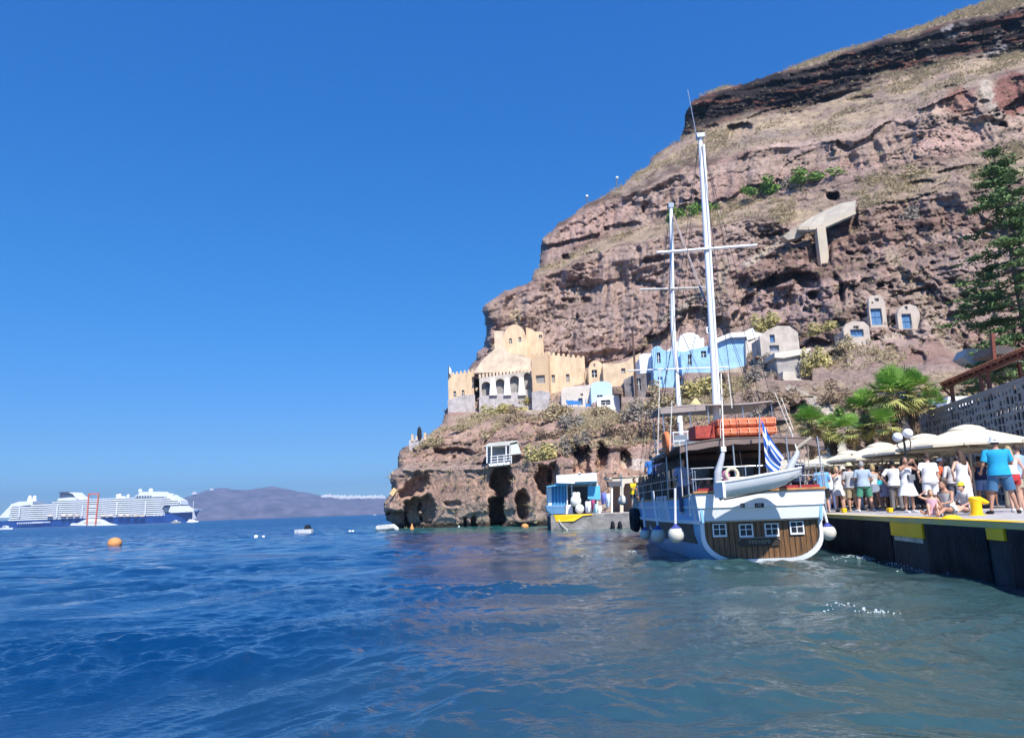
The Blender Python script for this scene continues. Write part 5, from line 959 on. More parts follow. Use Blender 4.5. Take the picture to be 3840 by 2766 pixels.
def boat():
    r = empty('sailing_boat', (BX, BY+8, 0), 'two-masted wooden excursion boat with white masts moored at the pier', 'sailing boat')
    zs = [-.6, -.2, .05, .4, .75, 1.10]; n = 40
    def sec(y, zl, sgn): return [(BX+sgn*bhw(y, z), BY+y-.0*(z), z) for z in zl]
    ys = [21.5*(i/n) for i in range(n+1)]
    R_ = [sec(y, zs, -1)+sec(y, zs[::-1], 1) for y in ys]
    # transom is rounded at the foot: pinch the first rings
    R0 = [(BX+(x-BX)*(.62 if z < 0 else .80 if z < .1 else .93 if z < .5 else 1), y, max(z, -.3)) for x, y, z in R_[0]]
    m = MB(); m.rings([R0]+R_[1:]); m.build('hull', HB, r, True, autos=40)
    # upper strake / bulwark, white, stepping out over the transom
    def sheet(name, ya, yb, z0, z1, mt, out=0.0, th=.07, both=True, par=r):
        for sg in ((-1, 1) if both else (-1,)):
            m = MB(); k = 22; A = []
            for i in range(k+1):
                y = ya+(yb-ya)*i/k; h1 = z1(y) if callable(z1) else z1; h0 = z0(y) if callable(z0) else z0; x0 = BX+sg*(bhw(y, h0)+out); x1 = BX+sg*(bhw(y, h1)+out); A.append([(x0, BY+y, h0), (x1, BY+y, h1), (x1-sg*th, BY+y, h1), (x0-sg*th, BY+y, h0)])
            m.rings(A); m.build(name, mt, par, True, autos=40)
    sheet('bulwark', -.25, 21.2, 1.10, sheer, HB, .03); sheet('rubbing_strake', -.1, 21.3, 1.06, 1.16, HW, .09, .12); sheet('rubbing_strake', -.28, 21.2, 1.50, 1.56, HW, .06, .06)
    sheet('wood_panel', .9, 20.5, .50, 1.05, mk('side_wood', (.16, .09, .06), .6, .4, 2, .2, stretch=(1, 1, 4)), .03, .05); sheet('rail_cap', -.3, 21.3, lambda y: sheer(y), lambda y: sheer(y)+.06, CAP, .07, .2)
    for y in (.25, 3.3, 3.75, 4.2, 4.65, 8): 
        for sg in (-1, 1):
            m = MB(); m.beam((BX+sg*(bhw(y, 1.2)+.06), BY+y, 1.16), (BX+sg*(bhw(y, 1.9)+.06), BY+y, 1.9), .1, .07); m.build('white_frame', HW, r)
    m = MB(); m.prism([(BX+bhw(y, 1.2)*.98*s_, BY+y, 1.25) for s_, yy in ((-1, range(0, 21)), (1, range(20, -1, -1))) for y in yy], (0, 0, .05)); m.build('deck', TEAK, r)
    # transom: planked lower panel with white surround
    y0 = BY-.06
    def ro(s_, e, rr=.95, zt=1.12):    # rounded-foot outline
        w_ = bhw(0, 1.1)*s_+e; zb = .02-e; pts = [(-w_, zt+e*.0), ]
        for i in range(9): a = math.pi+i*math.pi/16; pts.append((-w_+.85+.85*math.cos(a), zb+.70+.66*math.sin(a)))
        for i in range(9): a = 1.5*math.pi+i*math.pi/16; pts.append((w_-.85+.85*math.cos(a), zb+.70+.66*math.sin(a)))
        pts.append((w_, zt)); return pts
    for nm, e, yy, th, mt in (('transom_surround', .05, y0-.06, .16, HW),):
        A = ro(1, e); B_ = ro(1, -.04, zt=1.12); m = MB(); n_ = len(A)
        V = [(BX+x, yy, z) for x, z in A]+[(BX+x, yy-.02, z) for x, z in B_]+[(BX+x, yy+.14, z) for x, z in A]+[(BX+x, yy+.10, z) for x, z in B_]
        Fs = []
        for i in range(n_-1): Fs += [(i, i+1, n_+i+1, n_+i), (2*n_+i, 3*n_+i, 3*n_+i+1, 2*n_+i+1), (i, 2*n_+i, 2*n_+i+1, i+1), (n_+i, n_+i+1, 3*n_+i+1, 3*n_+i)]
        m.add(V, Fs); m.build(nm, mt, r, True, autos=40)
    m = MB(); B_ = ro(1, -.05); m.prism([(BX+x, y0, z) for x, z in B_], (0, .1, 0)); tp = m.build('transom_panel', planks(), r)
    g = MB()
    for i in range(23): 
        x = -1.6+i*.146; zb = .06+.62*max(0, (abs(x)-.85)/.82)**2; g.beam((BX+x, y0-.004, zb+.03), (BX+x, y0-.004, 1.09), .014, .012)
    g.build('plank_seams', mk('seam', (.02, .013, .01), .9), tp)
    for i, (px, py) in enumerate(((2700, 1986), (2798, 1987), (2893, 1984), (2985, 1976))):
        p = BP(px, py, y0-.02); w_, h_ = .155, .14; fr = MB(); t_ = .034
        fr.box((p.x-w_-t_, y0-.05, p.z-h_-t_*1.4), (p.x+w_+t_, y0, p.z-h_)); fr.box((p.x-w_-t_, y0-.05, p.z+h_), (p.x+w_+t_, y0, p.z+h_+t_*.8)); fr.box((p.x-w_-t_, y0-.048, p.z-h_), (p.x-w_, y0, p.z+h_)); fr.box((p.x+w_, y0-.048, p.z-h_), (p.x+w_+t_, y0, p.z+h_))
        fr.box((p.x-.011, y0-.035, p.z-h_), (p.x+.011, y0-.012, p.z+h_)); fr.box((p.x-w_, y0-.033, p.z+.01), (p.x+w_, y0-.013, p.z+.03)); o = fr.build('stern_window', HW, r)
        q = MB(); q.box((p.x-w_, y0-.012, p.z-h_), (p.x+w_, y0-.004, p.z+h_)); q.build('pane', DARK, o)
    p = BP(2846, 2032, y0); b = MB(); b.prism([(p.x+x, y0-.05, p.z+z) for x, z in ((-.56, -.03), (-.52, -.10), (.52, -.10), (.56, -.03), (.56, .05), (.47, .12), (-.47, .12), (-.56, .05))], (0, .05, 0)); nb = b.build('name_board', mk('board_dark', (.035, .025, .018), .5, .2, 5, .1), r)
    text('VIIIIVIIIMI', (p.x, y0-.056, p.z+.01), .15, mk('carved_letter', (.30, .27, .19), .5, .1, 3, 0), parent=nb, name='lettering', ext=.006)
    b = MB(); b.tube([(p.x-.56, y0-.06, p.z+.05), (p.x-.47, y0-.06, p.z+.13), (p.x+.47, y0-.06, p.z+.13), (p.x+.56, y0-.06, p.z+.05)], .016, 6); b.build('board_moulding', mk('worn_moulding', (.3, .27, .23), .6), nb)
    # white counter above, overhanging, curved, with two dark hawse plates
    m = MB(); A = []
    for i in range(25):
        t = -1+2*i/24; w0, w1 = bhw(0, 1.1)+.07, bhw(0, 1.9)+.10; bow = .32*(1-t*t)
        prof = ((1.10, 0), (1.15, .16), (1.46, .20), (1.50, .24), (1.56, .22), (1.88, .25), (1.90, .12))
        A.append([(BX+t*(w0+(w1-w0)*(z-1.1)/.8), BY-.03-o_-bow*(.42+.12*(z-1.1)), z) for z, o_ in prof]+[(BX+t*(w0+(w1-w0)*.9), BY+.02, 1.88), (BX+t*w0, BY+.0, 1.12)])
    m.rings(A); m.build('stern_counter', HW, r, True, autos=35)
    m = MB(); A = []
    for i in range(25):
        t = -1+2*i/24; w1 = bhw(0, 1.9)+.14; bow = .32*(1-t*t); yb = BY-.32-bow*.54; A.append([(BX+t*w1, yb, 1.90), (BX+t*w1, yb, 1.955), (BX+t*w1, yb+.24, 1.955), (BX+t*w1, yb+.24, 1.90)])
    m.rings(A); m.build('rail_cap', CAP, r, True, autos=35)
    m = MB(); A = []
    for i in range(25):
        t = -1+2*i/24; w1 = bhw(0, 1.9)+.0; bow = .32*(1-t*t); yb = BY-.21-bow*.54; A.append([(BX+t*w1, yb, 1.956), (BX+t*w1, yb, 2.03), (BX+t*w1, yb+.05, 2.03), (BX+t*w1, yb+.05, 1.956)])
    m.rings(A); m.build('red_rail_strip', mk('dark_red', (.32, .03, .03), .6, .1, 3, 0), r)
    for px, w_, s_ in ((2787, .055, 'O'), (2849, .12, 'I M')):
        p = BP(px, 1894, BY-.44); b = MB(); b.box((p.x-w_, BY-.43, p.z-.055), (p.x+w_, BY-.30, p.z+.06)); o = b.build('hawse_plate', mk('board_black', (.01, .01, .012), .5), r, bevel=.012); text(s_, (p.x-.02, BY-.434, p.z), .09, HW, parent=o, name='lettering', ext=.003)
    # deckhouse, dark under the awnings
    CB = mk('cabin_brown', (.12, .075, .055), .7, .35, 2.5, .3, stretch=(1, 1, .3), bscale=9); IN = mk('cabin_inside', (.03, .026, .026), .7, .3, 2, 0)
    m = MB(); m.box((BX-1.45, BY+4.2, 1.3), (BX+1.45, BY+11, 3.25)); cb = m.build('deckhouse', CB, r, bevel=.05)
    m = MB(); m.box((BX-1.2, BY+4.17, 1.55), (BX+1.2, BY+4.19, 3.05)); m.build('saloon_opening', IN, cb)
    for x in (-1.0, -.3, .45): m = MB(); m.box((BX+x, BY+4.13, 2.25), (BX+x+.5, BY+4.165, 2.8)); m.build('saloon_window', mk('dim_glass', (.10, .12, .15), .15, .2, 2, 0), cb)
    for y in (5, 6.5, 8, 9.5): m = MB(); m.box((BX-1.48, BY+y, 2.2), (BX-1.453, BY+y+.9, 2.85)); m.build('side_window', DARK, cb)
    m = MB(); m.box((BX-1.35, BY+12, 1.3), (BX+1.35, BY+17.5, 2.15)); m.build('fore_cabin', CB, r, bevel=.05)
    # screens / slatted side along the port bulwark
    for i in range(18):
        y = 3.6+i*.42; m = MB(); x = BX-bhw(y, 2.0)+.10; m.box((x-.02, BY+y, sheer(y)+.06), (x+.02, BY+y+.34, 2.55+.25*((i*7) % 5)/5)); m.build('side_slat', CB, r)
    # main awning: sagging brown canopy on steel poles
    AWN = mk('brown_canvas', (.20, .145, .125), .85, .15, 1.5, .1)
    m = MB(); A = []
    for i in range(13):
        t = i/12; y = BY-.1+7.2*t; row = []
        for k in range(9):
            s_ = -1+2*k/8; row.append((BX+s_*(2.05 if i else 1.95), y+.25*abs(s_), 3.42-.16*s_*s_-.10*t+.03*math.sin(i*2+k)))
        A.append(row)
    m.rings(A, cap=False, close=False); o = m.build('awning', AWN, r, True); o.modifiers.new('s', 'SOLIDIFY').thickness = .035
    m = MB(); A = [[(BX+s_*1.98, BY-.08+.25*abs(s_), 3.40-.16*s_*s_), (BX+s_*2.0, BY-.12+.25*abs(s_), 3.22-.16*s_*s_+.02*math.sin(s_*20))] for s_ in [-1+i/8 for i in range(17)]]; m.rings(A, cap=False, close=False); o = m.build('awning_valance', AWN, r); o.modifiers.new('s', 'SOLIDIFY').thickness = .02
    for x, y in ((-1.85, .1), (1.85, .1), (-.55, .0), (.35, .05), (.95, .0), (-2.0, 3.4), (2.0, 3.4), (-2.1, 6.8), (2.1, 6.8)):
        m = MB(); m.tube([(BX+x, BY+y, 1.3), (BX+x*.98, BY+y, 3.36)], .022, 6); m.build('awning_pole', STEEL, r)
    # stern rail
    m = MB()
    for z in (2.28, 2.58): m.tube([(BX+t*1.8, BY-.25-.2*(1-t*t), z) for t in (-1, -.6, -.2, .2, .6, 1)], .018, 6)
    for t in (-.98, -.6, -.2, .2, .6, .98): m.tube([(BX+t*1.8, BY-.25-.2*(1-t*t), 1.95), (BX+t*1.8, BY-.25-.2*(1-t*t), 2.58)], .015, 6)
    m.build('stern_railing', STEEL, r)
    m = MB()
    for sg in (-1, 1):
        for z in (.35, .62): m.tube([(BX+sg*(bhw(y, 2)+.0), BY+y, sheer(y)+z) for y in range(0, 21, 2)], .014, 5)
        for y in range(0, 21, 2): m.tube([(BX+sg*bhw(y, 2), BY+y, sheer(y)), (BX+sg*bhw(y, 2), BY+y, sheer(y)+.62)], .014, 5)
    m.build('side_railing', STEEL, r)
    # flybridge: floor, grey screen, white rail, wheel stand, bimini
    m = MB(); m.box((BX-1.7, BY+3.2, 3.44), (BX+1.7, BY+10.6, 3.52)); m.build('upper_deck', mk('cream_deck', (.55, .48, .38), .7), r)
    m = MB(); m.box((BX-1.62, BY+3.6, 3.52), (BX+.05, BY+3.66, 3.86)); m.build('wind_screen', mk('grey_screen', (.20, .25, .30), .2, .1, 1, 0), r)
    m = MB()
    for z in (3.62, 3.9): m.tube([(BX-1.75, BY+8, z), (BX-1.75, BY+3.0, z), (BX+.1, BY+3.0, z+.04)], .022, 6)
    for x in (-1.75, -1.3, -.9, -.5, -.1): m.tube([(BX+x, BY+3.0, 3.45), (BX+x, BY+3.0, 3.9)], .016, 6)
    m.build('upper_railing', HW, r)
    BIM = mk('taupe_canvas', (.36, .30, .27), .85, .12, 1.5, .1)
    m = MB(); A = []
    for i in range(11):
        t = i/10; x = BX-2.0+3.75*t; A.append([(x, BY+4.2+dy, 4.83+.10*math.sin(math.pi*t*2.0)*.4+.09*t-z_) for dy, z_ in ((-.35, .06), (0, 0), (1.4, -.06), (2.8, 0))])
    m.rings(A, cap=False, close=False); o = m.build('bimini', BIM, r, True); o.modifiers.new('s', 'SOLIDIFY').thickness = .04
    m = MB(); m.rings([[(BX-2.0+.25*i, BY+3.84, 4.79+.009*i), (BX-2.0+.25*i, BY+3.84, 4.62+.009*i)] for i in range(7)], cap=False, close=False); o = m.build('bimini_flap', BIM, r); o.modifiers.new('s', 'SOLIDIFY').thickness = .02
    for x, y in ((-1.9, 4.0), (-1.0, 4.0), (-.4, 4.0), (.75, 4.0), (1.7, 4.0), (-1.9, 6.9), (1.7, 6.9)): m = MB(); m.tube([(BX+x, BY+y, 3.5), (BX+x, BY+y, 4.83)], .02, 6); m.build('bimini_pole', STEEL, r)
    m = MB(); p = BP(2608, 1508, BY+5); m.lathe((p.x, p.y, 4.9), [(.22, 0), (.2, .15), (.03, .34)], 10); m.build('yellow_cone', mk('straw_hat', (.68, .55, .25), .8), r)
    # black arched spray hood
    m = MB(); A = []
    for i in range(9): a = math.pi*i/8*.62; A.append([(BX+1.9-.95*math.cos(a)*1.1-.2, BY+3.4, 3.55+.62*math.sin(a)), (BX+1.9-.95*math.cos(a)*1.1-.2, BY+4.6, 3.55+.62*math.sin(a))])
    m.rings(A, cap=False, close=False); o = m.build('black_hood', mk('black_cloth', (.02, .02, .025), .9), r, True); o.modifiers.new('s', 'SOLIDIFY').thickness = .04
    # masts, yards, stays
    MW = mk('mast_white', (.82, .83, .84), .35, .05, 1.5, .02)
    zt = BP(2624, 512, BY+4.6).z; xm = BP(2683, 1515, BY+4.6).x; xmt = BP(2624, 512, BY+4.6).x
    m = MB(); m.tube([(xm, BY+4.6, 1.3), (xm, BY+4.6, 4.5), (xm+(xmt-xm)*.5, BY+4.6, 9.3), (xmt, BY+4.6, zt)], [.115, .115, .105, .08], 14); m.tube([(xm+.11, BY+4.5, 4.9), (xmt+.09, BY+4.5, zt-.4)], .05, 8); mm = m.build('main_mast', MW, r, True)
    m = MB(); m.box((xmt-.13, BY+4.45, zt-.1), (xmt+.15, BY+4.75, zt+.06)); m.tube([(xmt-.12, BY+4.6, zt), (xmt-.30, BY+4.6, zt+1.9)], .016, 5); m.build('masthead', STEEL, mm)
    xf = BP(2551, 1580, BY+9.6).x; xft = BP(2516, 772, BY+9.6).x; zf = BP(2516, 772, BY+9.6).z
    m = MB(); m.tube([(xf, BY+9.6, 1.3), (xf, BY+9.6, 9), (xft, BY+9.6, zf)], [.105, .10, .075], 14); m.tube([(xf-.10, BY+9.5, 4.9), (xft-.08, BY+9.5, zf-.4)], .04, 8); fm = m.build('fore_mast', MW, r, True)
    m = MB(); m.box((xft-.11, BY+9.5, zf-.1), (xft+.11, BY+9.7, zf+.1)); m.build('masthead', STEEL, fm)
    def yard(name, pa, pb, d, rr, par, mt=MW): m = MB(); m.tube([BP(*pa, d), BP(*pb, d)], rr, 8); return m.build(name, mt, par, True)
    yard('crosstree', (2462, 947), (2838, 919), BY+4.45, .05, mm); yard('crosstree', (2400, 1086), (2645, 1078), BY+9.45, .045, fm, mk('dull_white', (.55, .54, .50), .6)); yard('lower_crosstree', (2355, 1389), (2736, 1376), BY+9.4, .03, fm)
    RW = mk('wire', (.05, .045, .045), .5); 
    def wire(name, a, b, rr=.009, mt=RW, par=r): m = MB(); m.tube([a, b], rr, 4, cap=False); return m.build(name, mt, par)
    for xx, xb_, zz, yy, nm in ((xmt, xm, zt, 4.6, mm), (xft, xf, zf, 9.6, fm)):
        for sg in (-1, 1):
            for k, (dy, f_) in enumerate(((-.9, .98), (0, .62), (.9, .62), (1.6, .98))): wire('shroud', (xb_+(xx-xb_)*f_+sg*.07, BY+yy, zz*f_), (BX+sg*(bhw(yy+dy, 2)+.05), BY+yy+dy, sheer(yy)), .008, RW, nm)
    wire('fore_stay', (xft, BY+9.7, zf*.95), (BX, BY+21.3, 3.0), .012); wire('back_stay', (xmt, BY+4.5, zt*.97), (BX-.4, BY-.3, 2.0), .009); wire('triatic_stay', (xft+.05, BY+9.5, zf-.5), (xm, BY+4.8, BP(2640, 1130, BY+4.8).z), .045, mk('brown_spar', (.42, .33, .29), .7))
    for px0, py0, px1, py1 in ((2730, 1400, 2745, 1530), (2700, 1530, 2706, 1800), (2905, 1470, 2990, 1680), (2930, 1490, 2975, 1610), (2475, 1380, 2466, 1700), (2520, 1500, 2512, 1690), (2548, 1650, 2560, 1860)): wire('halyard', BP(px0, py0, BY+.8), BP(px1, py1, BY+.4), .012, ROPE)
    # davit arms with block carrying the tender
    DV = mk('davit_grey', (.50, .52, .54), .5, .15, 3, .05)
    for pts in (((2712, 1690), (2706, 1720), (2692, 1770), (2690, 1840), (2712, 1868)), ((2992, 1690), (2988, 1705), (2966, 1745), (2952, 1790))):
        m = MB(); A = [BP(x, y, BY-.75) for x, y in pts]; m.tube(A, [.05, .075, .10, .11, .10][:len(A)], 8); m.build('davit', DV, r, True)
    m = MB(); p = BP(2712, 1684, BY-.75); m.box((p.x-.07, p.y-.07, p.z-.07), (p.x+.07, p.y+.07, p.z+.07)); m.build('davit_block', mk('cream_block', (.8, .76, .62), .6), r, bevel=.015)
    m = MB(); m.tube([BP(2714, 1680, BY-.75), BP(2704, 1400, BY+2.2)], .018, 5); m.tube([BP(2990, 1690, BY-.7), BP(2960, 1600, BY+2)], .02, 5); m.build('davit_fall', ROPE, r)
    m = MB(); A = [BP(x, y, BY-.3) for x, y in ((2985, 1682), (3010, 1664), (3042, 1640))]; m.tube(A, .05, 8); 
    for x in (3000, 3016, 3030): m.tube([BP(x, 1672, BY-.3), BP(x+4, 1800, BY-.3)], .012, 4)
    m.build('gangway_rack', mk('rack_beige', (.42, .36, .28), .7), r)
    m = MB(); m.box((BX-1.5, BY+1.0, 1.3), (BX+1.5, BY+1.6, 1.75)); m.build('stern_bench', mk('bench_red', (.40, .10, .07), .7), r, bevel=.03)
    for x in (-1.1, -.7): m = MB(); m.box((BX+x, BY+2.4, 1.3), (BX+x+.3, BY+2.9, 2.3)); m.build('wicker_chair', mk('wicker', (.30, .18, .11), .8), r, bevel=.04)
    m = MB()
    for i in range(7): m.lathe((BX-1.9+.05*i, BY+2.5+.6*i, 1.32), [(.09, 0), (.1, .5), (.04, .9)], 8)
    # tyres hung at the bow quarter
    for i in range(6):
        y = 15.0-i*.75; m = MB(); m.torus((BX-bhw(y, 1.2)-.22, BY+y, 1.02), .36, .15, 'x', 20, 10); ty = m.build('tyre', RUB, None, True, 'black tyre %s on the boat bow' % ('hanging first from the stern side', 'hanging second', 'hanging third', 'hanging fourth', 'hanging fifth', 'hanging foremost')[5-i], 'tyre', 'tyres hung along the boat bow')
        w_ = MB(); w_.beam((BX-bhw(y, 1.9)-.06, BY+y, 1.35), (BX-bhw(y, 1.9)-.06, BY+y, 1.95), .16, .05); w_.build('tyre_strap', mk('cream_strap', (.62, .54, .42), .8), r); turn(ty)
    turn(r)
boat()
# tender hanging in the davits
def tender():
    y0 = BY-1.45; a = P(2702, 1812, y0); b = P(3004, 1757, y0); cx = (a.x+b.x)/2; r = empty('hanging_tender', (cx, y0, a.z-.3), 'small white dinghy hanging from the davits across the stern', 'dinghy')
    n = 18; A = []; In = []
    for i in range(n+1):
        t = i/n; x = a.x+(b.x-a.x)*t; zt = a.z+(b.z-a.z)*t**1.12+.02; hb = .50*(.80+.2*math.sin(t*2))*(1-max(0, (t-.55)/.45)**2.6)+.02; dp = .40*(1-.38*max(0, (t-.55)/.45)**1.6); xb = x-.12*t*0
        A.append([(x, y0-hb, zt), (x, y0-hb*.93, zt-dp*.45), (x-(.10*t if t > .8 else 0), y0-hb*.6, zt-dp*.86), (x-(.16*t if t > .8 else 0), y0, zt-dp), (x-(.10*t if t > .8 else 0), y0+hb*.6, zt-dp*.86), (x, y0+hb*.93, zt-dp*.45), (x, y0+hb, zt), (x, y0+hb*.9, zt-.01), (x, y0+hb*.8, zt-dp*.6), (x, y0, zt-dp*.85), (x, y0-hb*.8, zt-dp*.6), (x, y0-hb*.9, zt-.01)])
    m = MB(); m.rings(A); m.build('hull', mk('tender_white', (.82, .83, .83), .4, .04, 1, .02), r, True, autos=50)
    for s_ in (-1, 1): m = MB(); m.tube([(p[0 if s_ < 0 else 6][0], p[0 if s_ < 0 else 6][1], p[0][2]+.01) for p in A], .028, 6); m.build('gunwale', HW, r, True)
    m = MB(); m.box((a.x-.07, y0-.42, a.z-.36), (a.x+.0, y0+.42, a.z+.03)); m.build('transom', HW, r); m = MB(); m.box((cx-.5, y0-.38, a.z-.05), (cx-.3, y0+.38, a.z-.01)); m.build('seat', TEAK, r)
    m = MB(); m.tube([(a.x+.05, y0, a.z-.41), (cx, y0, (a.z+b.z)/2-.41), (b.x-.35, y0, b.z-.36), (b.x-.16, y0, b.z-.24)], .022, 6); m.build('keel', mk('keel_dark', (.12, .10, .08), .7), r)
    # things lying in it
    p = P(2745, 1778, y0); m = MB(); m.torus((p.x, p.y, p.z), .15, .045, 'y', 18, 8); m.build('cream_ring', mk('cream_ring', (.75, .66, .45), .6), None, True, 'cream ring buoy lying in the hanging dinghy', 'ring buoy')
    p = P(2722, 1783, y0+.1); m = MB(); m.ball((p.x, p.y, p.z), (.10, .1, .14)); m.build('pink_bag', mk('pink', (.75, .22, .35), .7), None, True, 'pink bag at the left end of the hanging dinghy', 'bag')
tender()
# orange buoyant floats stacked on the awning roof
def floats():
    OR = mk('float_orange', (.80, .20, .09), .75, .15, 3, .3, bscale=20); x0, x1 = P(2690, 1600, BY+1.7).x, P(2915, 1600, BY+1.7).x; r = None
    for k, (z0, z1) in enumerate(((3.62, 3.87), (3.89, 4.14))):
        r = empty('buoyant_float', ((x0+x1)/2, BY+2.2, z0), ('lower', 'upper')[k]+' of two orange lifeboat floats stacked on the awning roof', 'life float', 'orange floats on the awning roof'); m = MB(); m.box((x0+.02*k, BY+1.7, z0), (x1, BY+2.9, z1)); m.build('slab', OR, r, bevel=.06)
        for i in range(6): m = MB(); xx = x0+.12+i*(x1-x0-.3)/5.6; m.tube([(xx, BY+1.68, z1-.05), (xx+.03, BY+1.63, z0+.07), (xx+.27, BY+1.63, z0+.07), (xx+.3, BY+1.68, z1-.05)], .02, 6); m.build('grab_line', mk('orange_light', (.85, .36, .2), .7), r, True)
    m = MB(); m.box((x0-.62, BY+1.9, 3.58), (x0-.04, BY+2.8, 3.98)); m.jitter(.05, 5, 3); m.build('folded_red_tarp', mk('red_tarp', (.45, .07, .05), .8, .3, 6, .4), None, True, 'dark red folded cover beside the orange floats', 'cover')
    p = P(2500, 1660, BY+2.2); m = MB(); m.torus((p.x, p.y, p.z), .27, .09, 'x', 24, 10); m.build('ring_buoy', mk('ring_orange', (.80, .22, .07), .6), None, True, 'orange ring buoy on the port side of the awning', 'ring buoy')
    m = MB(); p = P(2445, 1690, BY+8); 
floats()
# round fenders
def fender(px, py, rp, d, label, top=(0, 0), cap=True):
    p = P(px, py, d); s_ = rp*d/F; r = empty('fender', (p.x, p.y, p.z-s_), label, 'fender', 'round white fenders round the boat'); m = MB(); m.lathe((p.x, p.y, p.z), [(s_*.05, -s_), (s_*.5, -s_*.88), (s_*.86, -s_*.52), (s_, -s_*.05), (s_*.93, s_*.38), (s_*.72, s_*.72), (s_*.5, s_*.9)], 20); m.build('ball', mk('fender_cream', (.72, .68, .58), .55, .10, 3, .05), r, True)
    m = MB(); m.lathe((p.x, p.y, p.z), [(s_*.735, s_*.70), (s_*.52, s_*.92), (s_*.2, s_*1.22), (s_*.1, s_*1.35)], 16); m.build('blue_cap' if cap else 'cap', mk('fender_blue', (.05, .07, .30), .5, .1, 3, 0) if cap else mk('fender_cream', (.72, .68, .58)), r, True)
    m = MB(); m.tube([(p.x, p.y, p.z+s_*1.3), (p.x+top[0], p.y+.15, p.z+s_*1.3+top[1])], (.035 if cap else .03), 6); m.build('rope', HW if cap else ROPE, r)
fender(2420, 2003, 20, BY+6.9, 'smallest white fender with blue cap, leftmost on the hull', (.0, 1.0)); fender(2469, 2006, 27, BY+3.6, 'white fender with blue cap, middle one on the hull side', (-.05, 1.1)); fender(2536, 2004, 30, BY+.8, 'largest white fender with blue cap next to the planked stern', (.1, 1.0)); fender(3106, 1996, 28, BY-.1, 'white fender with blue cap between the stern and the pier', (-.08, .9)); fender(2335, 1876, 17, BY+15.5, 'plain cream fender hanging high in front of the far shelter', (0, 1.0), False)
# Greek ensign: nine stripes and a canton with a cross, hanging in folds from a staff on the stern rail
def flag():
    y0 = BY-.62; a = P(2849, 1555, y0); b = P(2847, 1800, y0); r = empty('ensign', (b.x, y0, b.z), 'blue and white striped flag with white cross hanging at the stern', 'flag'); m = MB(); m.tube([b, a], .022, 8); m.build('staff', STEEL, r)
    m = bpy.data.materials.new('flag_cloth'); m.use_nodes = True; n = m.node_tree.nodes; l = m.node_tree.links; bs = n['Principled BSDF']; bs.inputs['Roughness'].default_value = .8
    at = n.new('ShaderNodeAttribute'); at.attribute_name = 'dye'; l.new(at.outputs['Color'], bs.inputs['Base Color'])
    nu, nv = 72, 54; V = []; Cc = []
    for i in range(nu+1):
        for j in range(nv+1):
            u, v = i/nu, j/nv      # u fly, v down the hoist
            top = Vector(a)+Vector((.03, 0, -.12)); TR, BR, BL = Vector((.50, 0, -1.02)), Vector((.30, 0, -1.50)), Vector((.01, 0, -1.30))
            p = top+TR*u*(1-v)+BR*u*v+BL*v*(1-u)+Vector((0, 0, -.06*math.sin(math.pi*u)))
            p.y += (.07*math.sin(v*11+u*2)+.03*math.sin(v*23+1))*min(1, u*3); p.x += .035*math.sin(v*12+1)*u; V.append(tuple(p))
            s_ = int(v*9*.9999); blue = s_ % 2 == 0
            if u < .37 and v < 5/9: blue = not (abs(u-.185) < .037 or abs(v-2.5/9) < .5/9)
            Cc.append((.02, .12, .50, 1) if blue else (.82, .84, .86, 1))
    Fa = [(i*(nv+1)+j, i*(nv+1)+j+1, (i+1)*(nv+1)+j+1, (i+1)*(nv+1)+j) for i in range(nu) for j in range(nv)]
    o = arrobj('cloth', V, Fa, m, r, True); at_ = o.data.color_attributes.new('dye', 'FLOAT_COLOR', 'POINT'); at_.data.foreach_set('color', np.array(Cc, np.float32).ravel())
flag()
# ================================================================== QUAYSIDE
PW = mk('powder_black', (.02, .02, .022), .5, .1, 4, 0); CANV = mk('cream_canvas', (.74, .66, .49), .85, .06, .8, .08); POLE = mk('beige_pole', (.45, .40, .33), .5, .1, 3, 0)
# big yellow bollard and two little painted blocks
def bollard():
    p = P(3665, 1935, 18.0); r = empty('bollard', (p.x, p.y, DECK), 'big yellow mooring bollard with hooked head at the pier edge', 'bollard'); x, y = p.x, p.y
    m = MB(); m.tube([(x, y, DECK), (x, y, DECK+.08), (x+.005, y, DECK+.28), (x, y, DECK+.38)], [.135, .125, .12, .13], 18); m.tube([(x-.02, y, DECK+.36), (x-.0, y, DECK+.41)], [.13, .10], 18); m.tube([(x-.06, y, DECK+.36), (x+.10, y, DECK+.36), (x+.22, y, DECK+.31), (x+.29, y, DECK+.295)], [.09, .085, .065, .035], 14, round_=True); m.build('post', YEL, r, True, bevel=0)
    m = MB(); m.lathe((x, y, DECK), [(.19, 0), (.19, .02), (.13, .03)], 18); m.build('foot', YEL, r)
    q = P(3568, 1940, 16.6); m = MB(); m.ball((q.x, q.y, DECK-.02), (.22, .16, .10)); m.build('mooring_stud', YEL, None, True, 'low yellow dome stud at the pier edge below the seated women', 'mooring stud')
    for px, d, s_, lb in ((3337, 24.6, .08, 'yellow painted block standing behind the crowd near the black bag'), (3165, 27.0, .08, 'small yellow painted block behind the legs of the woman in white')):
        q = P(px, 1915, d); m = MB(); m.box((q.x-s_*.8, q.y-s_, DECK), (q.x+s_*.8, q.y+s_, DECK+s_*1.9), taper=-.02); m.build('yellow_block', YEL, None, label=lb, cat='block', bevel=.02)
bollard()
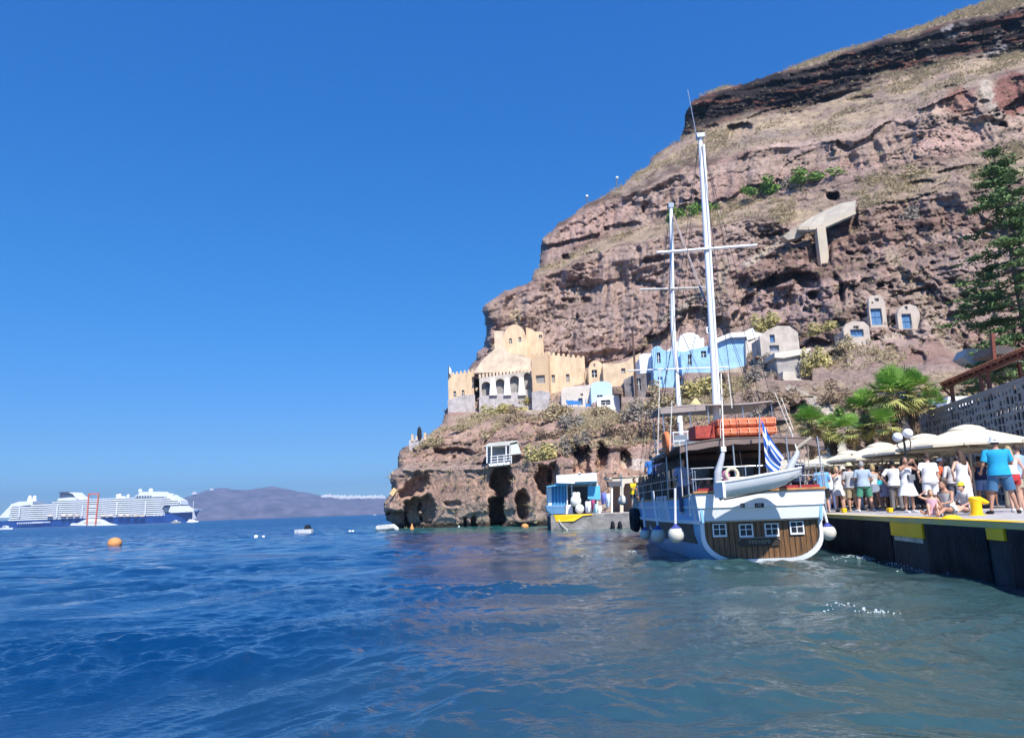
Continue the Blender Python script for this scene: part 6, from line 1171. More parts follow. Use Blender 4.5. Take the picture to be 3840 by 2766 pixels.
def umbrella():
    r = empty('parasol', (0, 0, 0), 'x', 'parasol'); H = 2.62; Rr = 2.35; n = 8
    m = MB(); m.tube([(0, 0, 0), (0, 0, H+.1)], .035, 8); m.build('pole', POLE, r, True)
    m = MB(); m.lathe((0, 0, 0), [(.35, 0), (.35, .07), (.06, .1), (.06, .3)], 16); m.build('base', PW, r)
    A = []
    for k, (f_, z) in enumerate(((.16, H+.10), (.3, H-.01), (.5, H-.15), (.75, H-.33), (1.0, H-.50))):
        ring = []
        for j in range(n*4):
            a = 2*math.pi*j/(n*4); t = (j % 4)/4; c = math.cos(math.pi/n)/math.cos(((a+math.pi/n) % (2*math.pi/n))-math.pi/n); sag = .05*f_*math.sin(math.pi*t); ring.append((Rr*f_*c*math.cos(a), Rr*f_*c*math.sin(a), z-sag+(.04*math.sin(math.pi*t) if k == 4 else 0)))
        A.append(ring)
    m = MB(); m.rings(A, cap=False); o = m.build('canopy', CANV, r, True); o.modifiers.new('s', 'SOLIDIFY').thickness = .012
    m = MB(); m.rings([A[-1], [(x*1.002, y*1.002, z-.07) for x, y, z in A[-1]]], cap=False); o = m.build('valance', CANV, r); o.modifiers.new('s', 'SOLIDIFY').thickness = .008
    m = MB(); m.lathe((0, 0, H+.03), [(.58, 0), (.56, .05), (.42, .13), (.2, .19), (.03, .22)], 24, cap=False); o = m.build('vent_cap', CANV, r, True); o.modifiers.new('s', 'SOLIDIFY').thickness = .012
    for j in range(n):
        a = 2*math.pi*j/n; rb = MB(); rb.beam((0, 0, H), (Rr*.98*math.cos(a), Rr*.98*math.sin(a), H-.53), .02, .03); o = rb.build('rib', POLE, r); sb = MB(); sb.beam((.03*math.cos(a), .03*math.sin(a), H-.75), (Rr*.5*math.cos(a), Rr*.5*math.sin(a), H-.27), .018, .018); sb.build('strut', POLE, o)
    return r
U0 = umbrella(); UL = ['largest cream parasol at the right, above the man in turquoise', 'cream parasol second from the right, behind the lamp globes', 'cream parasol in the middle of the row', 'cream parasol second from the left in the row', 'cream parasol at the left end of the row beside the boat']
for i, (px, py, y) in enumerate(((3620, 1592, 21.0), (3461, 1626, 23.7), (3299, 1658, 26.8), (3182, 1688, 30.6), (3090, 1703, 33.0))):
    p = P(px, py, y*1.24); o = U0 if i == 0 else copy_tree(U0, label=UL[i]); o['label'] = UL[i]; o['group'] = 'cream parasols in a row along the quay'; o.location = (p.x, p.y, DECK); o.scale = [(p.z-DECK)/2.86]*3; o.rotation_euler = (0, 0, .2+.05*i)
def lamp():
    d = 24.6; b = P(3406, 1925, d); r = empty('globe_lamp', (b.x, b.y, DECK), 'black lamp post with two white globes in front of the parasols', 'street lamp'); g1, g2 = P(3366, 1639, d), P(3404, 1624, d-.15); t = Vector((P(3397, 1700, d).x, d, P(3397, 1690, d).z))
    m = MB(); m.tube([(b.x, d, DECK), (b.x, d, DECK+.3), t], [.06, .045, .038], 10); m.tube([t-Vector((0, 0, .15)), t, (t.x-.02, d, g1.z+.1)], [.05, .04, .025], 8); m.build('post', PW, r, True)
    for g_, s_ in ((g1, -1), (g2, 1)):
        m = MB(); m.tube([(t.x, d, t.z), (t.x+s_*.06, g_.y, t.z-.05), (g_.x+s_*.06, g_.y, g_.z-.28), (g_.x, g_.y, g_.z-.15)], .018, 8); m.build('arm', PW, r, True)
        m = MB(); m.lathe((g_.x, g_.y, g_.z-.15), [(.05, 0), (.07, .03)], 12); m.build('collar', PW, r); m = MB(); m.ball(g_, .16, 20, 14); m.build('globe', mk('opal_glass', (.82, .83, .85), .25, .03, 3, 0), r, True)
lamp()
# perforated screen wall: openings cut through
def screen():
    pl = Plane(3478, 1800, 41.5, 0); a = Vector((22.75, 42.0, 0)); b = Vector((18.6, 19.5, 0)); L_ = (b-a).length; e = (b-a).normalized(); pl.o = Vector((a.x, a.y, 0)); pl.e = e; pl.n = Vector((-e.y, e.x, 0)); pl.n = pl.n if pl.n.x > 0 else -pl.n
    r = empty('screen_wall', (a+b)/2+Vector((0, 0, DECK)), 'tall grey screen wall pierced by many irregular openings behind the parasols', 'screen wall'); g = random.Random(11); zt = P(3478, 1560, 41.8).z; zt2 = P(3838, 1444, 30.9).z; holes = []; s_ = .36
    nu = int(L_/s_); nz = int((zt-DECK-.1)/s_)
    for i in range(nu):
        for j in range(nz):
            if g.random() < .05: continue
            cu, cz = (i+.5)*s_+g.uniform(-.035, .035), DECK+.12+(j+.5)*s_+g.uniform(-.035, .035); k = g.choice((4, 4, 5, 3, 6, 4)); ph = g.uniform(-.25, .25)+(math.pi/4 if k == 4 else 0); rx, rz = g.uniform(.10, .15), g.uniform(.10, .16)
            if k == 4: holes.append([(cu+rx*sx, cz+rz*sz+g.uniform(-.02, .02)) for sx, sz in ((-1, -1), (1, -1), (1, 1), (-1, 1))])
            else: holes.append([(cu+rx*math.cos(ph+2*math.pi*q/k), cz+rz*math.sin(ph+2*math.pi*q/k)) for q in range(k)])
    GW = mk('screen_grey', (.29, .285, .28), .8, .08, 1, .1); facade(pl, [(0, DECK-.1), (L_, DECK-.1), (L_, zt+.1), (0, zt)], holes, .06, 'pierced_wall', GW, r)
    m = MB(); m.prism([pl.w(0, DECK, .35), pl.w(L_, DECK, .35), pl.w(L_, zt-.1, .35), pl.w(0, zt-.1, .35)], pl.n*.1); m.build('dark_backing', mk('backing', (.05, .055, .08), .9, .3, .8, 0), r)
    m = MB(); m.prism([pl.w(-.02, zt, -.03), pl.w(L_, zt+.1, -.03), pl.w(L_, zt+.22, -.03), pl.w(-.02, zt+.12, -.03)], pl.n*.4); m.build('coping', GW, r)
    # restaurant terrace behind, ground slab carrying the pergola
    m = MB(); m.prism([(21.6, 28, DECK), (23.4, 45, DECK), (34, 45, DECK), (34, 28, DECK)], (0, 0, zt-DECK-.35)); m.build('terrace_block', mk('terrace_stone', (.40, .31, .26), .95, .25, .8, .5), None, label='stone terrace carrying the pergola behind the screen wall', cat='terrace')
    return zt
ZT = screen()
def pergola():
    ZF = ZT-.35; r = empty('pergola', (25, 36, ZF), 'open timber pergola with red tiled roof above the screen wall', 'pergola'); TW = mk('mahogany', (.22, .06, .03), .5, .3, 3, .1, stretch=(1, 1, 5)); TILE = mk('roof_tile', (.42, .15, .08), .85, .35, 2.5, .3); PLY = mk('cream_boards', (.60, .50, .36), .8, .1, 2, .1)
    A = P(3535, 1436, 40.5); B_ = P(3640, 1404, 38.5); C_ = P(3838, 1316, 33.5)
    # front eave runs from A to E along the wall line; ridge parallel behind and higher
    e0, e1 = P(3536, 1442, 39.5), P(3868, 1302, 30.5); k0, k1 = e0+Vector((3.4, 1.2, 1.15)), e1+Vector((3.6, 1.2, 1.25)); d0, d1 = e0+Vector((3.5, 1.2, -.15)), None
    v = MB(); v.add([e0, e1, k1, k0], [(0, 1, 2, 3)]); v.add([p-Vector((0, 0, .07)) for p in (e0, e1, k1, k0)], [(3, 2, 1, 0)]); v.build('soffit', PLY, r)
    n = 34
    t_ = MB()
    for i in range(n+1): a = e0.lerp(e1, i/n); b = k0.lerp(k1, i/n); t_.tube([a+Vector((-.08, 0, .05)), b+Vector((0, 0, .05))], [.10, .09], 6)
    t_.build('tiles', TILE, r, True)
    m = MB(); m.beam(e0+Vector((.1, 0, -.14)), e1+Vector((.1, 0, -.14)), .12, .16); m.build('eave_beam', TW, r); m = MB(); m.beam(e0+Vector((2.2, .8, .50)), e1+Vector((2.2, .8, .50)), .12, .16); m.build('back_beam', TW, r)
    for i in range(15): a = e0.lerp(e1, (i+.5)/15); b = k0.lerp(k1, (i+.5)/15); m = MB(); m.beam(a+Vector((-.15, 0, -.11)), a.lerp(b, .8)-Vector((0, 0, .11)), .07, .1); m.build('rafter', TW, r)
    for t in (.07, .52, .98):
        a = e0.lerp(e1, t)+Vector((.15, 0, -.2)); m = MB(); m.beam((a.x, a.y, ZF), a, .15, .15); m.beam((a.x, a.y, a.z-.6), (a.x-.1, a.y+.6, a.z), .08, .08); m.build('post', TW, r); b = a+Vector((2.1, .8, .5)); m = MB(); m.beam((b.x, b.y, ZF), b, .14, .14); m.build('post', TW, r)
    m = MB(); m.beam(P(3728, 1354, 36), P(3720, 1250, 36), .16); m.build('timber_pole', TW, None, label='upright timber pole standing above the pergola roof', cat='pole')
    # grey and dark canopy and white wall higher up at right
    m = MB(); m.prism([P(x, y, 43) for x, y in [(3722, 1326), (3730, 1296), (3790, 1300), (3850, 1316), (3850, 1328)]], (0, 2, 0)); m.build('dark_awning', mk('dark_awning', (.10, .085, .08), .8), None, label='dark sloping awning above the pergola at the right edge', cat='awning')
    m = MB(); m.prism([P(x, y, 50) for x, y in [(3610, 1340), (3626, 1310), (3700, 1306), (3850, 1318), (3850, 1410), (3690, 1372), (3640, 1362)]], (0, 1.2, 0)); m.jitter(.12, .6, 8); m.build('white_garden_wall', mk('rough_white', (.66, .62, .57), .95, .15, .8, .5), None, label='rough white garden wall under the pine above the pergola', cat='wall')
    m = MB(); p = P(3590, 1500, 40); m.prism([P(x, y, 44) for x, y in [(3544, 1540), (3556, 1486), (3650, 1484), (3656, 1530), (3600, 1540)]], (0, 2, 0)); o = m.build('white_shed', WHITE, None, label='small white shed seen under the left end of the pergola', cat='shed'); q = MB(); q.prism([P(x, y, 43.9) for x, y in [(3566, 1534), (3566, 1496), (3584, 1495), (3584, 1532)]], (0, .05, 0)); q.build('door', mk('shed_door', (.6, .62, .63)), o)
    # light blue wall with little slots, and cream walls behind the parasols
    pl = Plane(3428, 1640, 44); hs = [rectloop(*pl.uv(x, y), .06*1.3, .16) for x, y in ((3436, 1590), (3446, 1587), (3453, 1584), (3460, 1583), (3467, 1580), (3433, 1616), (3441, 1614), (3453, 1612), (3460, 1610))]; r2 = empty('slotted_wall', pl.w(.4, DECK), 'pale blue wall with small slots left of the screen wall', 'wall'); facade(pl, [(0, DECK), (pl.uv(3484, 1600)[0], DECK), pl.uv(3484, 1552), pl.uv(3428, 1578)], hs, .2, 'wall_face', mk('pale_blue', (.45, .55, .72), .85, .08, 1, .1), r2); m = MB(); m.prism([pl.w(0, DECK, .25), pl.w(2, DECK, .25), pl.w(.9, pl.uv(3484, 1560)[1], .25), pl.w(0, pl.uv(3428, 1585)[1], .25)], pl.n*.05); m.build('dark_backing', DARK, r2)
    m = MB(); m.prism([P(x, y, 47) for x, y in [(3120, 1740), (3120, 1640), (3160, 1618), (3186, 1640), (3200, 1700), (3260, 1740)]], (0, .8, 0)); m.jitter(.15, .6, 4); m.build('cream_garden_wall', mk('cream_wall', (.68, .63, .53), .95, .12, .8, .4), None, label='cream garden wall rising under the left palms', cat='wall')
    m = MB(); m.prism([P(x, y, 46) for x, y in [(2920, 1880), (2922, 1724), (3060, 1720), (3062, 1880)]], (0, 2, 0)); m.build('cream_kiosk_wall', mk('cream_wall', (.68, .63, .53)), None, label='plain cream building seen between boat stern and parasols', cat='building')
pergola()
# ------------------------------------------------------------------ palms
def palm(x, y, z0, hz, R0, nf, seed, label, skirt=True):
    g = random.Random(seed); gn = np.random.default_rng(seed); r = empty('fan_palm', (x, y, z0), label, 'palm', 'fan palms behind the parasols'); TR = mk('palm_trunk', (.16, .11, .08), .95, .4, 4, .6)
    m = MB(); m.tube([(x, y, z0-.3), (x+.05, y, z0+hz*.5), (x, y, z0+hz)], [.24, .2, .22], 12); V, Fa = [], []
    for i in range(int(60*hz)): a = g.random()*6.28; z = z0+hz*g.random(); m.beam((x+.2*math.cos(a), y+.2*math.sin(a), z), (x+.32*math.cos(a), y+.32*math.sin(a), z+.14), .05, .02)
    m.build('trunk', TR, r)
    def fronds(name, n, elr, mt, Rl, seed2):
        V = []; g = random.Random(seed2)
        for i in range(n):
            a = g.random()*6.28; el = R(g.uniform(*elr)); L_ = Rl*g.uniform(.75, 1.1); o = Vector((x, y, z0+hz)); d = Vector((math.cos(a)*math.cos(el), math.sin(a)*math.cos(el), math.sin(el))); side = d.cross(Vector((0, 0, 1))).normalized(); upv = side.cross(d).normalized(); hub = o+d*L_*.5-Vector((0, 0, .04)); V += [tuple(o-side*.015), tuple(o+side*.015), tuple(hub+side*.012), tuple(hub-side*.012)]
            nb = 17
            for k in range(nb):
                th = R(-82+164*k/(nb-1)); bd = (d*math.cos(th)+side*math.sin(th)+upv*.12*abs(math.sin(th))).normalized(); ln = L_*.62*(.72+.28*math.cos(th))*g.uniform(.9, 1.08); sd2 = bd.cross(upv).normalized(); mid = hub+bd*ln*.6; tip = hub+bd*ln-Vector((0, 0, .17*ln*g.uniform(.4, 1.7))); w_ = .023*Rl
                V += [tuple(hub), tuple(mid-sd2*w_), tuple(tip), tuple(mid+sd2*w_)]
        V = np.array(V); arrobj(name, V, np.arange(len(V)).reshape(-1, 4), mt, r)
    fronds('frond_crown', int(nf*.8), (8, 88), mk('palm_green', (.26, .44, .08), .5, .4, .9, 0, col2=(.15, .31, .05)), R0, seed+1); fronds('lower_fronds', int(nf*.6), (-45, 12), mk('palm_yellow_green', (.44, .44, .14), .6, .3, .9, 0), R0*.95, seed+2)
    if skirt: fronds('dead_skirt', nf//2, (-85, -50), mk('palm_dead', (.42, .29, .13), .9, .3, 1.5, 0), R0*.8, seed+3)
def pz(px, py, d): p = P(px, py, d); return p.x, p.y, p.z
for px, py, d, R0, nf, lb in ((3348, 1478, 39.0, 1.55, 44, 'tallest fan palm with upright fronds, left half of the big crown'), (3412, 1470, 40.0, 1.5, 42, 'tall fan palm leaning over the pierced wall, right half of the big crown'), (3245, 1540, 41.5, 1.4, 36, 'yellowish fan palm in the middle of the palm group'), (3040, 1590, 41.0, 1.25, 34, 'bright green fan palm, leftmost beside the boat awning'), (3115, 1612, 43.0, 1.2, 30, 'shaggy low fan palm between the left and middle palms'), (3492, 1520, 42.5, 1.15, 28, 'small fan palm drooping over the left end of the pergola'), (3310, 1590, 38.0, 1.1, 26, 'low fan palm with orange dead fronds below the big crown'), (3190, 1612, 39.5, 1.1, 26, 'low fan palm with hanging yellow fronds above the parasol row')):
    x, y, z = pz(px, py, d); palm(x, y, DECK, z-DECK, R0, nf, int(px), lb)
# pale branching trunks of old tamarisks under the parasols
def tam(px, d, seed, lb):
    g = random.Random(seed); p = P(px, 1900, d); r = empty('tamarisk', (p.x, p.y, DECK), lb, 'tree', 'pale branching trees under the parasols'); m = MB(); m.tube([(p.x, p.y, DECK-.05), (p.x+.05, p.y, DECK+.6), (p.x, p.y, DECK+1.1)], [.10, .075, .085], 10)
    tips = []
    for i in range(9):
        a = math.pi*(i+.5)/9; k = g.uniform(.8, 1.1); q = Vector((p.x+1.25*math.cos(a)*k, p.y+g.uniform(-.5, .5), DECK+1.1+1.05*k*math.sin(a)**.5)); mid = Vector((p.x+.45*math.cos(a), p.y+.1*g.uniform(-1, 1), DECK+1.45+.35*math.sin(a))); m.tube([(p.x, p.y, DECK+1.02), mid, q], [.045, .032, .016], 7); tips.append(q)
    m.build('trunk', mk('pale_bark', (.34, .30, .25), .9, .25, 4, .5), r, True); C = np.array([np.array(t)+np.random.default_rng(seed+i).normal(size=3)*.22 for i, t in enumerate(tips*14)]); C[:, 2] = np.minimum(C[:, 2], DECK+2.35); V, Fa = tris(C, 0, .07, .5, seed, 1.4); arrobj('crown', V, Fa, GREYB, r)
tam(3262, 33, 1, 'pale branching trunk behind the woman with the turquoise bag'); tam(3462, 31, 2, 'pale branching trunk behind the couple in white'); tam(3625, 28, 3, 'pale spreading trunk between the long-haired woman and the man in turquoise')
# low planting behind the crowd
for i, (px, py, d, w_, k, lb) in enumerate(((3230, 1600, 44, 34, 'g', 'dark grey shrub under the middle palm'), (3380, 1640, 40, 34, 'd', 'dark brown shrub below the tall palms'), (3060, 1690, 43, 26, 'd', 'dark shrub at the foot of the leftmost palm'), (3130, 1560, 47, 40, 'c', 'green shrub behind the left palms'), (3200, 1500, 52, 40, 'd', 'dry brown shrub on the slope above the palms'))):
    bush(px, py, w_, w_*.8, k, lb, d=d)
# ------------------------------------------------------------------ pine at the right edge
def pine():
    g = random.Random(5); gn = np.random.default_rng(5); d = 47.0; x = P(3846, 1300, d).x; z0 = P(3800, 1420, d).z-1; zt = P(3758, 560, d).z; r = empty('pine_tree', (x, d, z0), 'tall sparse green pine with tiered branches at the right picture edge', 'pine'); m = MB(); H = zt-z0
    m.tube([(x+.2, d, z0), (x+.1, d, z0+H*.5), (x, d, zt)], [.24, .15, .03], 10); C = []; S = []
    nt = 21
    for i in range(nt):
        f_ = i/(nt-1); z = z0+1.2+(H-1.4)*f_; rad = (4.7*(1-f_)**.75+.3)*(.75+.5*g.random())*(1 if f_ > .08 else .8)
        for k in range(6):
            a = g.random()*6.28+i; L_ = rad*g.uniform(.65, 1.1); tip = Vector((x+L_*math.cos(a), d+L_*math.sin(a), z-.10*L_+g.uniform(-.15, .15))); b = Vector((x+.1*(1-f_), d, z)); mid = b.lerp(tip, .5)+Vector((0, 0, .08*L_)); m.tube([b, mid, tip], [.05*(1-f_)+.02, .03, .01], 5)
            ns = int(5+6*L_)
            for s_ in range(ns):
                t = g.uniform(.30, 1); q = b.lerp(mid, t*2) if t < .5 else mid.lerp(tip, t*2-1); sp = .30+.10*L_; c = np.array(q)+gn.normal(size=3)*np.array([sp*.45, sp*.45, .06])
                if g.random() < .42: continue
                nn = 21; C.append(c+gn.normal(size=(nn, 3))*np.array([.19, .19, .06]))
    m.build('trunk', mk('pine_bark', (.20, .15, .12), .95, .3, 3, .4), r, True); C = np.concatenate(C); V, Fa = tris(C, 0, .15, .5, 9, 1.6); arrobj('crown', V, Fa, mk('pine_needles', (.15, .23, .07), .8, .4, .8, 0, col2=(.065, .12, .035)), r)
pine()
# ================================================================== PEOPLE
SK = {'fair': mk('skin_fair', (.62, .36, .25), .55, .08, 6, 0), 'tan': mk('skin_tan', (.47, .25, .16), .55, .08, 6, 0), 'brown': mk('skin_brown', (.27, .14, .09), .55, .08, 6, 0)}
def clo(c): return mk('cloth_%02x%02x%02x' % tuple(int(min(.99, v)*255) for v in c), c, .9, .14, 6, .12, bscale=40)
def hairm(c): return mk('hair_%02x%02x%02x' % tuple(int(v*255) for v in c), c, .6, .3, 20, .3, stretch=(3, 3, .6))
ARMS = {'hang': ((.035, -.02, -.175), (.05, .02, -.335)), 'hip': ((.12, -.05, -.14), (.035, .03, -.25)), 'phone': ((.05, .03, -.17), (-.05, .17, -.13)), 'raise': ((.06, .12, -.06), (-.05, .20, .07)), 'bent': ((.06, -.03, -.17), (.06, .10, -.24)), 'lap': ((.05, .05, -.15), (-.03, .19, -.22)), 'prop': ((.07, -.06, -.16), (.10, -.12, -.32)), 'head': ((.13, .02, .06), (.03, .02, .13)), 'fwd': ((.05, .09, -.14), (.03, .24, -.16))}
def person(x, y, z, face, H, label, skin='tan', arms=('hang', 'hang'), legs='stand', lean=0, wide=1.0, garb=(), hair=((.06, .035, .02), 'short'), hat=None, group=None, seed=0, fem=False):
    """face: heading the person looks towards, 0 = away from the camera (+Y), 180 = at it"""
    g = random.Random(seed+int(x*100)); rz = -R(face); root = empty('person', (0, 0, 0), label, 'person', group); w_ = wide; S = Vector; hp = .525*H
    seated = legs in ('sit', 'sitknees')
    if seated: hp = .085*H
    up = hp-.525*H; ln = lean
    def T(f_, fw=0): t = max(0, f_-.525)/.475; return S((0, fw*H+ln*H*t**1.2*.9, f_*H+up-abs(ln)*H*t*.18))
    tl = [(.470, .085, .070), (.50, .100, .074), (.535, .104 if fem else .098, .073), (.57, .096 if fem else .092, .064), (.62, .074 if fem else .084, .056), (.68, .083 if fem else .092, .060), (.74, .096 if fem else .102, .066), (.79, .104 if fem else .115, .060), (.82, .088 if fem else .10, .047), (.838, .045, .038), (.86, .033, .034), (.885, .032, .034)]
    def ring(c, rx, ry, n=16): return [c+S((rx*math.cos(2*math.pi*k/n), ry*math.sin(2*math.pi*k/n), 0)) for k in range(n)]
    m = MB(); m.rings([ring(T(f_, .004*math.sin((f_-.5)*9)), rx*H*(w_ if f_ < .83 else 1), ry*H*(w_**1.5 if f_ < .83 else 1)) for f_, rx, ry in tl])
    hc = T(.932)+S((0, .012*H, 0)); m.ball(hc, (.043*H, .053*H, .064*H), 16, 12); m.ball(hc+S((0, .035*H, -.035*H)), (.030*H, .030*H, .030*H), 10, 8); m.ball(hc+S((0, .057*H, -.006*H)), (.007*H, .012*H, .012*H), 6, 5)
    for s_ in (-1, 1): m.ball(hc+S((s_*.044*H, 0, -.004*H)), (.006*H, .011*H, .016*H), 6, 5)
    hips = [S((s_*.052*H*w_, 0, hp+.0*H)) for s_ in (-1, 1)]; LG = []
    for i, s_ in enumerate((-1, 1)):
        h_ = hips[i]
        if legs == 'stand': k_ = h_+S((s_*.012*H, .012*H, -.245*H)); a_ = S((k_.x+s_*.008*H, -.008*H, .045*H)); t_ = a_+S((s_*.018*H, .10*H, -.025*H))
        elif legs == 'wide': k_ = h_+S((s_*.045*H, .02*H, -.243*H)); a_ = S((k_.x+s_*.045*H, -.01*H, .045*H)); t_ = a_+S((s_*.03*H, .10*H, -.025*H))
        elif legs == 'walk': k_ = h_+S((s_*.01*H, s_*.05*H, -.24*H)); a_ = S((k_.x, s_*.10*H-.02*H, .05*H)); t_ = a_+S((0, .10*H, -.028*H))
        elif legs == 'sit': k_ = h_+S((s_*.04*H, .235*H, .07*H*(1 if s_ > 0 else .5))); a_ = k_+S((s_*.01*H, .20*H, -.10*H)); t_ = a_+S((s_*.03*H, .06*H, .055*H))
        else: k_ = h_+S((s_*.03*H, .15*H, .18*H)); a_ = k_+S((s_*.0*H, .09*H, -.215*H)); t_ = a_+S((s_*.01*H, .10*H, -.012*H))
        LG.append((h_, k_, a_, t_)); q = .0
        m.tube([h_+S((0, 0, .01*H)), h_.lerp(k_, .35), h_.lerp(k_, .8), k_, k_.lerp(a_, .28), k_.lerp(a_, .7), a_], [.050*H*w_, .047*H*w_, .034*H, .031*H, .033*H, .023*H, .019*H], 12, round_=True)
        m.tube([a_-S((0, .012*H, .012*H)), a_.lerp(t_, .5)-S((0, 0, .006*H)), t_], [.020*H, .021*H, .016*H], 8, round_=True)
    AR = []
    for i, s_ in enumerate((-1, 1)):
        sh = T(.805)+S((s_*.105*H*w_**.8, 0, 0)); e_, wv = ARMS[arms[i]]; el = sh+S((s_*e_[0], e_[1]+ln*.1, e_[2]))*H; wr = sh+S((s_*wv[0], wv[1]+ln*.12, wv[2]))*H
        m.tube([sh-S((s_*.02*H, 0, 0)), sh, sh.lerp(el, .5), el, el.lerp(wr, .4), wr], [.028*H*w_, .030*H*w_**.6, .026*H*w_**.6, .021*H, .021*H, .014*H], 10, round_=True); AR.append((sh, el, wr))
    tmp = m.build('tmp', SK[skin]); tmp.location = (0, 0, 0); V = np.array(m.v); 
    tmp.data.clear_geometry(); setmesh(tmp.data, V, m.f)
    md = tmp.modifiers.new('r', 'REMESH'); md.mode = 'VOXEL'; md.voxel_size = .0135*H; ms = tmp.modifiers.new('s', 'SMOOTH'); ms.factor = .5; ms.iterations = 3
    me = bpy.data.meshes.new_from_object(tmp.evaluated_get(bpy.context.evaluated_depsgraph_get())); bpy.data.objects.remove(tmp)
    # hands: palm, four fingers and a thumb, added to the same skin
    hb = MB()
    for i, (sh, el, wr) in enumerate(AR):
        d = (wr-el).normalized(); s_ = (-1, 1)[i]; sd = d.cross(S((0, 1, 0))) if abs(d.y) < .8 else d.cross(S((0, 0, 1))); sd.normalize(); nr = d.cross(sd).normalized(); hl = .105*H*.5
        hb.tube([wr-d*.008*H, wr+d*.02*H, wr+d*.048*H], [.013*H, .019*H, .018*H], 8, round_=True)
        for k in range(4): b0 = wr+d*.046*H+sd*(k-1.5)*.0095*H; L_ = (.036, .044, .041, .031)[k]*H; hb.tube([b0, b0+d*L_*.5+nr*.004*H, b0+d*L_*.9+nr*.014*H], [.0055*H, .005*H, .004*H], 6, round_=True)
        b0 = wr+d*.012*H+sd*.016*H*(1 if i else -1); hb.tube([b0, b0+(d*.6+sd*(1 if i else -1)*.6)*.022*H, b0+(d+sd*(1 if i else -1)*.35)*.038*H], [.0065*H, .006*H, .0045*H], 6, round_=True)
    Va = np.empty(len(me.vertices)*3, np.float32); me.vertices.foreach_get('co', Va); Va = Va.reshape(-1, 3); fs = [tuple(p.vertices) for p in me.polygons]; k0 = len(Va); fs += [tuple(i+k0 for i in f_) for f_ in hb.f]
    me2 = bpy.data.meshes.new('body'); me2.from_pydata(np.concatenate([Va, np.array(hb.v, np.float32)]).tolist(), [], fs); me2.polygons.foreach_set('use_smooth', [True]*len(me2.polygons)); me2.materials.append(SK[skin]); bpy.data.meshes.remove(me)
    bo = bpy.data.objects.new('body', me2); COL.objects.link(bo); bo.parent = root
    def put(mb, name, mt, sm=True): return mb.build(name, mt, root, sm)
    for it in garb:
        kind, col = it[0], clo(it[1]); q = MB(); e = .010*H
        if kind in ('shirt', 'tee', 'top', 'long'):
            lo_ = it[2] if len(it) > 2 else (.50 if kind != 'top' else .56); fl = [f_ for f_ in tl if f_[0] >= lo_-.02 and f_[0] <= .84]; rg = []
            for f_, rx, ry in fl: rg.append(ring(T(max(f_, lo_), .004*math.sin((f_-.5)*9)), rx*H*w_+e*(2.1 if f_ < .66 else 1.1)+.004*H*math.sin(f_*90), ry*H*w_**1.5+e*(2.4 if f_ < .66 else 1.4), 24))
            if kind == 'top': rg = rg[:-2]
            q.rings(rg, cap=False)
            if kind != 'top':
                for sh, el, wr in AR:
                    en = el.lerp(wr, .9) if kind == 'long' else sh.lerp(el, .72); mid = el if kind == 'long' else sh.lerp(el, .4); q.tube([sh-(sh-T(.80)).normalized()*.03*H, sh, mid, en], [.036*H*w_, .040*H*w_**.7, .036*H*w_**.6, .034*H*w_**.6 if kind != 'long' else .024*H], 14, cap=False)
            q.jitter(.0035*H, 9/H, 3+seed); put(q, 'shirt' if kind != 'top' else 'top', col)
        elif kind in ('shorts', 'trousers'):
            ln_ = {'shorts': .70, 'trousers': .93}[kind] if len(it) < 3 else it[2]; q.rings([ring(T(f_), rx*H*w_+e*1.2, ry*H*w_**1.5+e*1.4, 20) for f_, rx, ry in tl if f_ <= .60], cap=False) if not seated else q.rings([ring(T(f_), rx*H*w_+e, ry*H*w_**1.4+e, 20) for f_, rx, ry in tl if .46 < f_ <= .58], cap=False)
            for h_, k_, a_, t_ in LG:
                if ln_ > 1 or kind == 'trousers': q.tube([h_+S((0, 0, .02*H)), h_.lerp(k_, .5), k_, k_.lerp(a_, .5), a_+S((0, 0, .01*H))], [.060*H*w_, .054*H*w_, .044*H, .040*H, .036*H], 14, cap=False)
                else: q.tube([h_+S((0, 0, .02*H)), h_.lerp(k_, ln_*.5), h_.lerp(k_, ln_)], [.060*H*w_, .059*H*w_, .057*H*w_], 14, cap=False)
            q.jitter(.003*H, 8/H, 5+seed); put(q, kind, col)
        elif kind in ('skirt', 'dress'):
            zb = it[2] if len(it) > 2 else .30; rg = []; fl = [f_ for f_ in tl if f_[0] >= .50 and (f_[0] <= .60 or kind == 'dress') and f_[0] <= .80]; nn = 28
            for k in range(7): f_ = zb+(.50-zb)*k/7; w2 = (.112+.045*(1-k/7)*(it[3] if len(it) > 3 else 1))*H*w_; rg.append([T(.525)*0+S((w2*math.cos(a)*(1+.05*math.sin(a*9)*(1-k/7)), (w2*.78*(1+.06*math.sin(a*7+1)*(1-k/7)))*math.sin(a), f_*H+up+.008*H*math.sin(a*3)*(k == 0))) for a in [2*math.pi*j/nn for j in range(nn)]])
            for f_, rx, ry in fl: rg.append(ring(T(f_), rx*H*w_+e*1.3, ry*H*w_**1.5+e*1.5, nn))
            q.rings(rg, cap=False); q.jitter(.003*H, 8/H, 7+seed); put(q, kind, col)
        elif kind == 'shoes':
            for h_, k_, a_, t_ in LG: q = MB(); q.tube([a_-S((0, .024*H, .020*H)), a_.lerp(t_, .5)-S((0, 0, .012*H)), t_+S((0, .006*H, -.004*H))], [.026*H, .027*H, .021*H], 10, round_=True); put(q, 'shoe', col)
        elif kind == 'bag':
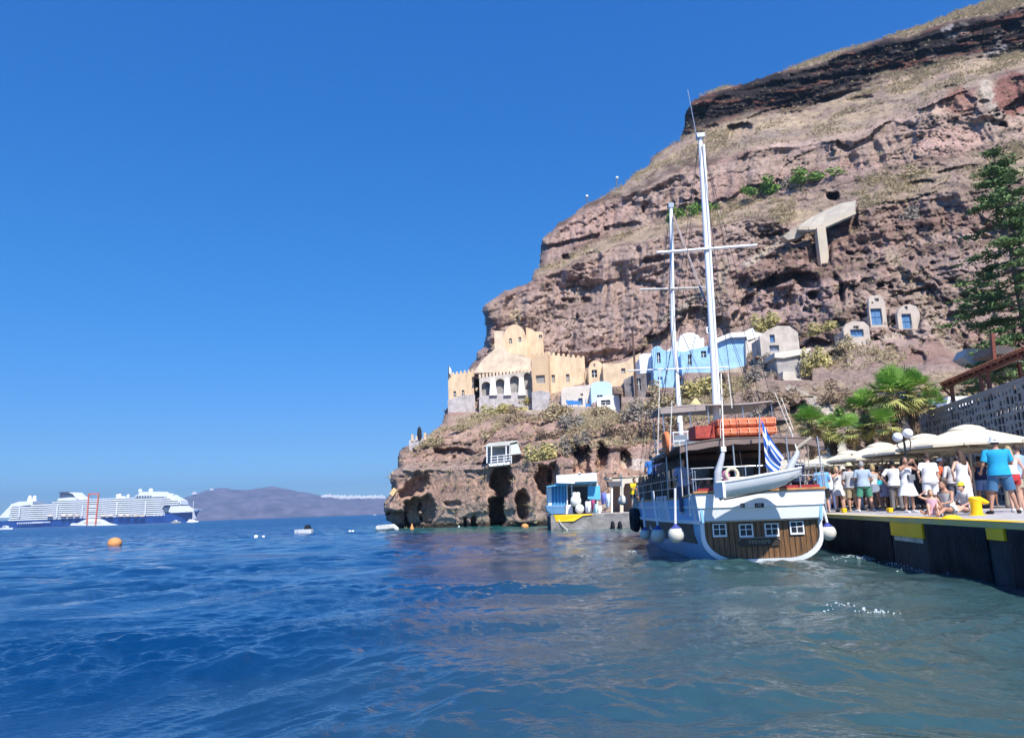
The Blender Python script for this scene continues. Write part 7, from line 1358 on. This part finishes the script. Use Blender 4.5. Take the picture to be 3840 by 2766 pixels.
            c = T(it[2] if len(it) > 2 else .56)+S((it[3]*H if len(it) > 3 else .12*H, (it[4] if len(it) > 4 else 0)*H, 0)); q.box((c.x-.06*H, c.y-.03*H, c.z-.05*H), (c.x+.06*H, c.y+.03*H, c.z+.05*H)); q.build('bag', col, root, bevel=.01); q = MB(); a = T(.81); q.tube([c+S((0, .02*H, .05*H)), a+S((-.09*H if c.x > 0 else .09*H, .06*H, 0))], .004*H, 5); put(q, 'strap', col)
        elif kind == 'phone':
            sh, el, wr = AR[1]; d = (wr-el).normalized(); c = wr+d*.07*H; q.box((c.x-.022*H, c.y-.004*H, c.z-.04*H), (c.x+.022*H, c.y+.004*H, c.z+.05*H)); put(q, 'phone', col, False)
    hcol, hk = hair; q = MB(); Hm = hairm(hcol)
    if hk != 'bald':
        C = hc+S((0, -.008*H, .010*H)); rg = []
        for i in range(9):
            t = math.pi*.5*i/8; zz = math.cos(t); rr = math.sin(t) if i else .03; rg.append([C+S((.050*H*rr*math.cos(a), .060*H*rr*math.sin(a)-(0 if math.sin(a) < .4 else .012*H*(i/8)), .066*H*zz)) for a in [2*math.pi*j/16 for j in range(16)]])
        for dz in (.018, .035): rg.append([C+S((.049*H*math.cos(a), .058*H*math.sin(a) if math.sin(a) < .15 else .02*H*math.sin(a)-.01*H, -dz*H)) for a in [2*math.pi*j/16 for j in range(16)]])
        q.rings(rg[::-1])
        if hk == 'long': q.rings([[C+S((rx*H*math.cos(a), -.030*H+ry*H*math.sin(a)+off*H, -z_*H)) for a in [2*math.pi*j/12 for j in range(12)]] for z_, rx, ry, off in ((-.03, .040, .03, 0), (.04, .055, .034, -.012), (.10, .062, .032, -.024), (.17, .055, .026, -.032), (.22, .035, .018, -.030), (.24, .01, .008, -.03))])
        if hk == 'bob': q.rings([[C+S((rx*H*math.cos(a), -.014*H+ry*H*math.sin(a), -z_*H)) for a in [2*math.pi*j/14 for j in range(14)]] for z_, rx, ry in ((-.03, .05, .045), (.03, .058, .046), (.06, .056, .044), (.075, .045, .034))])
        if hk == 'bun': q.ball(C+S((0, -.055*H, .03*H)), .025*H, 10, 8)
        q.jitter(.003*H, 30/H, 3); put(q, 'hair', Hm)
    if 100 < abs(face) % 360 < 260:
        q = MB()
        for s_ in (-1, 1): q.ball(hc+S((s_*.018*H, .049*H, .006*H)), (.006*H, .003*H, .004*H), 6, 5)
        q.ball(hc+S((0, .062*H, -.036*H)), (.013*H, .003*H, .003*H), 6, 5); put(q, 'face_features', mk('face_dark', (.10, .04, .03), .5))
    if hat:
        kd, hcl = hat; q = MB(); C = hc+S((0, -.004*H, .022*H)); 
        if kd == 'brim': q.lathe(C, [(.098*H, -.004*H), (.10*H, 0), (.060*H, .008*H), (.056*H, .05*H), (.045*H, .066*H), (.01*H, .070*H)], 22)
        elif kd == 'bucket': q.lathe(C, [(.082*H, -.022*H), (.058*H, .006*H), (.050*H, .05*H), (.03*H, .062*H), (.005*H, .064*H)], 20)
        else: q.lathe(C, [(.053*H, -.004*H), (.056*H, .01*H), (.048*H, .045*H), (.028*H, .058*H), (.004*H, .060*H)], 18); q.prism([C+S((x_*H, y_*H, .002*H)) for x_, y_ in ((-.04, .04), (.04, .04), (.035, .095), (0, .11), (-.035, .095))], (0, 0, .008*H))
        put(q, 'hat', clo(hcl))
    root.location = (x, y, z); root.rotation_euler = (0, 0, rz); return root
def on_pier(px, d): p = P(px, 1900, d); return p.x, d, DECK+.002
WHT = (.80, .80, .80); BLK = (.02, .02, .022)
def crowd():
    n = [0]
    def pp(px, d, face, H, label, **k):
        n[0] += 1; x, y, z = on_pier(px, d); person(x, y, z, face, H, label, group='people waiting on the pier', seed=n[0], **k)
    BRN, BLO, GRY, BK = (.05, .028, .016), (.50, .36, .17), (.42, .40, .38), (.015, .012, .012)
    pp(3094, 28, 5, 1.76, 'man in light blue shirt, black shorts and straw hat beside the boat stern', skin='fair', arms=('phone', 'phone'), garb=(('tee', (.18, .42, .75)), ('shorts', BLK, .9), ('shoes', (.4, .4, .38))), hat=('brim', (.68, .60, .44)), hair=(GRY, 'short'), wide=1.12)
    pp(3150, 28.6, 170, 1.68, 'blonde woman in white v-neck wrap dress right of the man in light blue', skin='fair', arms=('bent', 'raise'), garb=(('dress', (.74, .73, .70), .36), ('shoes', BRN)), hair=(BLO, 'bob'), fem=True)
    pp(3201, 27.6, 0, 1.74, 'man in speckled grey tee, khaki shorts and yellowish sun hat', arms=('phone', 'phone'), garb=(('tee', (.50, .50, .50)), ('shorts', (.40, .31, .19), .95), ('shoes', (.5, .42, .32))), hat=('brim', (.70, .62, .40)), wide=1.05)
    pp(3248, 27.2, 3, 1.78, 'grey-haired man in pale blue tee and green leaf-print shorts', skin='fair', arms=('phone', 'bent'), garb=(('tee', (.40, .50, .62)), ('shorts', (.08, .30, .20), .9), ('shoes', WHT)), hair=(GRY, 'short'), wide=1.12, legs='wide')
    pp(3288, 28.3, -15, 1.70, 'woman with blonde bob and turquoise bag, grey skirt', skin='tan', arms=('hang', 'bent'), garb=(('top', (.6, .6, .58)), ('skirt', (.27, .31, .40), .40, .3), ('bag', (.04, .50, .60), .60, .08, -.06), ('shoes', (.5, .4, .3))), hair=(BLO, 'bob'), fem=True, legs='wide')
    pp(3322, 30.0, 150, 1.66, 'woman in grey sun hat and lilac print dress behind the blonde woman', skin='brown', arms=('bent', 'hang'), garb=(('dress', (.50, .46, .60), .30),), hat=('bucket', (.35, .34, .35)), hair=(BRN, 'short'), fem=True)
    pp(3366, 26.0, 20, 1.72, 'dark-haired woman in white tee and grey trousers left of the woman with raised hands', skin='tan', arms=('hip', 'hip'), garb=(('tee', WHT), ('trousers', (.17, .16, .16)), ('shoes', BLK)), hair=(BK, 'bun'), fem=True, wide=1.1)
    pp(3412, 23.2, 172, 1.70, 'woman in white sundress with grey belt bag raising both hands to her face', skin='tan', arms=('raise', 'raise'), garb=(('dress', WHT, .30, 1.6), ('bag', (.20, .21, .23), .62, -.03, .10), ('shoes', WHT)), hair=(BRN, 'long'), fem=True)
    pp(3452, 26.6, 30, 1.74, 'person in long black dress between the two white dressed people', skin='tan', arms=('hang', 'bent'), garb=(('dress', BLK, .12, .6), ), hair=(BK, 'long'), fem=True)
    pp(3500, 23.8, -8, 1.80, 'stout man in white printed tee and white shorts', skin='fair', arms=('hip', 'hang'), garb=(('tee', WHT), ('shorts', WHT, .95), ('shoes', WHT)), hair=(BRN, 'short'), wide=1.22)
    pp(3545, 25.0, 120, 1.68, 'woman in orange red top, teal shorts and white cap', skin='tan', arms=('hang', 'bent'), garb=(('tee', (.72, .13, .05)), ('shorts', (.05, .22, .28), .5), ('shoes', BLK)), hat=('cap', WHT), hair=(BRN, 'short'), fem=True)
    pp(3590, 24.6, 10, 1.70, 'woman with black hair in pale knitted cardigan', skin='tan', arms=('bent', 'bent'), garb=(('long', (.60, .56, .53)), ('trousers', (.10, .10, .13)), ('shoes', BLK)), hair=(BK, 'long'), fem=True)
    pp(3626, 21.4, -10, 1.72, 'woman with long brown hair in white strapless dress holding a phone low', skin='fair', arms=('hip', 'hang'), garb=(('dress', WHT, .16, .5), ('phone', WHT)), hair=((.09, .045, .025), 'long'), fem=True)
    pp(3696, 26.2, 2, 1.76, 'person in navy sleeveless shirt and light blue shorts', skin='tan', arms=('bent', 'bent'), garb=(('top', (.015, .025, .10), .54), ('shorts', (.20, .32, .62), .75), ('shoes', (.5, .4, .3))), hair=(BK, 'short'), wide=1.05)
    pp(3766, 18.6, 20, 1.86, 'tall man in turquoise tee, blue denim shorts and white cap, nearest on the pier', skin='tan', arms=('bent', 'phone'), garb=(('tee', (.015, .36, .62)), ('shorts', (.06, .17, .32), .9), ('shoes', BLK)), hat=('bucket', (.72, .76, .84)), hair=(BRN, 'short'), wide=1.2, legs='wide')
    pp(3812, 19.8, 25, 1.70, 'woman in white tank top and red shorts behind the man in turquoise', skin='fair', arms=('bent', 'bent'), garb=(('top', WHT), ('shorts', (.52, .04, .04), .45), ('shoes', WHT)), hair=(BLO, 'long'), fem=True, legs='walk')
    pp(3846, 20.4, -30, 1.78, 'man in pale blue shirt cut by the right picture edge', skin='fair', arms=('phone', 'bent'), garb=(('shirt', (.35, .48, .75)), ('shorts', (.45, .38, .28))), hair=(BRN, 'short'))
    # people deeper in the crowd
    for i, (px, d, f_, H, lb, tc, bc, hc_, ht) in enumerate(((3122, 30.5, 20, 1.72, 'person in white shirt half hidden behind the light blue man', WHT, (.15, .2, .4), BRN, None), (3176, 31, -20, 1.76, 'person in dark tee and round straw hat behind the blonde woman', (.08, .07, .09), (.35, .3, .22), BRN, ('brim', (.72, .66, .52))), (3226, 31.5, 160, 1.66, 'woman in dark red top behind the khaki-shorts man', (.25, .05, .06), WHT, BK, None),
        (3270, 32, 10, 1.74, 'person in black tee behind the pale blue tee man', BLK, (.3, .3, .32), BRN, None), (3344, 32.5, 200, 1.70, 'person in brown shirt deep under the middle parasol', (.20, .12, .09), BLK, BK, None), (3390, 30.5, -30, 1.75, 'person in mauve shirt behind the raised hands', (.36, .24, .30), (.1, .1, .12), BRN, None),
        (3432, 29.5, 40, 1.68, 'person in blue shirt behind the black dress', (.12, .20, .50), WHT, BRN, None), (3478, 30, 170, 1.72, 'person in periwinkle blouse behind the stout man', (.32, .36, .62), (.2, .2, .22), BLO, None), (3520, 31, 0, 1.76, 'person in cream shirt and straw hat behind the white cap', (.6, .56, .48), (.12, .12, .14), BRN, ('brim', (.66, .58, .42))), (3570, 29.5, 30, 1.70, 'person in black top under the right parasols', BLK, (.14, .16, .22), BK, None),
        (3660, 28.5, -20, 1.74, 'person in black shirt between brown-haired woman and navy shirt', (.03, .03, .035), (.25, .22, .2), BK, None), (3728, 29, 15, 1.72, 'person in grey shirt behind the man in turquoise', (.30, .29, .29), (.08, .08, .1), BRN, None), (3790, 24.5, 150, 1.78, 'person in dark cap right of the man in turquoise', (.06, .06, .08), (.3, .26, .2), BK, ('cap', BLK)), (3300, 34, 0, 1.7, 'person in white tee far back under the parasols', (.7, .7, .7), (.15, .2, .35), BRN, None), (3060, 32.5, 90, 1.72, 'person in dark navy jacket left behind the stern rail', (.03, .04, .10), (.05, .05, .06), BRN, None))):
        pp(px, d, f_, H, lb, skin=('tan', 'fair', 'brown')[i % 3], arms=(('bent', 'phone'), ('hang', 'bent'), ('hip', 'hang'))[i % 3], garb=(('tee', tc), ('shorts', bc, .9) if i % 2 else ('trousers', bc), ('shoes', (.2, .18, .17))), hair=(hc_, 'long' if i % 4 == 2 else 'short'), hat=ht, fem=i % 4 == 2)
    # seated at the edge
    def seat(px, d, face, H, label, **k): n[0] += 1; x, y, z = on_pier(px, d); person(x, y, z, face, H, label, group='people sitting at the pier edge', seed=n[0], **k)
    seat(3496, 18.2, 205, 1.15, 'little girl with curly blond hair in pink striped swimsuit, crouching at the pier edge', skin='fair', arms=('prop', 'head'), legs='sitknees', garb=(('top', (.68, .42, .50), .50),), hair=((.42, .27, .11), 'bob'), fem=True)
    seat(3560, 18.3, 245, 1.58, 'woman in white tank top sitting with one arm stretched to her knee', skin='tan', arms=('fwd', 'prop'), legs='sit', lean=.10, garb=(('top', (.66, .66, .62), .52), ('shorts', (.22, .23, .25), .4)), hair=(BRN, 'bun'), fem=True)
    seat(3632, 18.9, 255, 1.45, 'child in yellow cap and white shirt sitting beside the bollard', skin='fair', arms=('lap', 'lap'), legs='sit', lean=.12, garb=(('tee', (.66, .62, .58)), ('shorts', (.60, .50, .45), .5)), hat=('cap', (.85, .68, .03)), hair=(BK, 'short'))
    # aboard
    def ab(px, d, z, face, H, label, **k): n[0] += 1; p = P(px, 1800, d); person(p.x, d, z, face, H, label, group='people aboard the sailing boat', seed=n[0], **k)
    ab(2372, 38.5, 1.32, 150, 1.70, 'person in bright yellow tee leaning on the bow rail', skin='tan', arms=('bent', 'fwd'), garb=(('tee', (.85, .62, .02)), ('shorts', (.1, .1, .12))), hair=(BRN, 'short'), lean=.1)
    ab(2404, 38.0, 1.32, 10, 1.74, 'person in black shirt and shorts next to the yellow tee', skin='tan', arms=('hang', 'bent'), garb=(('tee', BLK), ('shorts', (.12, .12, .15))), hair=(BRN, 'short'))
    ab(2428, 37.0, 1.32, 200, 1.70, 'person with orange red scarf behind the black shirt', skin='fair', arms=('bent', 'bent'), garb=(('tee', (.55, .16, .10)), ('trousers', (.2, .2, .24))), hair=(BRN, 'long'), fem=True)
    ab(2445, 34.5, 2.15, 20, 1.72, 'person in blue shirt standing on the fore cabin', skin='tan', arms=('bent', 'hip'), garb=(('tee', (.05, .22, .62)), ('trousers', (.04, .04, .06))), hair=(BK, 'short'))
    ab(2478, 34.0, 2.15, -20, 1.72, 'person in navy jacket and white helmet-like hat on the fore cabin', skin='tan', arms=('bent', 'bent'), garb=(('long', (.05, .07, .20)), ('trousers', (.06, .06, .08))), hat=('bucket', WHT), hair=(BK, 'short'))
    ab(2562, 22.6, 1.32, 170, 1.66, 'person in blue grey shirt by the port shroud', skin='fair', arms=('hang', 'bent'), garb=(('tee', (.30, .38, .55)), ('trousers', (.1, .12, .2))), hair=(BRN, 'short'))
    ab(2618, 23.0, 1.55, 160, 1.55, 'woman in lilac print top seated at the stern left of the davit', skin='tan', arms=('lap', 'fwd'), garb=(('tee', (.42, .36, .52)), ('shorts', (.1, .1, .2))), hair=(BRN, 'bun'), legs='sit', lean=.1, fem=True)
    ab(2655, 22.6, 1.55, 200, 1.6, 'bare-armed man in brown tee seated beside the lilac top', skin='tan', arms=('lap', 'lap'), garb=(('tee', (.24, .14, .10)), ('shorts', (.5, .4, .3))), hair=(BRN, 'short'), legs='sit')
    ab(2770, 22.4, 1.62, 175, 1.6, 'woman with reddish hair seated behind the hanging dinghy', skin='fair', arms=('lap', 'lap'), garb=(('tee', (.62, .25, .18)),), hair=((.30, .12, .06), 'long'), legs='sit', fem=True)
    ab(2990, 22.3, 1.32, 190, 1.66, 'person in grey top standing at the starboard stern rail', skin='tan', arms=('bent', 'hang'), garb=(('tee', (.25, .25, .33)), ('trousers', BLK)), hair=(GRY, 'short'))
crowd()
